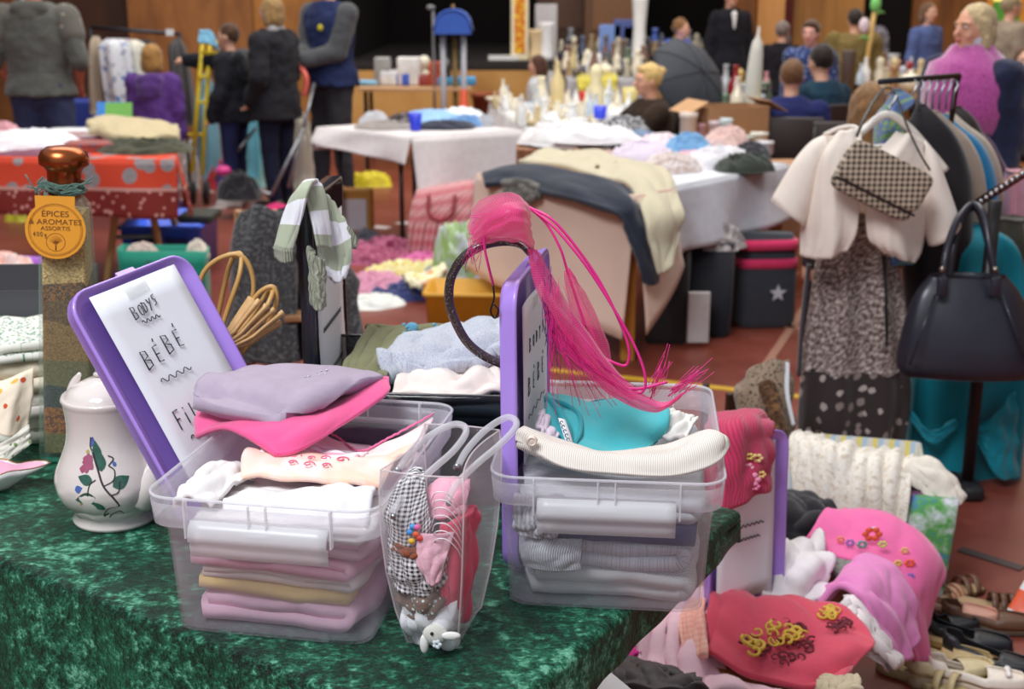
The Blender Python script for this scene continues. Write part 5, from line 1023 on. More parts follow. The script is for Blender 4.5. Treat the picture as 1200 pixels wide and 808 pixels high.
fa, fb = PZ(125, 332), PZ(194, 330); ap = Vector(((fa.x + fb.x) / 2 - .01, fa.y + .22, .72))
for f_, q in ((fa, -.06), (fb, .04), (fa + Vector((-.02, .42, 0)), -.06), (fb + Vector((0, .42, 0)), .04)):
    a = ap + Vector((q, .35 if f_.y > fa.y + .3 else 0, 0)); MB().tube([f_, a], .022, 8).build('leg', wood((206, 166, 110), (176, 130, 76), 6), tt, world=True)
MB().tube([fa.lerp(ap, .35), fb.lerp(ap, .35)], .012, 8).build('brace', plain((120, 150, 150), .5), tt, world=True)
for dx in (-1.05,):
    for q in (0, .4): 
        for s in (-.18, .18): MB().tube([(fa.x + dx + s, fa.y + q, 0), (fa.x + dx + s * .2, fa.y + q, .72)], .022, 8).build('leg', W_LEG, tt, world=True)
table_cloth('printed_tablecloth', [Vector((p.x, p.y, 0)) for p in cr], .745, [(.27, .30), (.30, .30), (.2, .2), (.2, .2)], M_RED, .03, 5, 3, label='orange and red printed cloth with a maroon border over the trestle table', th=.004)
tz = .757
def P_(px, py, z=tz): return PZ(px, py, z)
heap('white_garment', fab((240, 240, 246), (150, 180, 220), 'dots', 18, th=.12), P_(40, 172), .62, .46, .10, 'white garments with small blue print heaped on the red cloth', seed=3, rz=.1)
heap('mauve_garment', fab((148, 100, 120)), P_(52, 182), .50, .10, .035, 'mauve knit edge poking from under the white heap on the red cloth', seed=5)
heap('pink_garment', fab((214, 160, 170)), P_(5, 160), .2, .2, .09, 'dusty pink garment at the far left on the red cloth', seed=8)
fold_obj('print_scarf', fab((120, 90, 90), (180, 80, 60), 'blotch', 20, (90, 96, 120)), P_(107, 176), .15, .28, .22, .05, 2, 4, label='folded dark scarf with rust print between the white heap and the jackets', cat='clothes')
fold_obj('white_shirt', fab((230, 232, 236)), P_(88, 160), .1, .3, .2, .05, 2, 7, label='pale grey shirt folded near the back of the red table', cat='clothes')
heap('olive_jacket', fab((72, 74, 52), (44, 46, 40), 'blotch', 14, (84, 84, 62)), P_(168, 176), .60, .42, .07, 'dark olive jacket spread under the beige trousers', seed=12, rz=-.15)
o = cloth('olive_jacket_hang', [[(165, 172, 7.12), (185, 176, 7.0), (205, 168, 7.1)], [(168, 182, 7.06), (184, 190, 6.96), (204, 178, 7.0)]], fab((66, 70, 48)), .02, amp=.01); solo(o, 'olive sleeve hanging over the edge of the red cloth', 'clothes')
o = cloth('beige_trousers', [[(104, 152, 7.35), (130, 160, 7.2), (170, 166, 7.12), (208, 164, 7.15)], [(104, 146, 7.5), (135, 150, 7.4), (175, 154, 7.35), (210, 158, 7.3)], [(112, 141, 7.7), (140, 140, 7.7), (180, 145, 7.6), (206, 152, 7.5)]], fab((200, 184, 146)), .05, amp=.012); solo(o, 'folded beige trousers on top of the olive jacket', 'trousers')
for px, c, lb in ((125, (50, 130, 214), 'bright blue picture book standing behind the beige trousers'), (138, (110, 180, 70), 'green picture book leaning behind the beige trousers')):
    b_ = V(px, 138, 7.9); mm = MB(); mm.box((0, 0, .10), (.16, .015, .2)); o = mm.build('picture_book', plain(c, .4), smooth=False); o.location = (b_.x, 7.95 if px < 130 else 7.9, tz); o.rotation_euler = (-.35, 0, .1); solo(o, lb, 'book')
# ---- clothes rack, far left
t = thing('clothes_rack', 'black clothes rail of shirts behind the child in purple', 'clothes rack', V(160, 34, 10.7) * Vector((1, 1, 0)) if False else Vector((V(160, 34, 10.7).x, 10.7, 0)))
ra, rb_ = V(106, 32, 10.7), V(211, 40, 10.7)
MB().tube([ra, rb_], .016, 8).build('rail', STEELD, t, world=True)
for p in (ra, rb_): MB().tube([p, (p.x, p.y, .03)], .014, 8).build('upright', STEELD, t, world=True); MB().tube([(p.x, p.y - .22, .02), (p.x, p.y + .22, .02)], .016, 8).build('foot', STEELD, t, world=True)
MB().box(V(199, 38, 10.68), (.06, .02, .05)).build('white_size_tag', plain((224, 226, 232), .5), t, world=True, smooth=False)
fs1 = fab((216, 218, 226), (60, 110, 190), 'floral', 16, (150, 160, 180), co='UV', th=.52)
for nm, rows, mt, lb in (('beige_cardigan', [(42, 110, 114, 10.6, .05), (55, 107, 118, 10.6, .12), (100, 107, 122, 10.6, .14), (132, 108, 126, 10.6, .14)], fab((176, 160, 140)), 'beige cardigan at the left end of the shirt rail'),
    ('floral_shirt', [(45, 124, 142, 10.5, .04), (56, 117, 152, 10.5, .10), (90, 120, 158, 10.5, .12), (124, 126, 162, 10.5, .12)], fs1, 'white shirt with blue floral print on the rail'),
    ('grey_floral_blouse', [(45, 140, 152, 10.75, .04), (60, 140, 164, 10.75, .10), (118, 142, 168, 10.75, .12)], fab((186, 178, 190), (120, 110, 130), 'floral', 20, (150, 150, 190), th=.5), 'grey floral blouse beside the blue floral shirt'),
    ('cream_shirt', [(46, 154, 160, 10.65, .03), (56, 150, 172, 10.65, .09), (88, 156, 175, 10.65, .10)], fab((214, 212, 200)), 'cream shirt right of the grey floral blouse'),
    ('black_dress', [(46, 165, 170, 10.8, .03), (56, 162, 182, 10.8, .09), (120, 160, 186, 10.8, .12)], fab((34, 32, 38)), 'black dress hanging behind the fair-haired child'),
    ('charcoal_coat', [(45, 204, 210, 10.5, .03), (58, 198, 218, 10.5, .10), (100, 202, 226, 10.5, .13), (146, 206, 230, 10.5, .13)], fab((66, 64, 66)), 'long charcoal coat at the right end of the rail'),
    ('ink_trousers', [(118, 126, 150, 10.85, .06), (150, 124, 150, 10.85, .06)], fab((36, 56, 64)), 'dark teal garment hanging low under the blue floral shirt')):
    o = hang(nm, rows, mt); solo(o, lb, 'clothes')
o = MB().box((V(140, 150, 11.3).x, 11.3, .35), (1.0, .3, .7)).build('blue_chest', plain((36, 60, 150), .5), smooth=False, bev=.02); solo(o, 'blue trunk low behind the shirt rail', 'trunk')
o = MB().box((V(24, 80, 10.9).x, 10.9, .95), (.10, .25, .35)).box((V(24, 80, 10.9).x, 10.9, .40), (.06, .06, .80)).build('yellow_sign', plain((226, 180, 30), .5), smooth=False, bev=.01); o.location = (0, 0, 0); solo(o, 'yellow board glimpsed beside the hooded man', 'board')
# yellow hand truck
hy = PZ(236, 205); t = thing('hand_truck', 'yellow hand truck standing beside the shirt rail', 'trolley', hy); YL = plain((222, 196, 30), .4)
for (a, b) in (((225, 202), (238, 42)), ((237, 205), (246, 48))): p = V(a[0], a[1], 9.9); q = V(b[0], b[1], 10.1); p.z = max(p.z, .02); MB().tube([p, p.lerp(q, .5), q], .017, 8).build('rail', YL, t, world=True)
for y, x0, x1 in ((50, 236, 256), (62, 236, 258), (158, 214, 240), (120, 230, 242), (90, 232, 244)): MB().tube([V(x0, y, 10.0), V(x1, y, 10.0)], .013, 8).build('crossbar', YL, t, world=True)
for x in (224, 240): MB().tube([V(x - 2, 200, 9.95) * Vector((1, 1, 0)) + Vector((0, 0, .09)), V(x + 2, 200, 9.95) * Vector((1, 1, 0)) + Vector((0, 0, .09))], .09, 20).build('wheel', BLACKM, t, world=True)
o = cloth('blue_cloth', [[(234, 36, 10.0), (246, 36, 10.0), (250, 42, 10.0)], [(232, 50, 9.95), (246, 52, 9.95), (258, 60, 9.97)]], fab((120, 176, 206)), .02, amp=.006); solo(o, 'light blue cloth hung on top of the yellow hand truck', 'cloth')
# toys and clothes behind the hand truck
rn = random.Random(11)
for i, (px, py, c, w_, h_, lb) in enumerate(((222, 170, (214, 206, 204), .30, .38, 'white heap of linen left of the yellow hand truck'), (250, 168, (196, 60, 70), .22, .24, 'red toy bag right of the hand truck'), (258, 175, (90, 60, 150), .20, .22, 'violet toy bag right of the hand truck'), (240, 190, (206, 150, 130), .3, .16, 'peach cloth bundle at the foot of the hand truck'), (286, 150, (150, 200, 196), .36, .55, 'pale aqua bundle between the two women'), (292, 115, (110, 190, 214), .2, .95, 'light blue garment hanging behind the reaching woman'), (240, 108, (120, 170, 190), .2, .9, 'grey blue garment behind the hand truck'), (352, 118, (196, 190, 180), .2, .6, 'pale bundle behind the waistcoat man'))):
    p = PZ(px, 215, 0); p.y = 10.9; p.x = V(px, py, 10.9).x; heap('cloth_bundle', fab(c), p, w_, .3, h_, lb, seed=i, p=5)
# push-chair
sb = Vector((V(292, 215, 9.75).x, 9.25, 0)); t = thing('pushchair', 'folded pushchair with black seat and grey wheels beside the women', 'pushchair', sb)
for px, py in ((250, 216), (268, 222), (318, 236), (338, 226)):
    p = PZ(px, py); w_ = MB(); w_.tube([p + Vector((-.02, 0, .075)), p + Vector((.02, 0, .075))], .075, 20); o = w_.build('wheel', plain((40, 40, 44), .6), t, world=True); MB().tube([p + Vector((-.024, 0, .075)), p + Vector((.024, 0, .075))], .04, 14).build('hub', plain((140, 140, 146), .4), o, world=True)
GR = plain((150, 152, 158), .35, .7)
for a, b in (((252, 210, 9.9), (300, 150, 9.9)), ((318, 228, 9.5), (356, 150, 9.7)), ((270, 214, 9.8), (318, 228, 9.5)), ((356, 150, 9.7), (368, 98, 9.95)), ((338, 220, 9.6), (358, 140, 9.75))): MB().tube([V(*a), V(*b)], .014, 8).build('frame_tube', GR, t, world=True)
heap_ = crumple(.34, .24, .2, 4).xf(Matrix.Translation((0, .1, .14))); heap_.build('seat', fab((36, 36, 42), co='Object'), t)
MB().ball(V(262, 200, 9.6), (.06, .05, .04)).build('pink_toy', plain((226, 70, 150), .5), t, world=True)
MB().tube(spline(VL([(352, 80, 10.0), (358, 88, 9.95), (359, 100, 9.95), (356, 112, 9.95)]), 14), .022, 8).build('pink_grip', plain((232, 110, 96), .4), t, world=True)

# ---- mid floor: blue crate, green shopping bag
def crate(name, label, px, py, w_, d_, h_, rz, mat, slots=True, cat='crate'):
    p = PZ(px, py); t = thing(name, label, cat, p, rz); m = MB()
    rings(m, [(w_ / 2 * .94, d_ / 2 * .94, .02, 0), (w_ / 2, d_ / 2, .02, h_ - .02), (w_ / 2 + .012, d_ / 2 + .012, .025, h_ - .018), (w_ / 2 + .012, d_ / 2 + .012, .025, h_), (w_ / 2 - .008, d_ / 2 - .008, .02, h_), (w_ / 2 * .94 - .01, d_ / 2 * .94 - .01, .02, .01)], True, True); m.build('crate_body', mat, t)
    if slots:
        for s in (-1, 1): MB().box((s * w_ * .2, -d_ / 2 * .99 - .004, h_ * .66), (w_ * .26, .012, h_ * .2)).build('hand_slot', plain((16, 24, 90), .7), t, smooth=False)
    return t
crate('plastic_crate', 'blue plastic crate on the floor behind the green bag', 204, 312, .46, .62, .30, .06, plain((58, 108, 245), .35))
o = MB().box((V(235, 266, 7.5).x, 7.5, .325), (.20, .28, .05)).build('black_folder', plain((56, 60, 54), .6), smooth=False, bev=.015); solo(o, 'dark folded umbrella case lying across the blue crate', 'case')
gp = PZ(198, 375); t = thing('shopping_bag', 'green supermarket carrier bag with white lettering, open on the floor', 'bag', gp, radians(4)); MGB = fab((20, 140, 116), co='Object', bump=.3, rough=.5)
g = []
for z, a, b in ((0, .19, .07), (.02, .20, .08), (.15, .205, .10), (.30, .21, .09), (.37, .215, .08)): g.append([Vector(((x) + .006 * fz(x * 20, z * 9), y + .010 * fz(x * 12, z * 14, 2), z + (.015 * sin(x * 18) if z > .3 else 0))) for x, y in rr(a, b, .03, 5)])
m = MB().grid(g, cv=True); m.f.append(tuple(range(24))[::-1]); m.build('bag_body', MGB, t, sol=.004)
m = MB(); m.tube(spline([(-.06, -.095, .33), (-.05, -.11, .28), (0, -.115, .265), (.05, -.11, .28), (.06, -.095, .33)], 20), .008, 6); m.build('bag_handle', plain((14, 96, 80), .6), t)
text_mesh('and h', .075, Matrix.Translation((.10, -.118, .20)) @ Matrix.Rotation(pi / 2, 4, 'X'), plain((190, 224, 214), .6), t, 'lettering', .002)
m = MB(); m.tube(spline([(.02, -.135, .06), (.12, -.14, .075), (.20, -.10, .07)], 12), .014, 8); m.build('red_tape', plain((214, 60, 60), .5), t)
heap('pale_cloth', fab((216, 196, 186)), gp + Vector((-.10, 0, .30)), .20, .12, .10, 'cream cloth poking from the left of the green bag', seed=3)
heap('pale_cloth', fab((226, 214, 200)), gp + Vector((.16, .02, .32)), .12, .12, .09, 'cream cloth poking from the right of the green bag', seed=4)
# purple tub and carrier on the left, dark crate on the near table
t = thing('laundry_tub', 'purple plastic tub with pale clothes at the left edge', 'tub', Vector((V(-2, 330, 5.1).x, 5.1, .0)))
MB().lathe([(.15, .28), (.16, .285), (.22, .50), (.245, .505), (.245, .52), (.225, .52), (.205, .50), (.15, .30)], 36).build('tub_wall', plain((168, 104, 206), .35), t)
heap('pale_laundry', fab((226, 212, 214), (236, 170, 150), 'blotch', 14, (236, 232, 232)), Vector((V(-2, 330, 5.1).x, 5.1, .46)), .36, .36, .12, 'pale pink and white washing in the purple tub', seed=14)
o = MB().box((V(0, 360, 5.1).x, 5.1, .14), (.6, .6, .277)).build('wooden_stool', W_DARK, smooth=False, bev=.01); solo(o, 'dark box under the purple tub', 'box')
o = heap('white_carrier', fab((222, 220, 216), rough=.4), Vector((V(20, 380, 4.7).x, 4.6, 0)), .42, .3, .50, 'crumpled white carrier bag below the purple tub', 'bag', seed=22, p=6)
t = thing('black_crate', 'black crate with grey slotted front at the left edge of the near table', 'crate', Vector((V(-12, 400, 2.75).x, 2.78, TZ + .004)), radians(3)); m = MB()
rings(m, [(.20, .14, .01, 0), (.205, .145, .01, .235), (.195, .135, .01, .235), (.19, .13, .01, .01)], True, True); m.build('crate_body', plain((30, 28, 34), .6), t)
m = MB().box((0, -.149, .085), (.40, .008, .16)); fp = m.build('grey_front', plain((70, 76, 92), .5), t, smooth=False)
for x in (.135, .125): MB().box((x + (.02 if x > .13 else 0), -.155, .13 if x > .13 else .06), (.006, .003, .035)).build('white_mark', plain((226, 228, 232), .5), fp, smooth=False)
heap('yellow_toy', plain((212, 206, 60), .5), PZ(25, 258) , .22, .2, .10, 'yellow plastic bag left on the floor beyond the bottle', 'bag', seed=2)

# ---- coat over a folding chair
cp = Vector((V(345, 380, 4.7).x, 4.72, 0)); t = thing('folding_chair', 'wooden folding chair hidden under the grey coat', 'chair', cp, radians(12)); CW = wood((176, 128, 88), (140, 96, 60), 8)
for s in (-1, 1): MB().tube([(s * .19, -.18, 0), (s * .19, .16, .80)], .016, 8).build('leg', CW, t); MB().tube([(s * .17, .24, 0), (s * .17, -.16, .46)], .016, 8).build('leg', CW, t)
MB().box((0, -.02, .45), (.38, .36, .025)).build('seat', CW, t, smooth=False, bev=.006); MB().box((0, .14, .74), (.40, .03, .12)).build('backrest', CW, t, smooth=False, bev=.006)
MWL = fab((66, 66, 68), (104, 104, 104), 'heather', bsc=130, wr=12, bump=.6)
t2 = thing('grey_wool_coat', 'charcoal wool coat thrown over the folding chair', 'coat', cp + Vector((0, -.05, .45)))
cloth('coat_body', [[(286, 250, 4.62), (300, 240, 4.60), (318, 246, 4.60), (334, 250, 4.62)], [(272, 300, 4.58), (292, 298, 4.54), (320, 300, 4.56), (345, 300, 4.58)], [(266, 360, 4.55), (292, 362, 4.50), (322, 366, 4.52), (348, 362, 4.55)], [(262, 420, 4.52), (292, 425, 4.48), (322, 428, 4.50), (350, 424, 4.53)]], MWL, .03, t2, amp=.018, fu=3, fv=5)
cloth('coat_side', [[(376, 318, 4.62), (390, 308, 4.58), (408, 316, 4.60), (416, 330, 4.62)], [(372, 370, 4.58), (392, 368, 4.54), (412, 372, 4.56), (422, 374, 4.58)], [(370, 425, 4.55), (392, 430, 4.50), (414, 432, 4.52), (426, 430, 4.55)]], MWL, .03, t2, amp=.015, fu=3, fv=4)
o = cloth('navy_jacket', [[(326, 246, 4.72), (350, 240, 4.72), (384, 252, 4.74), (392, 300, 4.72)], [(335, 330, 4.66), (352, 330, 4.65), (372, 335, 4.66), (385, 340, 4.67)], [(340, 420, 4.62), (355, 422, 4.60), (370, 424, 4.61), (388, 424, 4.62)]], fab((30, 32, 44)), .03, amp=.012); solo(o, 'navy black jacket hung between the two halves of the grey coat', 'jacket')
o = heap('pink_cap', fab((232, 60, 130)), PZ(324, 250) + Vector((0, .0, 0)), .2, .12, .08, 'hot pink cloth on the floor behind the grey coat', seed=6)

# ---- floor pile in the middle
for i, (px, py, w_, d_, h_, c, c2, pat, lb) in enumerate(((450, 304, .52, .5, .14, (128, 40, 76), (190, 110, 140), 'blotch', 'maroon patterned shawl heaped on the floor'), (503, 318, .46, .4, .11, (190, 70, 140), (214, 120, 170), 'blotch', 'magenta patterned cloth beside the maroon shawl'), (440, 338, .34, .34, .10, (214, 150, 176), None, None, 'pale pink cloth in front of the maroon shawl'), (478, 326, .58, .3, .11, (216, 196, 70), (236, 230, 190), 'blotch', 'yellow and white patterned cloth across the floor pile'), (492, 344, .6, .4, .07, (50, 60, 110), None, None, 'navy cloth under the front of the floor pile'), (434, 356, .36, .3, .05, (226, 228, 224), None, None, 'white cloth at the front of the floor pile'), (515, 330, .2, .2, .1, (150, 152, 162), None, None, 'small grey cloth at the right end of the floor pile'), (428, 300, .3, .3, .17, (60, 60, 70), None, None, 'dark grey knit at the left end of the floor pile'))):
    heap('cloth_heap', fab(c, c2, pat, 14 if pat else 60), PZ(px, py), w_, d_, h_, lb, seed=20 + i, rz=.2 * (i % 3), amp=.5)
o = cloth('yellow_napkin', [[(480, 334, 6.7), (500, 334, 6.6), (524, 318, 6.8)], [(470, 322, 6.9), (496, 322, 6.8), (520, 312, 7.0)]], fab((222, 204, 90), (240, 240, 214), 'blotch', 10, (210, 120, 60)), .03, amp=.01); solo(o, 'folded yellow cloth with white centre topping the floor pile', 'cloth')
# plaid laundry bag
gp = PZ(522, 305) ; t = thing('plaid_bag', 'red and white checked laundry bag slumped on the floor', 'bag', gp, radians(-6))
g = []
for z, a, b in ((0, .20, .14), (.04, .22, .16), (.25, .21, .15), (.40, .19, .10), (.47, .17, .03)): g.append([Vector((x + .02 * fz(x * 5, z * 5), y + .03 * fz(x * 6, z * 6, 2), z + (.03 * sin(x * 9) if z > .3 else 0))) for x, y in rr(a, b, min(.05, b * .9), 5)])
m = MB().grid(g, cv=True); m.f.append(tuple(range(24))[::-1]); m.f.append(tuple(4 * 24 + k for k in range(24))); m.build('bag_body', fab((186, 76, 90), (226, 190, 190), 'plaid', 14, (150, 40, 60)), t)
m = MB(); m.tube(spline([(-.08, -.10, .42), (-.07, -.17, .32), (.0, -.19, .28), (.07, -.17, .32), (.08, -.10, .42)], 20), .012, 6); m.build('bag_handle', plain((140, 40, 56), .7), t)
heap('carrier_bag', fab((206, 212, 226), (150, 190, 80), 'blotch', 4, (226, 230, 236), rough=.4), PZ(545, 330), .36, .3, .34, 'white carrier bag with green rim beside the yellow crate', 'bag', seed=9, p=5)
crate('yellow_crate', 'yellow plastic crate on the floor left of the cream table', 556, 392, .44, .32, .24, -.05, plain((224, 166, 46), .4), False)
# picture leaning under the mid table
t = thing('framed_box', 'ochre wooden frame with a pale panel standing on the floor', 'frame', PZ(412, 276) ); MB().box((0, 0, .16), (.30, .14, .32)).build('frame_box', plain((170, 116, 40), .6), t, smooth=False, bev=.01); MB().box((0.02, -.075, .155), (.19, .012, .21)).build('pale_panel', plain((196, 190, 196), .6), t, smooth=False)
heap('yellow_bag', plain((226, 210, 40), .5), PZ(434, 218), .36, .2, .12, 'bright yellow bags on the floor under the white table', 'bag', seed=5, p=5)
# ---- white-clothed table in the middle distance
A_, L_, B_ = PZ(482, 161, .75), PZ(371, 149, .75), PZ(612, 152, .75); K_ = L_ + B_ - A_; K_.z = .75
tt = table('long_table', 'folding table with black steel loop legs under a white cloth', [A_, B_, K_, L_], .742, plain((200, 190, 180), .6), BLACKM, legs=False)
for u in (0.12, .80):
    o1 = A_.lerp(L_, .25).lerp(B_.lerp(K_, .25), u); o2 = A_.lerp(L_, .9).lerp(B_.lerp(K_, .9), u)
    pts = [Vector((o1.x, o1.y, .71)), Vector((o1.x, o1.y, .05)), Vector((o1.x * .95 + o2.x * .05, o1.y * .95 + o2.y * .05, .02)), Vector((o2.x * .95 + o1.x * .05, o2.y * .95 + o1.y * .05, .02)), Vector((o2.x, o2.y, .05)), Vector((o2.x, o2.y, .71))]
    MB().tube(pts, .014, 8).build('leg', BLACKM, tt, world=True)
table_cloth('white_tablecloth', [A_, B_, K_, L_], .742, [(.42, .50), (.5, .3), (.15, .15), (.10, .16)], fab((226, 220, 222)), .045, 4, 5, label='white cloth hanging in a point from the middle table', th=.004)
tz = .755
for i, (px, py, w_, d_, h_, c, c2, pat, lb) in enumerate(((450, 150, .4, .3, .05, (150, 142, 138), None, None, 'taupe garment at the left of the white-clothed table'), (440, 144, .2, .2, .08, (190, 190, 196), None, None, 'small grey bundle at the left back of the white-clothed table'), (474, 148, .24, .22, .09, (50, 40, 44), (180, 170, 170), 'dots', 'black and white patterned top left of the blue cup'), (505, 142, .46, .4, .08, (150, 190, 232), None, None, 'pale blue folded cloth behind the blue cup'), (520, 150, .4, .3, .05, (40, 44, 62), None, None, 'navy cloth right of the blue cup'), (540, 141, .36, .3, .09, (230, 234, 240), None, None, 'white cloth near the centre of the white-clothed table'), (548, 147, .28, .2, .07, (108, 150, 200), None, None, 'mid blue cloth at the right of the white-clothed table'), (568, 147, .16, .14, .07, (170, 172, 180), None, None, 'crumpled grey foil bag on the white-clothed table'))):
    heap('folded_clothing', fab(c, c2, pat, 30), PZ(px, py, tz), w_, d_, h_, lb, seed=40 + i, amp=.3)
def cup(name, p, h, r, mat, label, cat='cup', group=None): o = MB().lathe([(r * .75, 0), (r * .78, .003), (r, h), (r * .93, h), (r * .72, .008)], 20).build(name, mat); o.location = p; return solo(o, label, cat, group)
cup('blue_tumbler', PZ(487, 153, tz), .11, .042, plain((44, 62, 214), .35), 'royal blue plastic tumbler on the white-clothed table')
# cream table with coat and jumper
A_, L_, B_ = Vector((.51, 5.50, 0)), Vector((-.14, 6.20, 0)), Vector((1.42, 6.58, 0)); K_ = L_ + B_ - A_
c4 = [A_, B_, K_, L_]
table('stall_table', 'wooden-legged stall table under cream and white cloths', c4, .742, W_LEG, W_LEG, lw=.06, inset=.04)
table_cloth('white_tablecloth', c4, .742, [(.30, .28), (.3, .3), (0, 0), (0, 0)], fab((222, 224, 232)), .03, 6, 6, label='white cloth along the long right side of the stall table', th=.004)
Ax, Lx = A_ + Vector((.02, -.05, 0)), L_ + Vector((-.03, -.03, 0)); d2 = (B_ - A_).normalized()
table_cloth('cream_tablecloth', [Lx, Ax, Ax + d2 * .30, Lx + d2 * .30], .748, [(.46, .62), (.60, .34), (0, 0), (.25, .5)], fab((230, 202, 184), wr=4), .035, 5, 2, label='cream pink cloth hanging over the near end of the stall table', th=.004)
o = cloth('dark_denim_coat', [[(566, 206, 6.15), (600, 194, 6.15), (650, 200, 5.95), (700, 210, 5.72), (738, 222, 5.55), (752, 250, 5.46), (766, 300, 5.42), (772, 330, 5.40)], [(567, 212, 6.05), (598, 206, 6.03), (645, 214, 5.80), (695, 225, 5.58), (732, 238, 5.42), (745, 262, 5.38), (758, 305, 5.36), (764, 334, 5.36)], [(568, 218, 6.0), (596, 216, 5.98), (640, 226, 5.74), (690, 241, 5.52), (726, 254, 5.38), (738, 276, 5.35), (748, 312, 5.34), (755, 332, 5.34)]], fab((48, 54, 68), wr=16), .028, amp=.010, fu=3, fv=9, nv=70); solo(o, 'dark blue grey coat draped along the edge of the cream tablecloth', 'coat')
o = cloth('grey_knit', [[(590, 214, 5.98), (612, 210, 5.90), (634, 218, 5.80)], [(594, 230, 5.95), (612, 240, 5.86), (630, 232, 5.78)]], fab((120, 118, 112), pat='knit', sc=60), .03, amp=.01); solo(o, 'grey marled knit peeping under the dark coat', 'clothes')
o = cloth('cream_coat', [[(608, 188, 6.50), (650, 196, 6.2), (700, 206, 5.9), (736, 216, 5.62), (756, 258, 5.36), (760, 290, 5.32), (772, 322, 5.28)], [(640, 180, 6.7), (680, 184, 6.4), (725, 196, 6.05), (762, 210, 5.76), (778, 248, 5.42), (780, 288, 5.36), (780, 318, 5.30)], [(668, 178, 6.95), (705, 180, 6.7), (745, 190, 6.3), (782, 204, 5.92), (797, 244, 5.55), (796, 270, 5.48), (789, 300, 5.38)]], fab((204, 195, 168), wr=10, bump=.6), .02, amp=.014, fu=4, fv=6, nu=40, nv=60); solo(o, 'cream studded coat spread over the corner of the stall table', 'coat')
for px, py, Y in ((752, 212, 5.8), (772, 226, 5.66), (700, 196, 6.1), (722, 192, 6.15)): MB().ball(V(px, py, Y - .05), .012, 8, 6).build('stud', plain((120, 100, 60), .3, .8), o)
for i, (px, py, w_, d_, h_, c, c2, pat, lb, z_) in enumerate(((662, 168, .55, .34, .13, (228, 226, 228), None, None, 'white jumper heaped at the back left of the stall table', 0), (700, 166, .5, .3, .10, (236, 234, 238), None, None, 'white shirt heaped next to the striped one', .03), (728, 158, .36, .24, .12, (44, 44, 50), (226, 226, 230), 'vstripe', 'black and white striped garment with a red edge', 0), (752, 188, .36, .34, .10, (214, 202, 220), None, None, 'pale lilac top on the stall table', 0), (775, 178, .34, .30, .10, (226, 190, 200), (236, 236, 240), 'blotch', 'pink and white floral blouse on the stall table', 0), (805, 182, .28, .22, .12, (120, 170, 214), None, None, 'light blue folded pile on the stall table', 0), (812, 192, .30, .22, .07, (222, 170, 184), None, None, 'dusty pink folded pile under the light blue', 0), (788, 200, .3, .2, .09, (206, 180, 170), (230, 226, 226), 'blotch', 'beige lace garment at the front of the stall table', 0), (843, 194, .36, .3, .10, (226, 224, 230), None, None, 'white folded pile near the right end of the stall table', 0), (852, 180, .26, .2, .15, (230, 196, 190), None, None, 'peach folded pile at the right of the stall table', 0), (874, 200, .30, .22, .09, (56, 62, 56), None, None, 'dark green cloth hanging over the right end of the stall table', 0), (880, 184, .2, .2, .08, (50, 50, 58), None, None, 'black cloth behind the dark green one', .02), (700, 186, .3, .2, .05, (190, 160, 150), None, None, 'rosy beige cloth between the cream coat and lilac top', 0), (745, 168, .3, .2, .08, (120, 140, 170), None, None, 'slate blue garment behind the lilac top', 0))):
    heap('folded_clothing', fab(c, c2, pat, 24), PZ(px, py, tz + z_), w_, d_, h_, lb, seed=60 + i, amp=.35)
# things under the stall table
for i, (px, py, Y, w_, d_, h_, c, lb, nm) in enumerate(((822, 400, 5.95, .30, .25, .46, (32, 34, 42), 'tall black carrier bag under the stall table', 'black_bag'), (783, 408, 5.8, .20, .22, .44, (44, 36, 36), 'dark brown carrier bag under the stall table', 'brown_bag'), (868, 380, 6.3, .22, .2, .40, (60, 50, 54), 'grey bag with star under the right end of the stall table', 'grey_bag'))):
    m = MB(); rings(m, [(w_ / 2 * .85, d_ / 2, .02, 0), (w_ / 2, d_ / 2, .02, .02), (w_ / 2 * 1.08, d_ / 2 * .9, .02, h_), (w_ / 2 * 1.04, d_ / 2 * .84, .02, h_), (w_ / 2 * .9, d_ / 2 * .9, .02, .03)], True, True)
    o = m.build(nm, fab(c, co='Object', rough=.5), disp=(.03, .1)); o.location = (V(px, py, Y).x, Y + .12, 0); o.rotation_euler = (0, 0, -.15); solo(o, lb, 'bag')
o = MB().box((V(818, 385, 5.78).x, 5.78, .14), (.10, .03, .24)).build('white_card_box', plain((206, 200, 200), .6), smooth=False, bev=.004); solo(o, 'small white box standing before the black carrier bags', 'box')
heap('pale_scarf', fab((206, 196, 196), (120, 110, 110), 'blotch', 16), Vector((V(838, 320, 6.05).x, 6.05, .42)), .3, .22, .13, 'pale patterned scarf on top of the black carrier bag', seed=17)
o = MB().box((V(838, 330, 6.45).x, 6.45, .24), (.34, .2, .44)).build('cardboard_box', plain((150, 110, 66), .8), smooth=False, bev=.004); solo(o, 'brown cardboard box behind the black carrier bags', 'box')
t = thing('striped_bag', 'pink and grey striped bag with a white star at the right table leg', 'bag', Vector((V(890, 345, 6.30).x, 6.2, 0)), .1)
m = MB(); m.loft([(0, 0, 0, .13, .09, 4), (0, 0, .03, .15, .10, 4), (0, 0, .30, .15, .09, 4), (0, 0, .46, .13, .05, 4)], 32); m.build('bag_body', fab((62, 64, 72), co='Object'), t)
for z in (.30, .39): m = MB(); m.loft([(0, 0, z, .153, .094, 4), (0, 0, z + .045, .150, .088, 4)], 32); m.build('pink_band', fab((232, 60, 110), co='Object'), t)
sp = [((.045 if i % 2 == 0 else .018) * cos(i * pi / 5 + pi / 2), (.045 if i % 2 == 0 else .018) * sin(i * pi / 5 + pi / 2)) for i in range(10)]
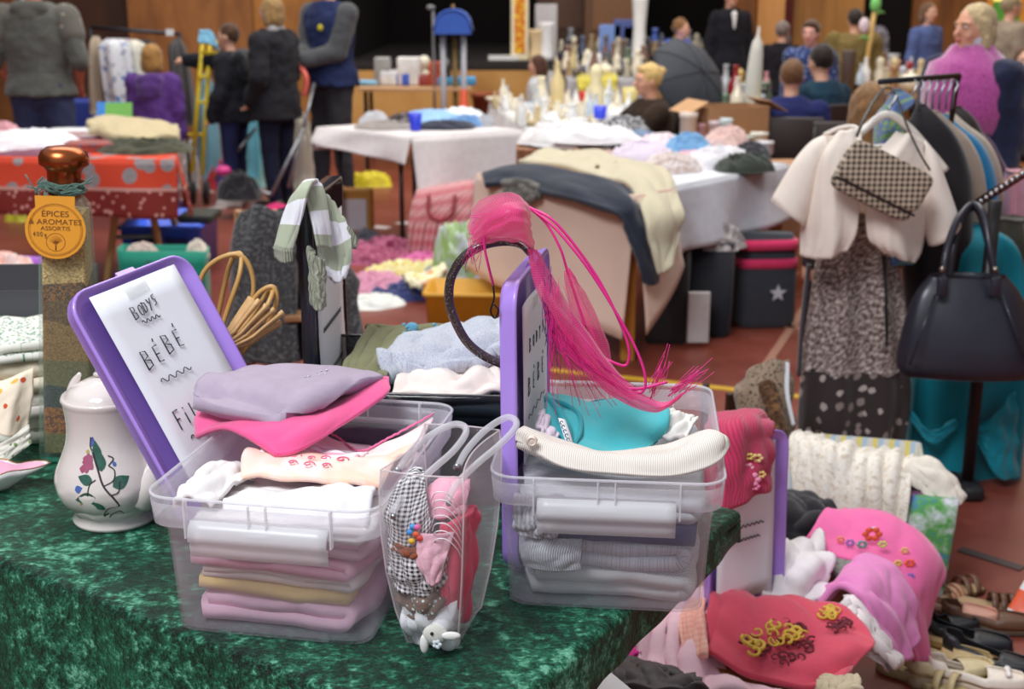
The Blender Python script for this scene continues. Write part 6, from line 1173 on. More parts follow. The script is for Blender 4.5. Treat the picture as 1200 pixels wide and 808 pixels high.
MB().poly(sp, .004, Matrix.Translation((.04, -.105, .18)) @ Matrix.Rotation(pi / 2, 4, 'X')).build('star', plain((214, 216, 224), .6), t, smooth=False)
heap('brown_paper_bag', plain((146, 80, 50), .7), PZ(922, 345), .22, .2, .26, 'crumpled brown paper bag on the floor by the right table leg', 'bag', seed=31, p=5)
o = MB().box((V(921, 285, 7.3).x, 7.35, .33), (.34, .3, .66)).build('cardboard_box', plain((176, 130, 96), .8), smooth=False, bev=.004); solo(o, 'tall cardboard box behind the right table leg', 'box')
# wooden crate between tables
o = MB().box((V(620, 170, 7.5).x, 7.45, .37), (.15, .3, .74)).build('wooden_stand', wood((176, 120, 80), (130, 80, 50), 8), smooth=False, bev=.006); solo(o, 'brown wooden stand between the white cloth and the stall table', 'stand')

# ---- china stall and far stalls
def vase(name, p, prof, mat, label, cat, group=None, n=18): o = MB().lathe(prof, n).build(name, mat); o.location = p; return solo(o, label, cat, group)
def prof_kind(k, s):
    P = {'jug': [(.03, 0), (.045, .02), (.05, .06), (.035, .10), (.03, .13), (.038, .15), (.034, .15), (.026, .12)], 'cup': [(.025, 0), (.035, .03), (.042, .07), (.038, .07), (.03, .01)], 'bowl': [(.03, 0), (.07, .03), (.09, .06), (.085, .06), (.03, .01)], 'vase': [(.03, 0), (.05, .04), (.055, .10), (.03, .17), (.022, .21), (.034, .24), (.028, .24), (.018, .2)],
         'bottle': [(.03, 0), (.034, .02), (.034, .13), (.014, .17), (.012, .21), (.016, .22), (.001, .221)], 'tureen': [(.04, 0), (.08, .04), (.085, .08), (.08, .085), (.05, .11), (.015, .125), (.02, .14), (.001, .145)], 'candlestick': [(.045, 0), (.04, .015), (.012, .03), (.018, .09), (.010, .12), (.022, .17), (.018, .20), (.001, .2)], 'figurine': [(.04, 0), (.042, .02), (.03, .05), (.036, .10), (.02, .13), (.028, .16), (.024, .185), (.001, .2)], 'plate': [(.05, 0), (.055, .004), (.10, .018), (.098, .02), (.05, .008)]}
    return [(r * s, z * s) for r, z in P[k]]
CN = {(236, 228, 206): 'cream', (240, 240, 240): 'white', (200, 214, 230): 'pale blue', (206, 186, 140): 'sand', (196, 160, 90): 'ochre', (150, 110, 70): 'brown', (60, 90, 170): 'blue', (90, 110, 90): 'sage green', (150, 40, 46): 'dark red', (214, 190, 60): 'yellow', (176, 178, 184): 'silver grey', (216, 150, 160): 'rose', (44, 40, 44): 'black', (130, 80, 140): 'violet'}
CL = list(CN); used_lb = set()
def scatter(tname, where, zone, z, n, kinds, cols, seed, smin=.8, smax=1.3, grp=None):
    rn = random.Random(seed); placed = []; (x0, y0), (x1, y1) = zone
    pos = ['far left', 'left', 'centre left', 'centre', 'centre right', 'right', 'far right']; row = ['back', 'rear', 'middle', 'front', 'nearest']
    for i in range(n):
        for _ in range(90):
            px, py = rn.uniform(x0, x1), rn.uniform(y0, y1); p = PZ(px, py, z); k = rn.choice(kinds); s = rn.uniform(smin, smax); pr = prof_kind(k, s); r = max(a for a, b in pr); c = rn.choice(cols)
            lb = '%s %s on %s, %s, %s row' % (CN[c], k, where, pos[min(6, int((px - x0) / (x1 - x0) * 7))], row[min(4, int((py - y0) / (y1 - y0) * 5))])
            if lb not in used_lb and all((p - q).length > (r + r2) * .95 for q, r2 in placed): break
        else: continue
        placed.append((p, r)); used_lb.add(lb); vase(k, p, pr, plain(c, .15 if k != 'figurine' else .35, coat=.5, var=.02), lb, k, grp)
PALE = [(236, 228, 206), (240, 240, 240), (236, 228, 206), (240, 240, 240), (200, 214, 230), (206, 186, 140)]
MIX = CL
for k_ in [(150, 128, 96), (96, 84, 76), (120, 124, 132), (84, 92, 120), (128, 96, 84), (176, 168, 150)]: CN[k_] = {150: 'khaki', 96: 'umber', 120: 'slate grey', 84: 'dusky blue', 128: 'russet', 176: 'stone'}[k_[0]]
DULL = [(150, 128, 96), (96, 84, 76), (120, 124, 132), (84, 92, 120), (128, 96, 84), (176, 168, 150), (236, 228, 206), (150, 110, 70), (44, 40, 44), (90, 110, 90)]
cc = [PZ(616, 151, .75), PZ(765, 152, .75), PZ(752, 121, .75), PZ(574, 121, .75)]
table('china_table', 'table crowded with cream china in the middle distance', cc, .742, W_TAN, BLACKM); table_cloth('white_tablecloth', cc, .742, [(.12, .12), (.2, .2), (.1, .1), (.2, .2)], fab((224, 222, 222)), .02, 6, 8, label='white cloth under the cream china', th=.004)
scatter('china', 'the china table', ((606, 123), (742, 149)), .752, 90, ['jug', 'cup', 'bowl', 'tureen', 'cup', 'bottle', 'plate'], PALE, 21, .6, .95, 'china on the crowded table')
scatter('china2', 'the back of the china table', ((578, 122), (604, 130)), .752, 10, ['jug', 'cup', 'bowl', 'bottle'], PALE, 23, .6, .95, 'china on the crowded table')
for px, py, c, k, s, lb in ((634, 133, (236, 226, 196), 'vase', 1.1, 'cream lidded vase on the china table'), (653, 128, (220, 200, 150), 'bottle', 1.6, 'tall sand coloured bottle on the china table'), (698, 132, (232, 220, 180), 'figurine', 1.75, 'tall cream figurine left of the blonde woman')): vase(k, PZ(px, py, .752), prof_kind(k, s), plain(c, .3), lb, k)
cup('blue_tumbler', PZ(703, 146, .755), .12, .045, plain((50, 70, 226), .35), 'royal blue plastic tumbler by the blonde woman')
cup('red_bowl', PZ(690, 126, .755), .12, .08, plain((196, 40, 30), .4), 'red bowl behind the blue tumbler', 'bowl'); cup('cream_pot', PZ(738, 128, .755), .16, .06, plain((216, 200, 130), .4), 'straw coloured flared pot by the blonde woman', 'pot')
fc = [PZ(640, 92, .75), PZ(768, 92, .75), PZ(764, 83, .75), PZ(644, 83, .75)]
table('far_table', 'far stall table with grey cloth in front of the stage', fc, .742, W_TAN, BLACKM); table_cloth('grey_tablecloth', fc, .742, [(.34, .34), (.3, .3), (.1, .1), (.3, .3)], fab((172, 172, 178)), .02, 5, 8, label='pale grey cloth on the far stall', th=.004)
o = cloth('yellow_throw', [[(680, 88, 13.7), (700, 88, 13.7), (720, 88, 13.7)], [(676, 91, 13.22), (700, 92, 13.2), (724, 91, 13.22)], [(678, 108, 13.12), (700, 111, 13.1), (722, 107, 13.12)]], fab((206, 194, 84)), .02, amp=.02); solo(o, 'mustard yellow cloth hanging on the grey far stall', 'cloth')
scatter('far', 'the grey far stall', ((650, 84), (758, 91)), .752, 44, ['jug', 'vase', 'bottle', 'cup', 'tureen', 'candlestick', 'figurine'], DULL + PALE, 31, .8, 1.4, 'bric-a-brac on the grey far stall')
# stage-edge bric-a-brac
zst = .852
scatter('stage', 'the stage edge', ((628, 63), (830, 71)), zst, 60, ['jug', 'vase', 'bottle', 'figurine', 'candlestick', 'bowl', 'figurine'], DULL + [(60, 90, 170)], 41, .8, 1.4, 'bric-a-brac along the stage edge')
for px, c, h_, lb in ((748, (236, 236, 236), .72, 'tall white column vase on the stage edge'), (640, (226, 226, 230), .42, 'white bottle on the stage edge'), (628, (214, 190, 150), .34, 'tan bottle on the stage edge')):
    p = PZ(px, 70, zst); vase('column_vase', Vector((p.x, 15.0, zst)), [(.10, 0), (.085, .05), (.07, h_ * .5), (.09, h_ * .9), (.10, h_), (.08, h_)], plain(c, .35), lb, 'vase')
p = V(609, 62, 14.95); t = thing('tall_panel', 'tall yellow and cream ornamental panel on the stage edge', 'panel', (p.x, 14.95, zst)); MB().box((0, 0, .42), (.20, .04, .84)).build('cream_frame', plain((226, 214, 180), .5), t, smooth=False, bev=.01); MB().box((0, -.024, .44), (.12, .01, .72)).build('yellow_inset', fab((222, 186, 40), (200, 80, 40), 'blotch', 12, (230, 200, 70), co='Object'), t, smooth=False)
o = MB().box((V(590, 62, 14.9).x, 14.9, zst + .03), (.34, .12, .05)).build('white_box', plain((216, 216, 216), .5), smooth=False); solo(o, 'flat white box lying on the stage edge', 'box')
for i, (px, h_, c, lb) in enumerate(((716, .62, (96, 64, 40), 'dark wooden shelf unit left of the white column vase on the stage'), (672, .75, (70, 44, 30), 'dark brown cabinet at the back of the stage'), (700, .9, (50, 34, 30), 'almost black wardrobe on the stage'))):
    x = V(px, 60, 16.5).x; t = thing('wooden_cabinet', lb, 'cabinet', (x, 16.5 + i * .8, zst + .0)); MB().box((0, 0, h_), (.7 + .2 * i, .4, 2 * h_ * .6 + .5)).xf(Matrix.Translation((0, 0, -h_ + (2 * h_ * .6 + .5) / 2))).build('cabinet_body', plain(c, .6), t, smooth=False, bev=.01); MB().box((0, -.21, .5), (.5, .02, .4)).build('door', plain(tuple(x * 1.25 for x in c), .5), t, smooth=False)
for i, (px, py, c, lb) in enumerate(((732, 32, (80, 96, 160), 'blue framed picture leaning on the stage'), (743, 40, (170, 190, 220), 'pale blue framed picture on the stage'), (715, 38, (120, 150, 214), 'sky blue picture on the stage'), (640, 14, (190, 186, 190), 'pale grey garment hanging on the stage'))):
    b_ = V(px, py, 15.6); o = MB().box((b_.x, 15.6, (b_.z + zst) / 2 + .04), (.26, .05, b_.z - zst + .1)).build('leaning_picture', plain(c, .5), smooth=False, bev=.01); solo(o, lb, 'picture')
# stage-side toy table
bc4 = [PZ(420, 104, .75), PZ(553, 104, .75), PZ(548, 95, .75), PZ(428, 95, .75)]; table('toy_table', 'narrow toy table with thin dark legs in front of the stage', bc4, .755, plain((190, 150, 110), .6), BLACKM, lw=.035)
for i, (px, w_, h_, c, lb, nm) in enumerate(((432, .20, .05, (130, 180, 214), 'flat pale blue box on the toy table', 'flat_box'), (449, .15, .26, (150, 150, 150), 'grey tin on the toy table', 'tin'), (459, .22, .14, (214, 220, 232), 'white plastic bag on the toy table', 'bag'), (472, .16, .12, (60, 90, 190), 'blue and white pack on the toy table', 'pack'), (480, .22, .26, (222, 218, 220), 'white box with faint print on the toy table', 'printed_box'), (535, .36, .08, (80, 160, 220), 'sky blue tray at the right of the toy table', 'tray'), (511, .12, .22, (186, 80, 46), 'rust coloured toy on the toy table', 'toy'), (522, .10, .20, (60, 60, 56), 'dark toy beside the rust coloured one', 'toy'), (497, .12, .10, (150, 60, 60), 'dark red toy on the toy table', 'toy'))):
    p = PZ(px, 100, .757); mm = MB(); mm.box((0, 0, h_ / 2), (w_, .14, h_)); o = mm.build(nm, plain(c, .5, var=.2, sc=12), smooth=True, bev=.018); o.location = (p.x, p.y, .757); o.rotation_euler = (0, 0, .1 * (i % 3 - 1)); solo(o, lb, nm.split('_')[-1])
for px, py, r, lb in ((497, 73, .06, 'upper white ball ornament above the toy table'), (500, 88, .06, 'lower white ball ornament above the toy table')):
    p = V(px, py, 12.5); o = MB().ball((0, 0, 0), (r, r, r * 1.1), 14, 10).tube([(0, 0, -r), (0, 0, .76 - p.z if px == 500 else .9 - p.z)], .008, 6).build('globe_ornament', plain((230, 226, 206), .3)); o.location = p; solo(o, lb, 'ornament')
o = MB().tube([V(500, 82, 12.2), V(524, 69, 12.2)], .016, 8).tube([V(503, 96, 12.2), V(524, 85, 12.2)], .014, 8).tube([V(524, 69, 12.2), V(524, 96, 12.2)], .012, 8).build('metal_bracket', GR); solo(o, 'grey metal toy bracket on the toy table', 'toy')
# blue hooded stand
p = V(531, 125, 11.9); t = thing('hooded_stand', 'stand with a blue domed hood on pale grey posts', 'stand', (p.x, 11.9, 0)); topz = V(531, 33, 11.9).z
for dx in (-.085, .10): MB().tube([(dx, 0, 0), (dx, 0, topz)], .026, 10).build('post', plain((170, 172, 182), .4), t)
MB().tube([(.02, .05, 0), (.02, .05, topz)], .022, 8).build('centre_post', plain((120, 96, 50), .5), t); MB().tube([(-.17, 0, .4), (-.17, 0, topz + .15)], .012, 8).ball((-.19, 0, topz + .18), (.04, .03, .025)).build('thin_pole', plain((120, 120, 124), .5), t)
MB().poly([(.165 * cos(pi * i / 16) + .01, topz - .05 + .20 * sin(pi * i / 16) ** .55) for i in range(17)], .24, Matrix.Translation((0, .12, 0)) @ Matrix.Rotation(pi / 2, 4, 'X')).build('hood_fill', fab((64, 100, 190), co='Object'), t, smooth=False)
m = MB(); g = []
for i in range(9):
    a = pi * i / 8; g.append([Vector((.155 * cos(a) * (1.12 if i in (0, 8) else 1) + .01, y, topz - .02 + .18 * sin(a) ** .6)) for y in (-.13, -.05, .05, .13)])
m.grid(g); m.build('domed_hood', fab((64, 100, 190), co='Object'), t, sol=.02)
MB().lathe([(.012, 0), (.015, .04), (.001, .05)], 10, (.01, 0, topz + .16)).build('finial', plain((150, 120, 70), .4), t)
o = MB().lathe([(.13, 0), (.13, .02), (.09, .02), (.03, .42), (.0, .43)], 20).build('traffic_cone', plain((206, 76, 40), .5)); o.location = (V(548, 120, 12.6).x, 11.6, .55); o2 = o; o.location.z = .0; o.scale = (1, 1, 1.8); solo(o, 'orange cone standing right of the blue hooded stand', 'cone')
for px, lb in ((566, 'left terracotta planter below the stage'), (583, 'right terracotta planter below the stage')):
    o = MB().lathe([(.08, 0), (.12, .20), (.13, .20), (.13, .24), (.11, .24), (.10, .02)], 20).build('terracotta_planter', plain((150, 80, 50), .8)); o.location = (V(px, 120, 13.6).x, 13.6, .35); solo(o, lb, 'planter')
o = MB().box(((V(566, 120, 13.6).x + V(583, 120, 13.6).x) / 2, 13.6, .175), (.55, .3, .35)).build('wooden_bench', W_DARK, smooth=False); solo(o, 'dark bench under the terracotta planters', 'bench')
# umbrella on right behind blonde woman
uc = V(801, 99, 9.3); t = thing('open_umbrella', 'dark grey open umbrella tipped on its side behind the blonde woman', 'umbrella', (uc.x, 9.3, uc.z - .0)); Q = Matrix.Rotation(radians(-52), 4, 'Y') @ Matrix.Rotation(radians(20), 4, 'Z') if False else Matrix.Rotation(radians(40), 4, 'Z') @ Matrix.Rotation(radians(62), 4, 'X')
m = MB(); g = []
for i in range(9):
    q = i / 8; row = []
    for k in range(48):
        a = 2 * pi * k / 48; sc = .335 * sin(q * 1.35) / sin(1.35) * (1 - .055 * abs(sin(a * 4)) * q); row.append(Q @ Vector((sc * cos(a), sc * sin(a), .20 * cos(q * 1.35))))
    g.append(row)
m.grid(g, cv=True); m.build('canopy', fab((62, 66, 74), co='Object', rough=.6, bump=.1, sheen=.05), t, sol=.004, smooth=True)
for k in range(8):
    a = 2 * pi * k / 8; MB().tube([Q @ Vector((.339 * sin(q * 1.35) / sin(1.35) * cos(a), .339 * sin(q * 1.35) / sin(1.35) * sin(a), .204 * cos(q * 1.35))) for q in [i / 6 for i in range(7)]], .004, 5).build('rib', plain((40, 42, 48), .5), t)
MB().tube([Q @ Vector((0, 0, .26)), Q @ Vector((0, 0, -.25))], .007, 8).build('shaft', STEELD, t)
# table on the right with boxes
rc = [PZ(795, 172, .75), PZ(900, 176, .75), PZ(893, 150, .75), PZ(800, 146, .75)]; table('box_table', 'table with cartons and tins behind the stall table', rc, .742, W_TAN, BLACKM)
p = PZ(858, 166, .75); t = thing('open_carton', 'open brown cardboard carton lying behind the stall table', 'box', (p.x, p.y + .2, .745), .3); m = MB(); rings(m, [(.20, .15, .004, 0), (.20, .15, .004, .20), (.192, .142, .004, .20), (.192, .142, .004, .01)], True, True); m.build('carton_body', plain((172, 130, 92), .8), t, smooth=False)
for s in (-1, 1): MB().box((s * .26, 0, .20), (.14, .29, .005), rot=Matrix.Rotation(s * .5, 3, 'Y')).build('flap', plain((190, 148, 108), .8), t, smooth=False)
for i, (px, py, r, h_, c, lb) in enumerate(((806, 166, .05, .17, (220, 206, 196), 'tall cream tub at the left of the carton table'), (822, 164, .05, .10, (216, 170, 176), 'pink lidded tub right of the cream tub'), (838, 166, .04, .12, (206, 190, 200), 'lilac jar on the carton table'), (850, 172, .035, .16, (200, 214, 216), 'clear pale bottle before the carton'), (872, 176, .05, .08, (196, 206, 190), 'sage tin before the carton'), (889, 172, .05, .08, (226, 222, 210), 'cream tin stacked at the right of the carton'), (884, 160, .05, .12, (206, 220, 170), 'pale green tin at the right of the carton'), (895, 181, .05, .07, (222, 220, 226), 'white bowl at the right end of the carton table'))):
    vase('tub', PZ(px, py, .752), [(r * .9, 0), (r, .01), (r, h_ * .8), (r * 1.08, h_ * .82), (r * 1.08, h_), (.001, h_)], plain(c, .35), lb, 'tub')
rc2 = [PZ(838, 148, .75), PZ(905, 146, .75), PZ(900, 112, .75), PZ(838, 112, .75)]; table('bric_table', 'small table of bright trinkets right of the umbrella', rc2, .742, W_DARK, BLACKM)
scatter('bric', 'the trinket table right of the umbrella', ((843, 114), (898, 144)), .745, 26, ['jug', 'cup', 'tureen', 'bottle', 'figurine', 'bowl'], MIX, 51, .9, 1.6, 'trinkets right of the umbrella')
p = PZ(879, 138, .745); o = MB().lathe([(.055, 0), (.06, .05), (.055, .30), (.045, .45), (.035, .52), (.012, .56), (.008, .62), (.001, .63)], 20).build('furled_parasol', fab((214, 212, 204), co='Object')); o.location = p; o.rotation_euler = (0, .05, 0); solo(o, 'tall furled off-white parasol standing on the trinket table', 'parasol')
# chairs of the seated people
def chair(label, x, y, rz, c, seat=.45, backz=.85):
    t = thing('stacking_chair', label, 'chair', (x, y, 0), rz)
    MB().box((0, 0, seat), (.42, .42, .03)).build('seat', plain(c, .5), t, bev=.012); MB().box((0, .21, backz - .14), (.42, .03, .34)).build('backrest', plain(c, .5), t, bev=.014)
    for sx in (-1, 1):
        for sy in (-1, 1): MB().tube([(sx * .19, sy * .19, 0), (sx * .18, sy * .18, seat)], .012, 8).build('leg', BLACKM, t)
        MB().tube([(sx * .19, .2, seat), (sx * .19, .22, backz)], .012, 8).build('back_post', BLACKM, t)
    return t
for px, Y, rz, lb in ((950, 8.0, 170, 'dark brown chair right of the person in navy'), (922, 7.95, 168, 'dark chair under the person in navy'), (960, 8.85, 205, 'dark chair under the person in teal'), (752, 8.2, -78, 'dark chair under the blonde woman'), (1014, 5.75, 175, 'dark chair under the person with long light brown hair'), (630, 11.45, -100, 'dark chair under the small girl'), (1186, 9.6, -10, 'dark chair under the person at the far right')):
    b_ = V(px, 180, Y); chair(lb, b_.x + (.12 if px == 950 else 0), Y - (.35 if px == 950 else 0), radians(rz), (44, 30, 28))
# far right tables
rf = [PZ(975, 112, .75), PZ(1095, 112, .75), PZ(1085, 92, .75), PZ(985, 92, .75)]; table('far_right_table', 'bric-a-brac table behind the cream bolero', rf, .742, W_TAN, BLACKM)
scatter('fr', 'the table behind the bolero', ((988, 94), (1082, 110)), .745, 34, ['cup', 'bowl', 'jug', 'bottle', 'tureen', 'figurine'], MIX + PALE, 61, 1.0, 1.8, 'bric-a-brac behind the bolero')
p = PZ(1012, 106, .745); t = thing('bamboo_flower', 'tall bamboo stem with an artificial green and white flower', 'artificial plant', p)
zt = V(1016, 8, p.y).z - p.z; MB().tube([(0, 0, 0), (.02, 0, zt * .5), (.05, 0, zt)], .022, 10).build('stem', plain((206, 170, 100), .5), t)
MB().ball((.05, -.01, zt + .02), (.05, .04, .07)).build('green_bud', plain((120, 200, 110), .5), t); MB().ball((-.04, -.02, zt * .78), (.05, .03, .07)).build('white_blossom', plain((226, 206, 214), .6), t)
for s, q in ((-1, .6), (1, .9)): MB().tube(spline([(.03, 0, zt * q), (.03 + s * .06, -.01, zt * q + .03), (.03 + s * .11, -.01, zt * q + .02)], 8), [.006, .016, .018, .018, .014, .01, .006, .002], 6).build('leaf', plain((110, 170, 90), .5), t)
o = MB().lathe([(.06, 0), (.06, .36), (.065, .37), (.05, .37)], 16).build('grey_tube', plain((110, 100, 94), .6)); o.location = PZ(992, 110, .745); solo(o, 'grey brown cardboard tube on the table behind the bolero', 'tube')
o = hang('patterned_jacket', [(30, 1022, 1034, 13.5, .05), (40, 1018, 1040, 13.5, .12), (75, 1020, 1040, 13.5, .15)], fab((150, 140, 150), (60, 60, 70), 'blotch', 10)); solo(o, 'grey patterned jacket hanging in front of the black curtain', 'jacket')
# ================================================================ right-hand clothes rack
RY = 3.95
t = thing('garment_rack', 'dark steel garment rack with an upper rail and a slanting arm', 'clothes rack', Vector((V(1130, 598, 3.95).x, 3.95, 0)))
pz = Vector((V(1130, 598, 3.95).x, 3.95, 0)); M_POLE = plain((30, 24, 26), .4)
MB().tube([pz + Vector((0, 0, .02)), pz + Vector((0, 0, .975))], .020, 12).build('pole', M_POLE, t, world=True)
for d_ in ((0, 1), (0, -1)): MB().box((0, d_[1] * .03, .025), (.9 if False else .07, .10, .05)).build('foot', plain((28, 28, 32), .6), t, bev=.015)
MB().tube([(-.02, .45, .03), (-.02, -.03, .03)], .02, 8).build('base_bar', M_POLE, t)
Ra, Rb = V(1030, 112, 4.0), V(1122, 108, 4.3); Ra.z = Rb.z = 1.335
MB().tube([Ra, Rb], .009, 10).build('upper_rail', STEELD, t, world=True); MB().tube([pz + Vector((0, .45, .03)), Vector((Rb.x, Rb.y + .12, .6)), Vector((Rb.x, Rb.y + .02, 1.30)), Rb], .010, 8).build('rail_bracket', M_POLE, t, world=True)
MB().tube([V(1130, 248, 3.95), V(1205, 200, 3.75)], .014, 10).build('slanting_arm', plain((110, 80, 70), .25, .8), t, world=True)
for i in range(9): MB().ball(V(1150 + i * 6, 236 - i * 4, 3.88 - i * .02), .008, 8, 6).build('arm_stud', METAL, t, world=True)
# dress
M_D1 = fab((84, 66, 62), (140, 122, 116), 'blotch', 75, (206, 190, 184), bump=.4); M_D2 = fab((62, 52, 52), (190, 176, 170), 'floral', 22, (150, 136, 130), th=.50)
t = thing('patterned_dress', 'long brown dress with white floral print hanging under the bolero', 'dress', V(1005, 530, 4.02))
hang('dress_top', [(170, 985, 1040, 4.06, .03), (250, 980, 1040, 4.05, .05), (300, 958, 1050, 4.04, .06), (360, 948, 1062, 4.04, .07), (432, 938, 1068, 4.04, .08)], M_D1, t, ripn=9, rip=.35)
hang('dress_skirt', [(428, 940, 1066, 4.04, .078), (470, 936, 1067, 4.04, .085), (532, 933, 1058, 4.04, .085)], M_D2, t, ripn=9, rip=.35)
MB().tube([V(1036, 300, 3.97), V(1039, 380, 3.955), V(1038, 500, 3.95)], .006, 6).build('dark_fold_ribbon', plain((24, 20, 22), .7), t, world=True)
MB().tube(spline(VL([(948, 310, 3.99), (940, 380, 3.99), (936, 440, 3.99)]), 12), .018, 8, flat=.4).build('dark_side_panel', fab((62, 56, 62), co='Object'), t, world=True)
# bolero on its hanger
t = thing('coat_hanger', 'pearly white plastic hanger carrying the bolero', 'hanger', V(1040, 150, 3.93)); PH = plain((226, 218, 208), .2, coat=.6)
MB().tube(spline(VL([(966, 190, 3.93), (990, 172, 3.93), (1015, 150, 3.93), (1040, 134, 3.93), (1065, 150, 3.93), (1090, 178, 3.93), (1108, 200, 3.93)]), 40), .013, 10).build('hanger_arm', PH, t, world=True)
MB().tube(spline(VL([(1041, 136, 3.93), (1042, 126, 3.93), (1047, 120, 3.94), (1050, 112, 3.97), (1044, 108, 4.0), (1038, 112, 4.0)]), 16), .004, 6).build('hook', METAL, t, world=True)
MB().tube(VL([(985, 178, 3.935), (1040, 170, 3.93), (1092, 182, 3.935)]), .006, 6).build('crossbar', PH, t, world=True)
M_BOL = fab((250, 232, 220), wr=12, sheen=.3); t = thing('cream_bolero', 'cream short-sleeved bolero jacket on a pearly hanger', 'jacket', V(1010, 300, 3.90))
cloth('left_front', [[(966, 160, 3.94), (988, 154, 3.90), (1006, 150, 3.90)], [(942, 185, 3.93), (975, 185, 3.86), (1006, 185, 3.86)], [(937, 230, 3.92), (972, 232, 3.83), (1006, 235, 3.84)], [(936, 270, 3.91), (970, 274, 3.82), (1004, 272, 3.83)], [(935, 300, 3.90), (962, 304, 3.83), (994, 296, 3.84)]], M_BOL, .008, t, amp=.008, fu=2, fv=5)
cloth('right_front', [[(1050, 155, 3.92), (1068, 158, 3.90), (1086, 168, 3.94)], [(1016, 200, 3.86), (1050, 192, 3.84), (1090, 194, 3.92)], [(1014, 240, 3.84), (1048, 242, 3.81), (1084, 245, 3.90)], [(1017, 280, 3.83), (1048, 288, 3.80), (1080, 292, 3.89)], [(1030, 296, 3.84), (1052, 303, 3.82), (1074, 309, 3.88)]], M_BOL, .008, t, amp=.008, fu=2, fv=5)
cloth('back_panel', [[(972, 160, 3.97), (1030, 172, 4.0), (1086, 165, 3.97)], [(945, 200, 3.97), (1010, 200, 4.0), (1088, 200, 3.97)], [(940, 290, 3.96), (1008, 250, 3.99), (1078, 296, 3.96)]], M_BOL, .006, t, amp=.003)
def sleeve_(nm, rows):
    m = MB(); g = []
    for (xa, ya), (xb, yb), Y, b in rows:
        P, Q = V(xa, ya, Y), V(xb, yb, Y); c = (P + Q) / 2; a = (Q - P) / 2; g.append([c + a * cos(2 * pi * k / 24) + Vector((0, b * sin(2 * pi * k / 24), 0)) for k in range(24)])
    cols = [spline([r[k] for r in g], 20) for k in range(24)]; G = [[cols[k][i] for k in range(24)] for i in range(20)]; m.grid(G, cv=True); m.build(nm, M_BOL, t, world=True, sol=.006)
sleeve_('left_sleeve', [((968, 158), (966, 184), 3.93, .03), ((950, 168), (955, 205), 3.92, .045), ((930, 192), (950, 238), 3.91, .055), ((904, 236), (940, 264), 3.90, .06)])
sleeve_('right_sleeve', [((1082, 164), (1080, 192), 3.93, .03), ((1094, 180), (1082, 225), 3.92, .05), ((1108, 215), (1082, 258), 3.91, .055), ((1124, 262), (1090, 288), 3.90, .06)])
MB().tube(spline(VL([(966, 158, 3.92), (985, 150, 3.93), (1004, 150, 3.915), (1008, 170, 3.87)]), 20), .007, 8).build('neckline', M_BOL, t, world=True)
# houndstooth purse
cn = V(1032, 210, 3.76); t = thing('houndstooth_purse', 'small houndstooth flap purse with a black strap hung over the bolero', 'purse', cn)
RQ = Matrix.Rotation(radians(26), 4, 'Y'); M_HT = fab((64, 50, 44), (204, 186, 164), 'check', 62, bump=.4)
def pur(nm, hw_, hh, dp_, cz, yoff, p=7, mt=M_HT):
    m = MB(); g = []
    for y, s in ((-1, .0), (-1, .86), (-.75, .97), (0, 1), (.75, .97), (1, .86), (1, 0)):
        row = []
        for k in range(48):
            a = 2 * pi * k / 48; ca, sa = cos(a), sin(a); row.append(RQ @ Vector((hw_ * s * abs(ca) ** (2 / p) * (1 if ca >= 0 else -1), y * dp_ + yoff, cz + hh * s * abs(sa) ** (2 / p) * (1 if sa >= 0 else -1))))
        g.append(row)
    m.grid(g, cv=True, uvs=[(q.x, q.z) for r in g for q in r]); return m.build(nm, mt, t)
pur('purse_body', .132, .074, .030, -.012, 0); fl = pur('purse_flap', .135, .062, .010, .014, -.030)
MB().tube([RQ @ Vector((.133 * cos(a), -.040 if False else -.034, -.05 + .012 * sin(a) * 0)) for a in [pi * i / 10 for i in range(11)]], .0035, 6).build('flap_seam', plain((40, 32, 28), .6), fl)
MB().tube(spline(VL([(1004, 160, 3.75), (1012, 140, 3.80), (1024, 118, 3.90), (1036, 104, 3.98), (1048, 108, 3.98), (1064, 150, 3.85), (1078, 180, 3.77), (1090, 200, 3.75)]), 40), .005, 8, flat=.5).build('strap', plain((20, 18, 20), .4), t, world=True)
# the stack of garments on the upper rail
def shoulder(nm, lb, px, Y, c, R_, Ydepth, top=112, drop=.75, cat='jacket', pat=None):
    o = hang(nm, [(top, px - 4, px + 6, Y, .02), (top + 14, px - 10, px + 22, Y, .06), (top + 34, px - 22, R_ - 22, Y, .09), (top + 66, px - 26, R_ - 6, Y, .10), (top + 110, px - 26, R_, Y, .11), (top + 110 + drop * 120, px - 20, R_ - 4, Y, .11)], pat or fab(c), ripn=5, rip=.15, twist=.25); return solo(o, lb, cat)
shoulder('green_print_dress', 'green and blue printed garment just behind the hanger', 1050, 4.10, (130, 170, 96), 1072, 0, 104, pat=fab((116, 160, 90), (90, 110, 190), 'blotch', 22, (150, 186, 110)), cat='dress')
shoulder('black_jacket', 'black jacket nearest on the rail right of the bolero', 1078, 4.16, (38, 34, 38), 1142, 0, 122, 1.1)
shoulder('beige_jacket', 'beige jacket behind the black jacket on the rail', 1094, 4.34, (170, 154, 138), 1160, 0, 130, .3)
shoulder('blue_jacket', 'bright blue knit on the rail between two beige jackets', 1104, 4.50, (30, 128, 180), 1174, 0, 134, .4)
shoulder('cream_jacket', 'light taupe jacket behind the blue knit', 1112, 4.66, (186, 172, 154), 1182, 0, 132, .3)
shoulder('brown_jacket', 'dark brown jacket deep on the rail', 1120, 4.80, (44, 38, 38), 1176, 0, 124, .3)
shoulder('plum_jacket', 'dark plum garment at the far end of the rail', 1140, 4.95, (76, 30, 76), 1196, 0, 150, .3)
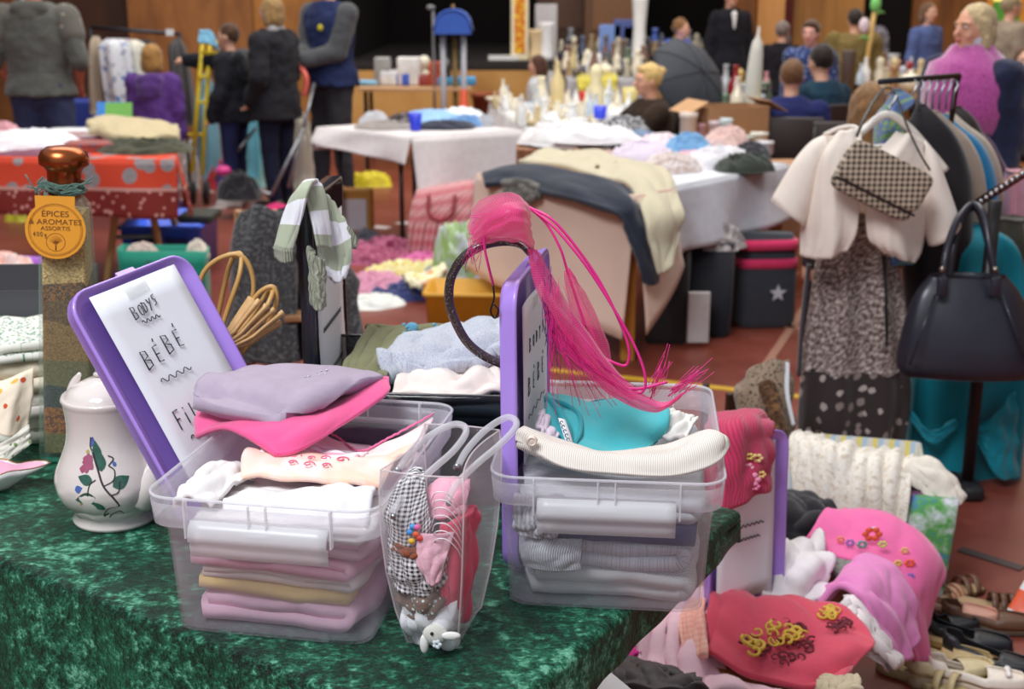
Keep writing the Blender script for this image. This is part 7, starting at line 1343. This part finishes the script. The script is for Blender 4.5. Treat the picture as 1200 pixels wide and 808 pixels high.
for i in range(7):
    p = V(1070 + i * 8, 110, 4.1 + i * .03); m = MB(); m.tube(spline([p + Vector((0, 0, -.05)), p, p + Vector((.012, .005, .03)), p + Vector((.0, .012, .045)), p + Vector((-.012, .005, .035))], 12), .0035, 6)
    o = m.build('hanger_hook', METAL); solo(o, '%s shiny hanger hook in the close row on the upper rail' % ['leftmost', 'second from left', 'third from left', 'middle', 'third from right', 'second from right', 'rightmost'][i], 'hanger', 'hanger hooks on the upper rail')
# teal dress and black handbag
t = thing('teal_dress', 'teal satin dress hanging behind the black handbag', 'dress', V(1130, 565, 4.12)); M_TEAL = fab((14, 132, 150), rough=.45, sheen=.2, wr=6, bump=.5)
hang('dress_body', [(262, 1100, 1150, 4.20, .04), (285, 1086, 1190, 4.18, .08), (330, 1078, 1204, 4.17, .09), (440, 1068, 1206, 4.15, .10), (540, 1060, 1198, 4.15, .10), (572, 1064, 1196, 4.15, .10)], M_TEAL, t, ripn=6, rip=.3)
cloth('drape_fold', [[(1066, 480, 4.02), (1090, 505, 3.98), (1120, 492, 4.0)], [(1066, 490, 4.02), (1092, 520, 3.97), (1122, 500, 4.0)]], M_TEAL, .01, t, amp=.006); cloth('drape_fold', [[(1140, 505, 4.0), (1168, 485, 3.98), (1190, 460, 4.02)], [(1142, 515, 4.0), (1170, 560, 3.98), (1194, 560, 4.02)]], M_TEAL, .012, t, amp=.008)
o = hang('floral_skirt', [(540, 1128, 1190, 4.35, .05), (600, 1132, 1176, 4.35, .05)], fab((150, 80, 90), (206, 170, 160), 'blotch', 40, (120, 60, 70))); solo(o, 'rose patterned skirt hem below the teal dress', 'skirt')
o = hang('pink_jumper', [(200, 1180, 1205, 4.5, .06), (260, 1176, 1210, 4.5, .08)], fab((196, 136, 150))); solo(o, 'dusty pink garment at the right edge behind the slanting arm', 'clothes')
o = hang('khaki_jacket', [(255, 1165, 1205, 4.25, .06), (300, 1170, 1215, 4.2, .08)], fab((60, 54, 44))); solo(o, 'dark khaki garment below the slanting arm at the right edge', 'clothes')
o = hang('beige_dress', [(300, 1070, 1092, 4.3, .04), (420, 1052, 1080, 4.3, .05), (490, 1050, 1066, 4.3, .05)], fab((178, 166, 152))); solo(o, 'plain beige garment between the brown and teal dresses', 'dress')
t = thing('black_handbag', 'large black leather handbag hanging from the slanting arm', 'handbag', V(1130, 438, 3.86)); M_LEA = plain((40, 40, 52), .38, var=.12, sc=14, coat=.15)
hang('bag_body', [(322, 1090, 1178, 3.82, .035), (345, 1072, 1196, 3.81, .06), (385, 1058, 1212, 3.80, .085), (425, 1050, 1220, 3.80, .095), (440, 1060, 1214, 3.80, .07)], M_LEA, t, ripn=4, rip=.12)
for pts in ([(1104, 338, 3.74), (1108, 300, 3.76), (1120, 262, 3.82), (1138, 240, 3.88), (1152, 250, 3.82), (1160, 290, 3.76), (1168, 335, 3.74)], [(1112, 330, 3.84), (1118, 290, 3.86), (1130, 252, 3.92), (1146, 246, 3.92), (1158, 285, 3.87), (1166, 330, 3.85)]):
    MB().tube(spline(VL(pts), 40), .011, 10).build('bag_handle', M_LEA, t, world=True)
for px in (1104, 1166): MB().box(V(px, 336, 3.735), (.03, .02, .06)).build('handle_tab', M_LEA, t, world=True, bev=.006); MB().ball(V(px, 316, 3.735), .010, 10, 8).build('ring', plain((160, 150, 140), .25, 1), t, world=True)
for a, b in (((1096, 345), (1066, 428)), ((1174, 345), (1204, 428))): MB().tube([V(a[0], a[1], 3.745), V((a[0] + b[0]) / 2, (a[1] + b[1]) / 2, 3.715), V(b[0], b[1], 3.70)], .004, 6).build('seam', M_LEA, t, world=True)

# ================================================================ low clothes pile, right foreground
ben = [Vector((.28, 2.20, 0)), Vector((.60, 2.18, 0)), Vector((.80, 3.02, 0)), Vector((.34, 3.08, 0))]
table('low_bench', 'low bench buried under girls tops', ben, .27, W_TAN, W_LEG, lw=.05)
def CL_(nm, ctrl, mt, th, lb, cat='clothes', **k): return solo(cloth(nm, ctrl, mt, th, **k), lb, cat)
CL_('pale_pink_sheet', [[(742, 800, 2.25), (790, 812, 2.21), (840, 822, 2.19), (930, 824, 2.20)], [(752, 748, 2.42), (785, 760, 2.38), (815, 772, 2.36), (850, 796, 2.33)], [(780, 705, 2.60), (800, 712, 2.58), (815, 716, 2.56), (832, 730, 2.52)], [(812, 690, 2.68), (820, 692, 2.67), (828, 696, 2.66), (838, 700, 2.64)]], fab((240, 200, 214)), .02, 'pale pink cotton cloth spread left of the coral T-shirt', amp=.02, fu=5, fv=7)
o = CL_('coral_tshirt', [[(829, 768, 2.36), (838, 772, 2.34), (880, 792, 2.27), (935, 806, 2.22), (985, 806, 2.22)], [(831, 720, 2.46), (850, 740, 2.40), (900, 765, 2.32), (960, 778, 2.28), (1004, 776, 2.30)], [(836, 696, 2.54), (870, 706, 2.48), (920, 720, 2.42), (970, 738, 2.38), (1024, 756, 2.36)], [(845, 692, 2.58), (880, 700, 2.54), (915, 702, 2.50), (965, 708, 2.48), (1004, 722, 2.44)]], fab((226, 84, 106)), .014, 'coral pink T-shirt with a golden scroll print', 'T-shirt', amp=.010, fu=4, fv=5, nu=40, nv=50)
def surf_scroll(parent, c, pts, mat, r): m = MB(); [m.tube(spline(VL(p), 16), r, 6) for p in pts]; m.build(c, mat, parent)
rn = random.Random(8); gold = plain((222, 174, 60), .4, var=.2, sc=60); maroon = plain((110, 28, 44), .7)
def blobs(parent, nm, mat, cx, cy, rx, ry, Y, dY, n, r0, seed):
    rn = random.Random(seed); m = MB()
    for i in range(n):
        a = rn.uniform(0, 6.28); q = sqrt(rn.random()); px, py = cx + rx * q * cos(a), cy + ry * q * sin(a); p = V(px, py, Y + (cy - py) * dY) ; b = rn.uniform(0, 6.28)
        m.tube([p + Vector((r0 * (1 - k / 12) * cos(b + k * .6), r0 * .8 * (1 - k / 12) * sin(b + k * .6), r0 * .4 * (1 - k / 12) * sin(b + k * .6))) for k in range(10)], r0 * rn.uniform(.14, .30), 5)
    m.build(nm, mat, parent)
blobs(o, 'maroon_print', maroon, 912, 752, 42, 26, 2.325, .0024, 30, .012, 1); blobs(o, 'gold_print', gold, 908, 750, 34, 20, 2.312, .0024, 18, .015, 2); blobs(o, 'gold_print', gold, 975, 718, 14, 6, 2.425, .002, 9, .012, 3); blobs(o, 'maroon_print', maroon, 982, 732, 16, 7, 2.375, .002, 12, .010, 4)
CL_('peach_pocket_top', [[(800, 775, 2.33), (815, 772, 2.32), (830, 770, 2.31)], [(798, 725, 2.47), (812, 722, 2.46), (826, 715, 2.47)], [(810, 706, 2.55), (822, 704, 2.54), (832, 700, 2.54)]], fab((246, 190, 170), (236, 160, 150), 'check', 60), .012, 'peach checked piece with a tiny bow beside the coral T-shirt', amp=.003)
CL_('magenta_top', [[(728, 775, 2.36), (742, 778, 2.34), (752, 770, 2.34)], [(735, 758, 2.42), (745, 756, 2.42), (752, 752, 2.42)]], fab((222, 30, 150)), .02, 'magenta corner peeping below the velvet cloth', amp=.004)
CL_('charcoal_jacket', [[(716, 812, 2.06), (760, 812, 2.04), (800, 812, 2.04), (826, 812, 2.06)], [(722, 788, 2.14), (752, 786, 2.13), (790, 796, 2.10), (820, 806, 2.08)], [(724, 776, 2.2), (750, 778, 2.18), (780, 786, 2.15), (806, 800, 2.12)]], fab((62, 54, 58), rough=.5), .02, 'charcoal quilted garment at the bottom edge below the table', amp=.008)
o = MB().box(V(708, 805, 2.02), (.07, .10, .004), rz=.5).build('price_card', M_PAPER, smooth=False); solo(o, 'white card sticking out below the velvet corner', 'card'); o = MB().box((.15, 2.17, .14), (.28, .34, .275)).build('cardboard_box', plain((120, 96, 76), .8), smooth=False, bev=.004); solo(o, 'cardboard box on the floor under the table corner', 'box')
CL_('white_vest', [[(874, 690, 2.62), (900, 702, 2.58), (940, 708, 2.58), (972, 700, 2.62)], [(872, 650, 2.74), (905, 652, 2.68), (940, 655, 2.66), (970, 662, 2.70)], [(880, 632, 2.84), (905, 634, 2.80), (940, 634, 2.80), (958, 632, 2.82)]], fab((238, 230, 232)), .014, 'white top lying in front of the black garment', amp=.018, fu=5, fv=6)
CL_('rose_top', [[(870, 695, 2.64), (880, 700, 2.62), (892, 702, 2.60)], [(872, 655, 2.72), (880, 656, 2.70), (892, 658, 2.70)]], fab((230, 170, 186)), .03, 'rose cloth edge left of the white top', amp=.006)
CL_('black_garment', [[(880, 632, 2.92), (912, 640, 2.88), (945, 632, 2.90), (975, 620, 2.94)], [(884, 605, 3.02), (915, 600, 2.98), (950, 602, 2.98), (985, 612, 2.98)], [(892, 584, 3.10), (912, 578, 3.10), (940, 582, 3.10), (962, 590, 3.08)]], fab((28, 26, 32)), .03, 'black garment behind the white top', amp=.012)
o = CL_('flowered_pink_top', [[(946, 628, 2.82), (975, 655, 2.76), (1010, 668, 2.74), (1045, 700, 2.70), (1060, 740, 2.68), (1078, 785, 2.74)], [(960, 610, 2.92), (995, 626, 2.86), (1035, 640, 2.82), (1068, 680, 2.76), (1076, 720, 2.74), (1084, 775, 2.78)], [(975, 600, 2.98), (1015, 604, 2.94), (1055, 618, 2.90), (1085, 655, 2.84), (1090, 700, 2.80), (1082, 750, 2.82)], [(990, 599, 3.02), (1030, 604, 2.98), (1068, 618, 2.94), (1103, 660, 2.90), (1098, 690, 2.86), (1086, 730, 2.86)]], fab((240, 110, 170)), .014, 'bright pink long-sleeved top embroidered with orange flowers', 'top', amp=.008, fu=4, fv=4, nu=40, nv=60)
def flower(parent, px, py, Y, c, r): 
    m = MB(); p = V(px, py, Y)
    for k in range(6): m.ball(p + Vector((r * cos(k * 1.05), -.002, r * .75 * sin(k * 1.05))), (r * .55, .004, r * .45), 8, 6)
    m.build('embroidered_flower', plain(c, .7), parent)
for a in ((1022, 626, 2.80, (232, 92, 60), .016), (1010, 638, 2.79, (110, 160, 150), .009), (1034, 638, 2.78, (214, 210, 120), .008), (996, 636, 2.80, (160, 120, 190), .008), (1066, 660, 2.775, (232, 90, 60), .009), (1066, 676, 2.76, (120, 110, 190), .008), (1052, 660, 2.775, (226, 190, 90), .007), (985, 632, 2.82, (240, 150, 120), .007), (1060, 645, 2.80, (226, 180, 110), .007), (1024, 620, 2.81, (180, 210, 230), .005)): flower(o, *a)
CL_('lilac_tshirt', [[(955, 712, 2.56), (985, 690, 2.56), (1010, 700, 2.50), (1030, 740, 2.48), (1050, 780, 2.50)], [(975, 690, 2.64), (1000, 672, 2.62), (1030, 690, 2.57), (1050, 725, 2.55), (1064, 768, 2.56)], [(995, 668, 2.72), (1015, 652, 2.72), (1045, 662, 2.68), (1068, 700, 2.64), (1072, 735, 2.62)]], fab((224, 132, 190)), .014, 'lilac pink T-shirt hanging in front of the flowered top', 'T-shirt', amp=.008, nu=36, nv=44)
CL_('white_trousers', [[(985, 712, 2.50), (1000, 735, 2.46), (1018, 760, 2.44), (1044, 782, 2.46)], [(992, 700, 2.54), (1010, 715, 2.50), (1030, 745, 2.48), (1050, 775, 2.50)]], fab((232, 222, 222)), .03, 'white trousers squeezed between the coral and lilac shirts', amp=.006)
CL_('beige_knit', [[(955, 812, 2.18), (980, 815, 2.16), (1008, 812, 2.18)], [(962, 796, 2.24), (985, 797, 2.22), (1005, 796, 2.24)]], fab((206, 190, 160)), .02, 'beige knit edge at the bottom below the coral T-shirt', amp=.005)
CL_('grey_shirt', [[(960, 660, 2.74), (975, 672, 2.70), (990, 680, 2.68)], [(964, 640, 2.82), (980, 652, 2.78), (1000, 662, 2.74)]], fab((130, 130, 124)), .02, 'grey green garment between white top and pink top', amp=.004)
# lid with note and the pink jumper over it
O3 = V(822, 700, 2.52); O3.z = .29; T3 = V(832, 560, 2.56) - O3; S3 = Vector((.16, .10, 0))
def w3(m): squig(m, .05, .15, .20, 8, .003, .0292, .0012); squig(m, .05, .14, .17, 9, .003, .0292, .0012)
box_lid('purple lid with a long white note standing behind the pale pink cloth', O3, S3, Vector((0, .02, .44)), .22, .40, (.02, .03, .18, .38), w3)
o = CL_('raspberry_jumper', [[(826, 590, 2.46), (845, 600, 2.44), (868, 592, 2.46), (884, 580, 2.50), (900, 575, 2.54)], [(830, 545, 2.50), (850, 548, 2.46), (870, 545, 2.48), (888, 540, 2.52), (902, 540, 2.56)], [(828, 505, 2.56), (848, 502, 2.50), (868, 500, 2.50), (886, 500, 2.54), (902, 508, 2.58)], [(832, 490, 2.66), (850, 486, 2.62), (870, 482, 2.62), (888, 484, 2.64), (900, 494, 2.66)]], fab((214, 62, 104), pat='rib', sc=120), .014, 'raspberry knitted child jumper with a flower motif hung over the noted lid', 'jumper', amp=.006)
for a in ((880, 562, 2.485, (236, 150, 180), .014), (876, 548, 2.49, (240, 170, 190), .009), (887, 537, 2.50, (230, 200, 140), .009), (892, 556, 2.50, (226, 196, 120), .007), (878, 535, 2.49, (226, 200, 110), .007), (884, 570, 2.485, (236, 130, 170), .008)): flower(o, *a)
# crate with ivory lace jumper and leopard blouse
t = thing('striped_crate', 'pastel striped box carrying the ivory jumper', 'box', Vector((.96, 3.44, 0)), radians(-14)); m = MB(); rings(m, [(.20, .12, .02, 0), (.205, .125, .02, .34), (.195, .115, .02, .34), (.19, .11, .02, .01)], True, True); m.build('box_body', fab((216, 210, 200), (176, 196, 214), 'vstripe', 22, (226, 206, 120)), t)
CL_('ivory_jumper', [[(928, 592, 3.28), (955, 605, 3.24), (990, 612, 3.20), (1030, 618, 3.18), (1060, 625, 3.16)], [(926, 550, 3.32), (955, 560, 3.26), (990, 568, 3.22), (1030, 575, 3.19), (1065, 580, 3.18)], [(928, 514, 3.38), (958, 520, 3.32), (995, 530, 3.28), (1035, 535, 3.26), (1070, 542, 3.25)], [(936, 512, 3.48), (965, 516, 3.44), (1000, 526, 3.40), (1040, 530, 3.38), (1072, 536, 3.36)]], fab((236, 224, 206), (250, 244, 234), 'blotch', 60, (216, 200, 180), bump=.7), .012, 'ivory lacy knit draped over the striped box', 'jumper', amp=.010, fu=2, fv=9, nv=70, rip=(.6, 8, 1))
o = CL_('ivory_sleeve', [[(1055, 560, 3.22), (1062, 545, 3.24), (1072, 537, 3.28)], [(1080, 575, 3.19), (1090, 560, 3.20), (1098, 545, 3.24)], [(1100, 594, 3.17), (1112, 580, 3.18), (1120, 568, 3.22)], [(1108, 596, 3.17), (1120, 594, 3.17), (1128, 584, 3.20)]], fab((240, 230, 216), bump=.6), .03, 'ivory sleeve of the knit curling out to the right', amp=.006)
for i, (x0, c, c2, c3, lb) in enumerate(((1068, (60, 110, 190), (90, 160, 70), (226, 226, 236), 'blue green and white swirled beach bag behind the pink top'), (1052, (170, 120, 120), (100, 60, 110), (226, 190, 110), 'mauve swirled bag edge beside the beach bag'))):
    b_ = V(x0 + 14, 645, 3.16 + i * .05); m = MB(); m.loft([(0, 0, 0, .05, .05, 4), (0, 0, .02, .055, .055, 4), (.01, 0, .25, .06, .05, 4), (.02, 0, .31, .055, .03, 4)], 32); o = m.build('swirled_bag', fab(c, c2, 'blotch', 9, c3, co='Object'), disp=(.02, .06)); o.location = (b_.x, b_.y, 0.0); solo(o, lb, 'bag')
t = thing('display_chair', 'small dark chair holding the leopard-print blouse', 'chair', Vector((V(895, 500, 3.75).x, 3.80, 0)), .3)
MB().box((0, 0, .21), (.24, .26, .02)).build('seat', W_DARK, t, smooth=False); 
for sx in (-1, 1):
    for sy in (-1, 1): MB().tube([(sx * .13, sy * .13, 0), (sx * .13, sy * .13, .30 if sy < 0 else .40)], .012, 8).build('leg', W_DARK, t)
MB().box((0, .10, .34), (.14, .02, .06)).build('backrest', W_DARK, t, smooth=False)
M_LEO = fab((146, 126, 106), (58, 44, 38), 'dots', 105, bump=.4, th=.36)
CL_('leopard_blouse', [[(866, 455, 3.72), (880, 436, 3.70), (905, 424, 3.70), (924, 422, 3.70)], [(862, 480, 3.66), (885, 475, 3.60), (908, 468, 3.60), (928, 465, 3.66)], [(880, 520, 3.60), (896, 520, 3.56), (914, 512, 3.56), (929, 505, 3.62)], [(895, 570, 3.54), (902, 570, 3.52), (912, 560, 3.52), (926, 550, 3.56)]], M_LEO, .02, 'brown speckled animal-print blouse on the small chair', 'blouse', amp=.010)
CL_('brown_scarf', [[(890, 450, 3.57), (900, 446, 3.56), (908, 450, 3.57)], [(900, 490, 3.52), (910, 486, 3.51), (918, 492, 3.52)], [(908, 530, 3.50), (918, 524, 3.49), (926, 528, 3.50)]], fab((116, 82, 54), (60, 40, 30), 'blotch', 40, (140, 100, 60)), .02, 'rust brown speckled scarf down the animal-print blouse', 'scarf', amp=.004)
o = cloth('white_card', [[(921, 424, 3.60), (925, 426, 3.60)], [(920, 460, 3.58), (925, 462, 3.58)], [(928, 500, 3.57), (932, 498, 3.57)]], M_PAPER, .004, amp=0, nv=6); solo(o, 'narrow white strap along the animal-print blouse', 'strap')
o = cloth('white_price_tag', [[(903, 540, 3.46), (930, 532, 3.46)], [(906, 568, 3.44), (932, 552, 3.44)]], M_PAPER, .003, amp=0, nv=6, nu=6); solo(o, 'white price tag at the foot of the animal-print blouse', 'tag')

# ---------------------------------------------------------------- shoes on the floor
def shoe(name, label, px, py, rz, upper, sole, L=.235, heel=.02, kind='pump', tilt=0, z0=0, group=None, insole=(190, 160, 120)):
    p = PZ(px, py, z0); t = thing(name, label, 'shoe', p, radians(rz)); 
    def wd(q): return .038 * (1 - .28 * exp_(q, .38, .18)) * (sin(pi * min(max(q * .93 + .045, 0), 1)) ** .38)
    def exp_(q, c, s): return 2.718 ** (-((q - c) / s) ** 2)
    n = 24; hz = lambda q: heel * (1 - min(1, q / .62)) ** .8
    m = MB(); g = []
    for r_ in (0, 1, 2, 3):
        row = []
        for k in range(2 * n):
            q = k / n if k < n else (2 * n - k) / n; s = 1 if k < n else -1; w_ = wd(q) * (1 if r_ in (1, 2) else .9); row.append(Vector(((q - .5) * L, s * w_, (0 if heel < .03 or q > .55 or r_ > 1 else 0) + (0 if r_ < 2 else .012 + hz(q)) if r_ != 1 else .004)))
        g.append(row)
    m.grid(g[:3], cv=True); m.f.append(tuple(range(2 * n))[::-1]); m.f.append(tuple(2 * 2 * n + k for k in range(2 * n))); m.build('sole', plain(sole, .6), t)
    m = MB(); g = []
    for r_, (o_, dz_) in enumerate(((1.0, .012), (1.05, .022), (.95, .036), (.78, .046))):
        row = []
        for k in range(2 * n):
            q = k / n if k < n else (2 * n - k) / n; s = 1 if k < n else -1; hgt = dz_ * (1.15 if q < .2 else .75 if q < .6 else 1.0); row.append(Vector(((q - .5) * L * (1 - .015 * r_), s * wd(q) * o_, .010 + hz(q) + hgt * (.8))))
        g.append(row)
    if kind in ('pump', 'espadrille', 'ballerina'):
        m.grid(g, cv=True); m.build('upper', plain(upper, .45, var=.12), t, sol=.002)
        m = MB(); gg = []
        for i in range(9):
            q = .60 + .39 * i / 8; gg.append([Vector(((q - .5) * L, wd(q) * .96 * j / 4, .010 + .026 + hz(q) + .014 * (1 - (j / 4) ** 2) * sin(pi * (.5 + .5 * i / 8)))) for j in range(-4, 5)])
        m.grid(gg); m.build('toe_cap', plain(upper, .45, var=.12), t, sol=.002)
    else:
        for q0 in ((.66, .80) if kind == 'sandal' else (.60, .70, .80)):
            m = MB(); gg = [[Vector(((q0 + dq - .5) * L, wd(q0) * 1.05 * cos(a), .012 + hz(q0) + .040 * sin(a))) for a in [pi * i / 10 for i in range(11)]] for dq in (0, .035, .07)]; m.grid(gg); m.build('strap', plain(upper, .4), t, sol=.0025)
        m = MB(); m.tube(spline([(-.36 * L, .030, .03 + heel), (-.46 * L, .02, .055 + heel), (-.49 * L, 0, .062 + heel), (-.46 * L, -.02, .055 + heel), (-.36 * L, -.030, .03 + heel)], 16), .004, 6); m.build('heel_strap', plain(upper, .4), t)
    m = MB(); gg = []
    for i in range(n): q = .03 + .94 * i / (n - 1); gg.append([Vector(((q - .5) * L, wd(q) * .88 * j, .0135 + hz(q))) for j in (-1, -.5, 0, .5, 1)])
    m.grid(gg); m.build('insole', plain(insole, .7), t, sol=.002)
    if heel > .03: m = MB(); m.loft([(-.40 * L, 0, 0, .014, .014), (-.39 * L, 0, heel * .6, .018, .018), (-.36 * L, 0, heel + .012, .030, .028)], 16); m.build('heel', plain(sole, .5), t)
    if kind == 'ballerina':
        m = MB(); c_ = Vector((.30 * L, 0, .052)); [m.ball(c_ + Vector((0, s * .012, 0)), (.008, .013, .006), 10, 6) for s in (-1, 1)]; m.ball(c_, (.006, .005, .006), 8, 6); m.build('bow', plain((232, 226, 222), .4), t)
    return t
shoe('sandal', 'brown strappy sandal farthest back in the shoe pile', 1110, 700, 20, (120, 84, 66), (90, 70, 50), heel=.05, kind='sandal')
shoe('sandal', 'dark brown sandal pointing at the red and white tape', 1148, 716, -8, (100, 66, 50), (110, 90, 70), heel=.03, kind='strappy')
shoe('pump', 'rosy tan court shoe in the middle of the shoe pile', 1115, 728, -20, (206, 150, 130), (150, 110, 90), heel=.03)
shoe('pump', 'bronze brown flat shoe beside the barrier tape', 1156, 738, -12, (96, 62, 44), (70, 50, 36))
shoe('espadrille', 'black espadrille with cord sole, upper one of the pair', 1128, 760, -20, (26, 26, 32), (206, 176, 128), heel=.03, kind='espadrille', insole=(60, 50, 44))
shoe('espadrille', 'black espadrille with cord sole, lower one of the pair', 1158, 785, -30, (26, 26, 32), (212, 180, 130), heel=.03, kind='espadrille', insole=(60, 50, 44))
shoe('pump', 'glossy black court shoe at the edge of the pink sleeve', 1100, 745, 5, (24, 26, 34), (30, 30, 34), L=.2, heel=.03)
shoe('pump', 'olive gold pump in front of the black ones', 1104, 778, -25, (170, 146, 100), (120, 100, 70), insole=(206, 186, 120))
shoe('ballerina', 'ivory ballerina with a bow in the front of the shoe pile', 1142, 806, -14, (226, 214, 200), (190, 170, 150), kind='ballerina', insole=(176, 146, 84))
shoe('sandal', 'gold thong sandal at the bottom of the shoe pile', 1080, 800, -40, (196, 176, 130), (150, 130, 90), kind='sandal', insole=(186, 168, 120))
shoe('sandal', 'tan sandal half hidden under the pink sleeve', 1098, 716, 40, (190, 140, 110), (150, 110, 80), kind='strappy', heel=.04)
shoe('pump', 'beige snakeskin slipper half under the espadrilles', 1112, 798, 10, (206, 190, 150), (160, 140, 110), L=.22)
# barrier tape and a far foot
t_ = NT('tape'); X_ = t_.xyz(t_.co('UV')); t_.set(t_.p.inputs['Base Color'], t_.ramp(t_.math('FRACT', t_.math('MULTIPLY', X_[1], 8.0)), [(0, (226, 222, 222)), (.5, (226, 88, 46))], True)); t_.p.inputs['Roughness'].default_value = .4
o = cloth('barrier_tape', [[(1168, 738, 3.02), (1192, 748, 3.0)], [(1182, 712, 3.05), (1205, 722, 3.02)], [(1196, 688, 3.08), (1220, 698, 3.05)], [(1212, 662, 3.12), (1238, 672, 3.1)]], t_.m, .003, amp=.002, nv=6); solo(o, 'red and white barrier tape hanging at the right edge', 'tape')
o = cloth('white_label', [[(1172, 746, 3.0), (1200, 750, 3.0)], [(1176, 758, 2.98), (1202, 762, 2.98)]], M_PAPER, .003, amp=.001, nv=6, nu=5); solo(o, 'white strip lying at the foot of the barrier tape', 'tape')
o = heap('orange_cloth', fab((226, 96, 30)), PZ(1102, 598), .1, .1, .06, 'orange cloth scrap behind the ivory sleeve', seed=3)
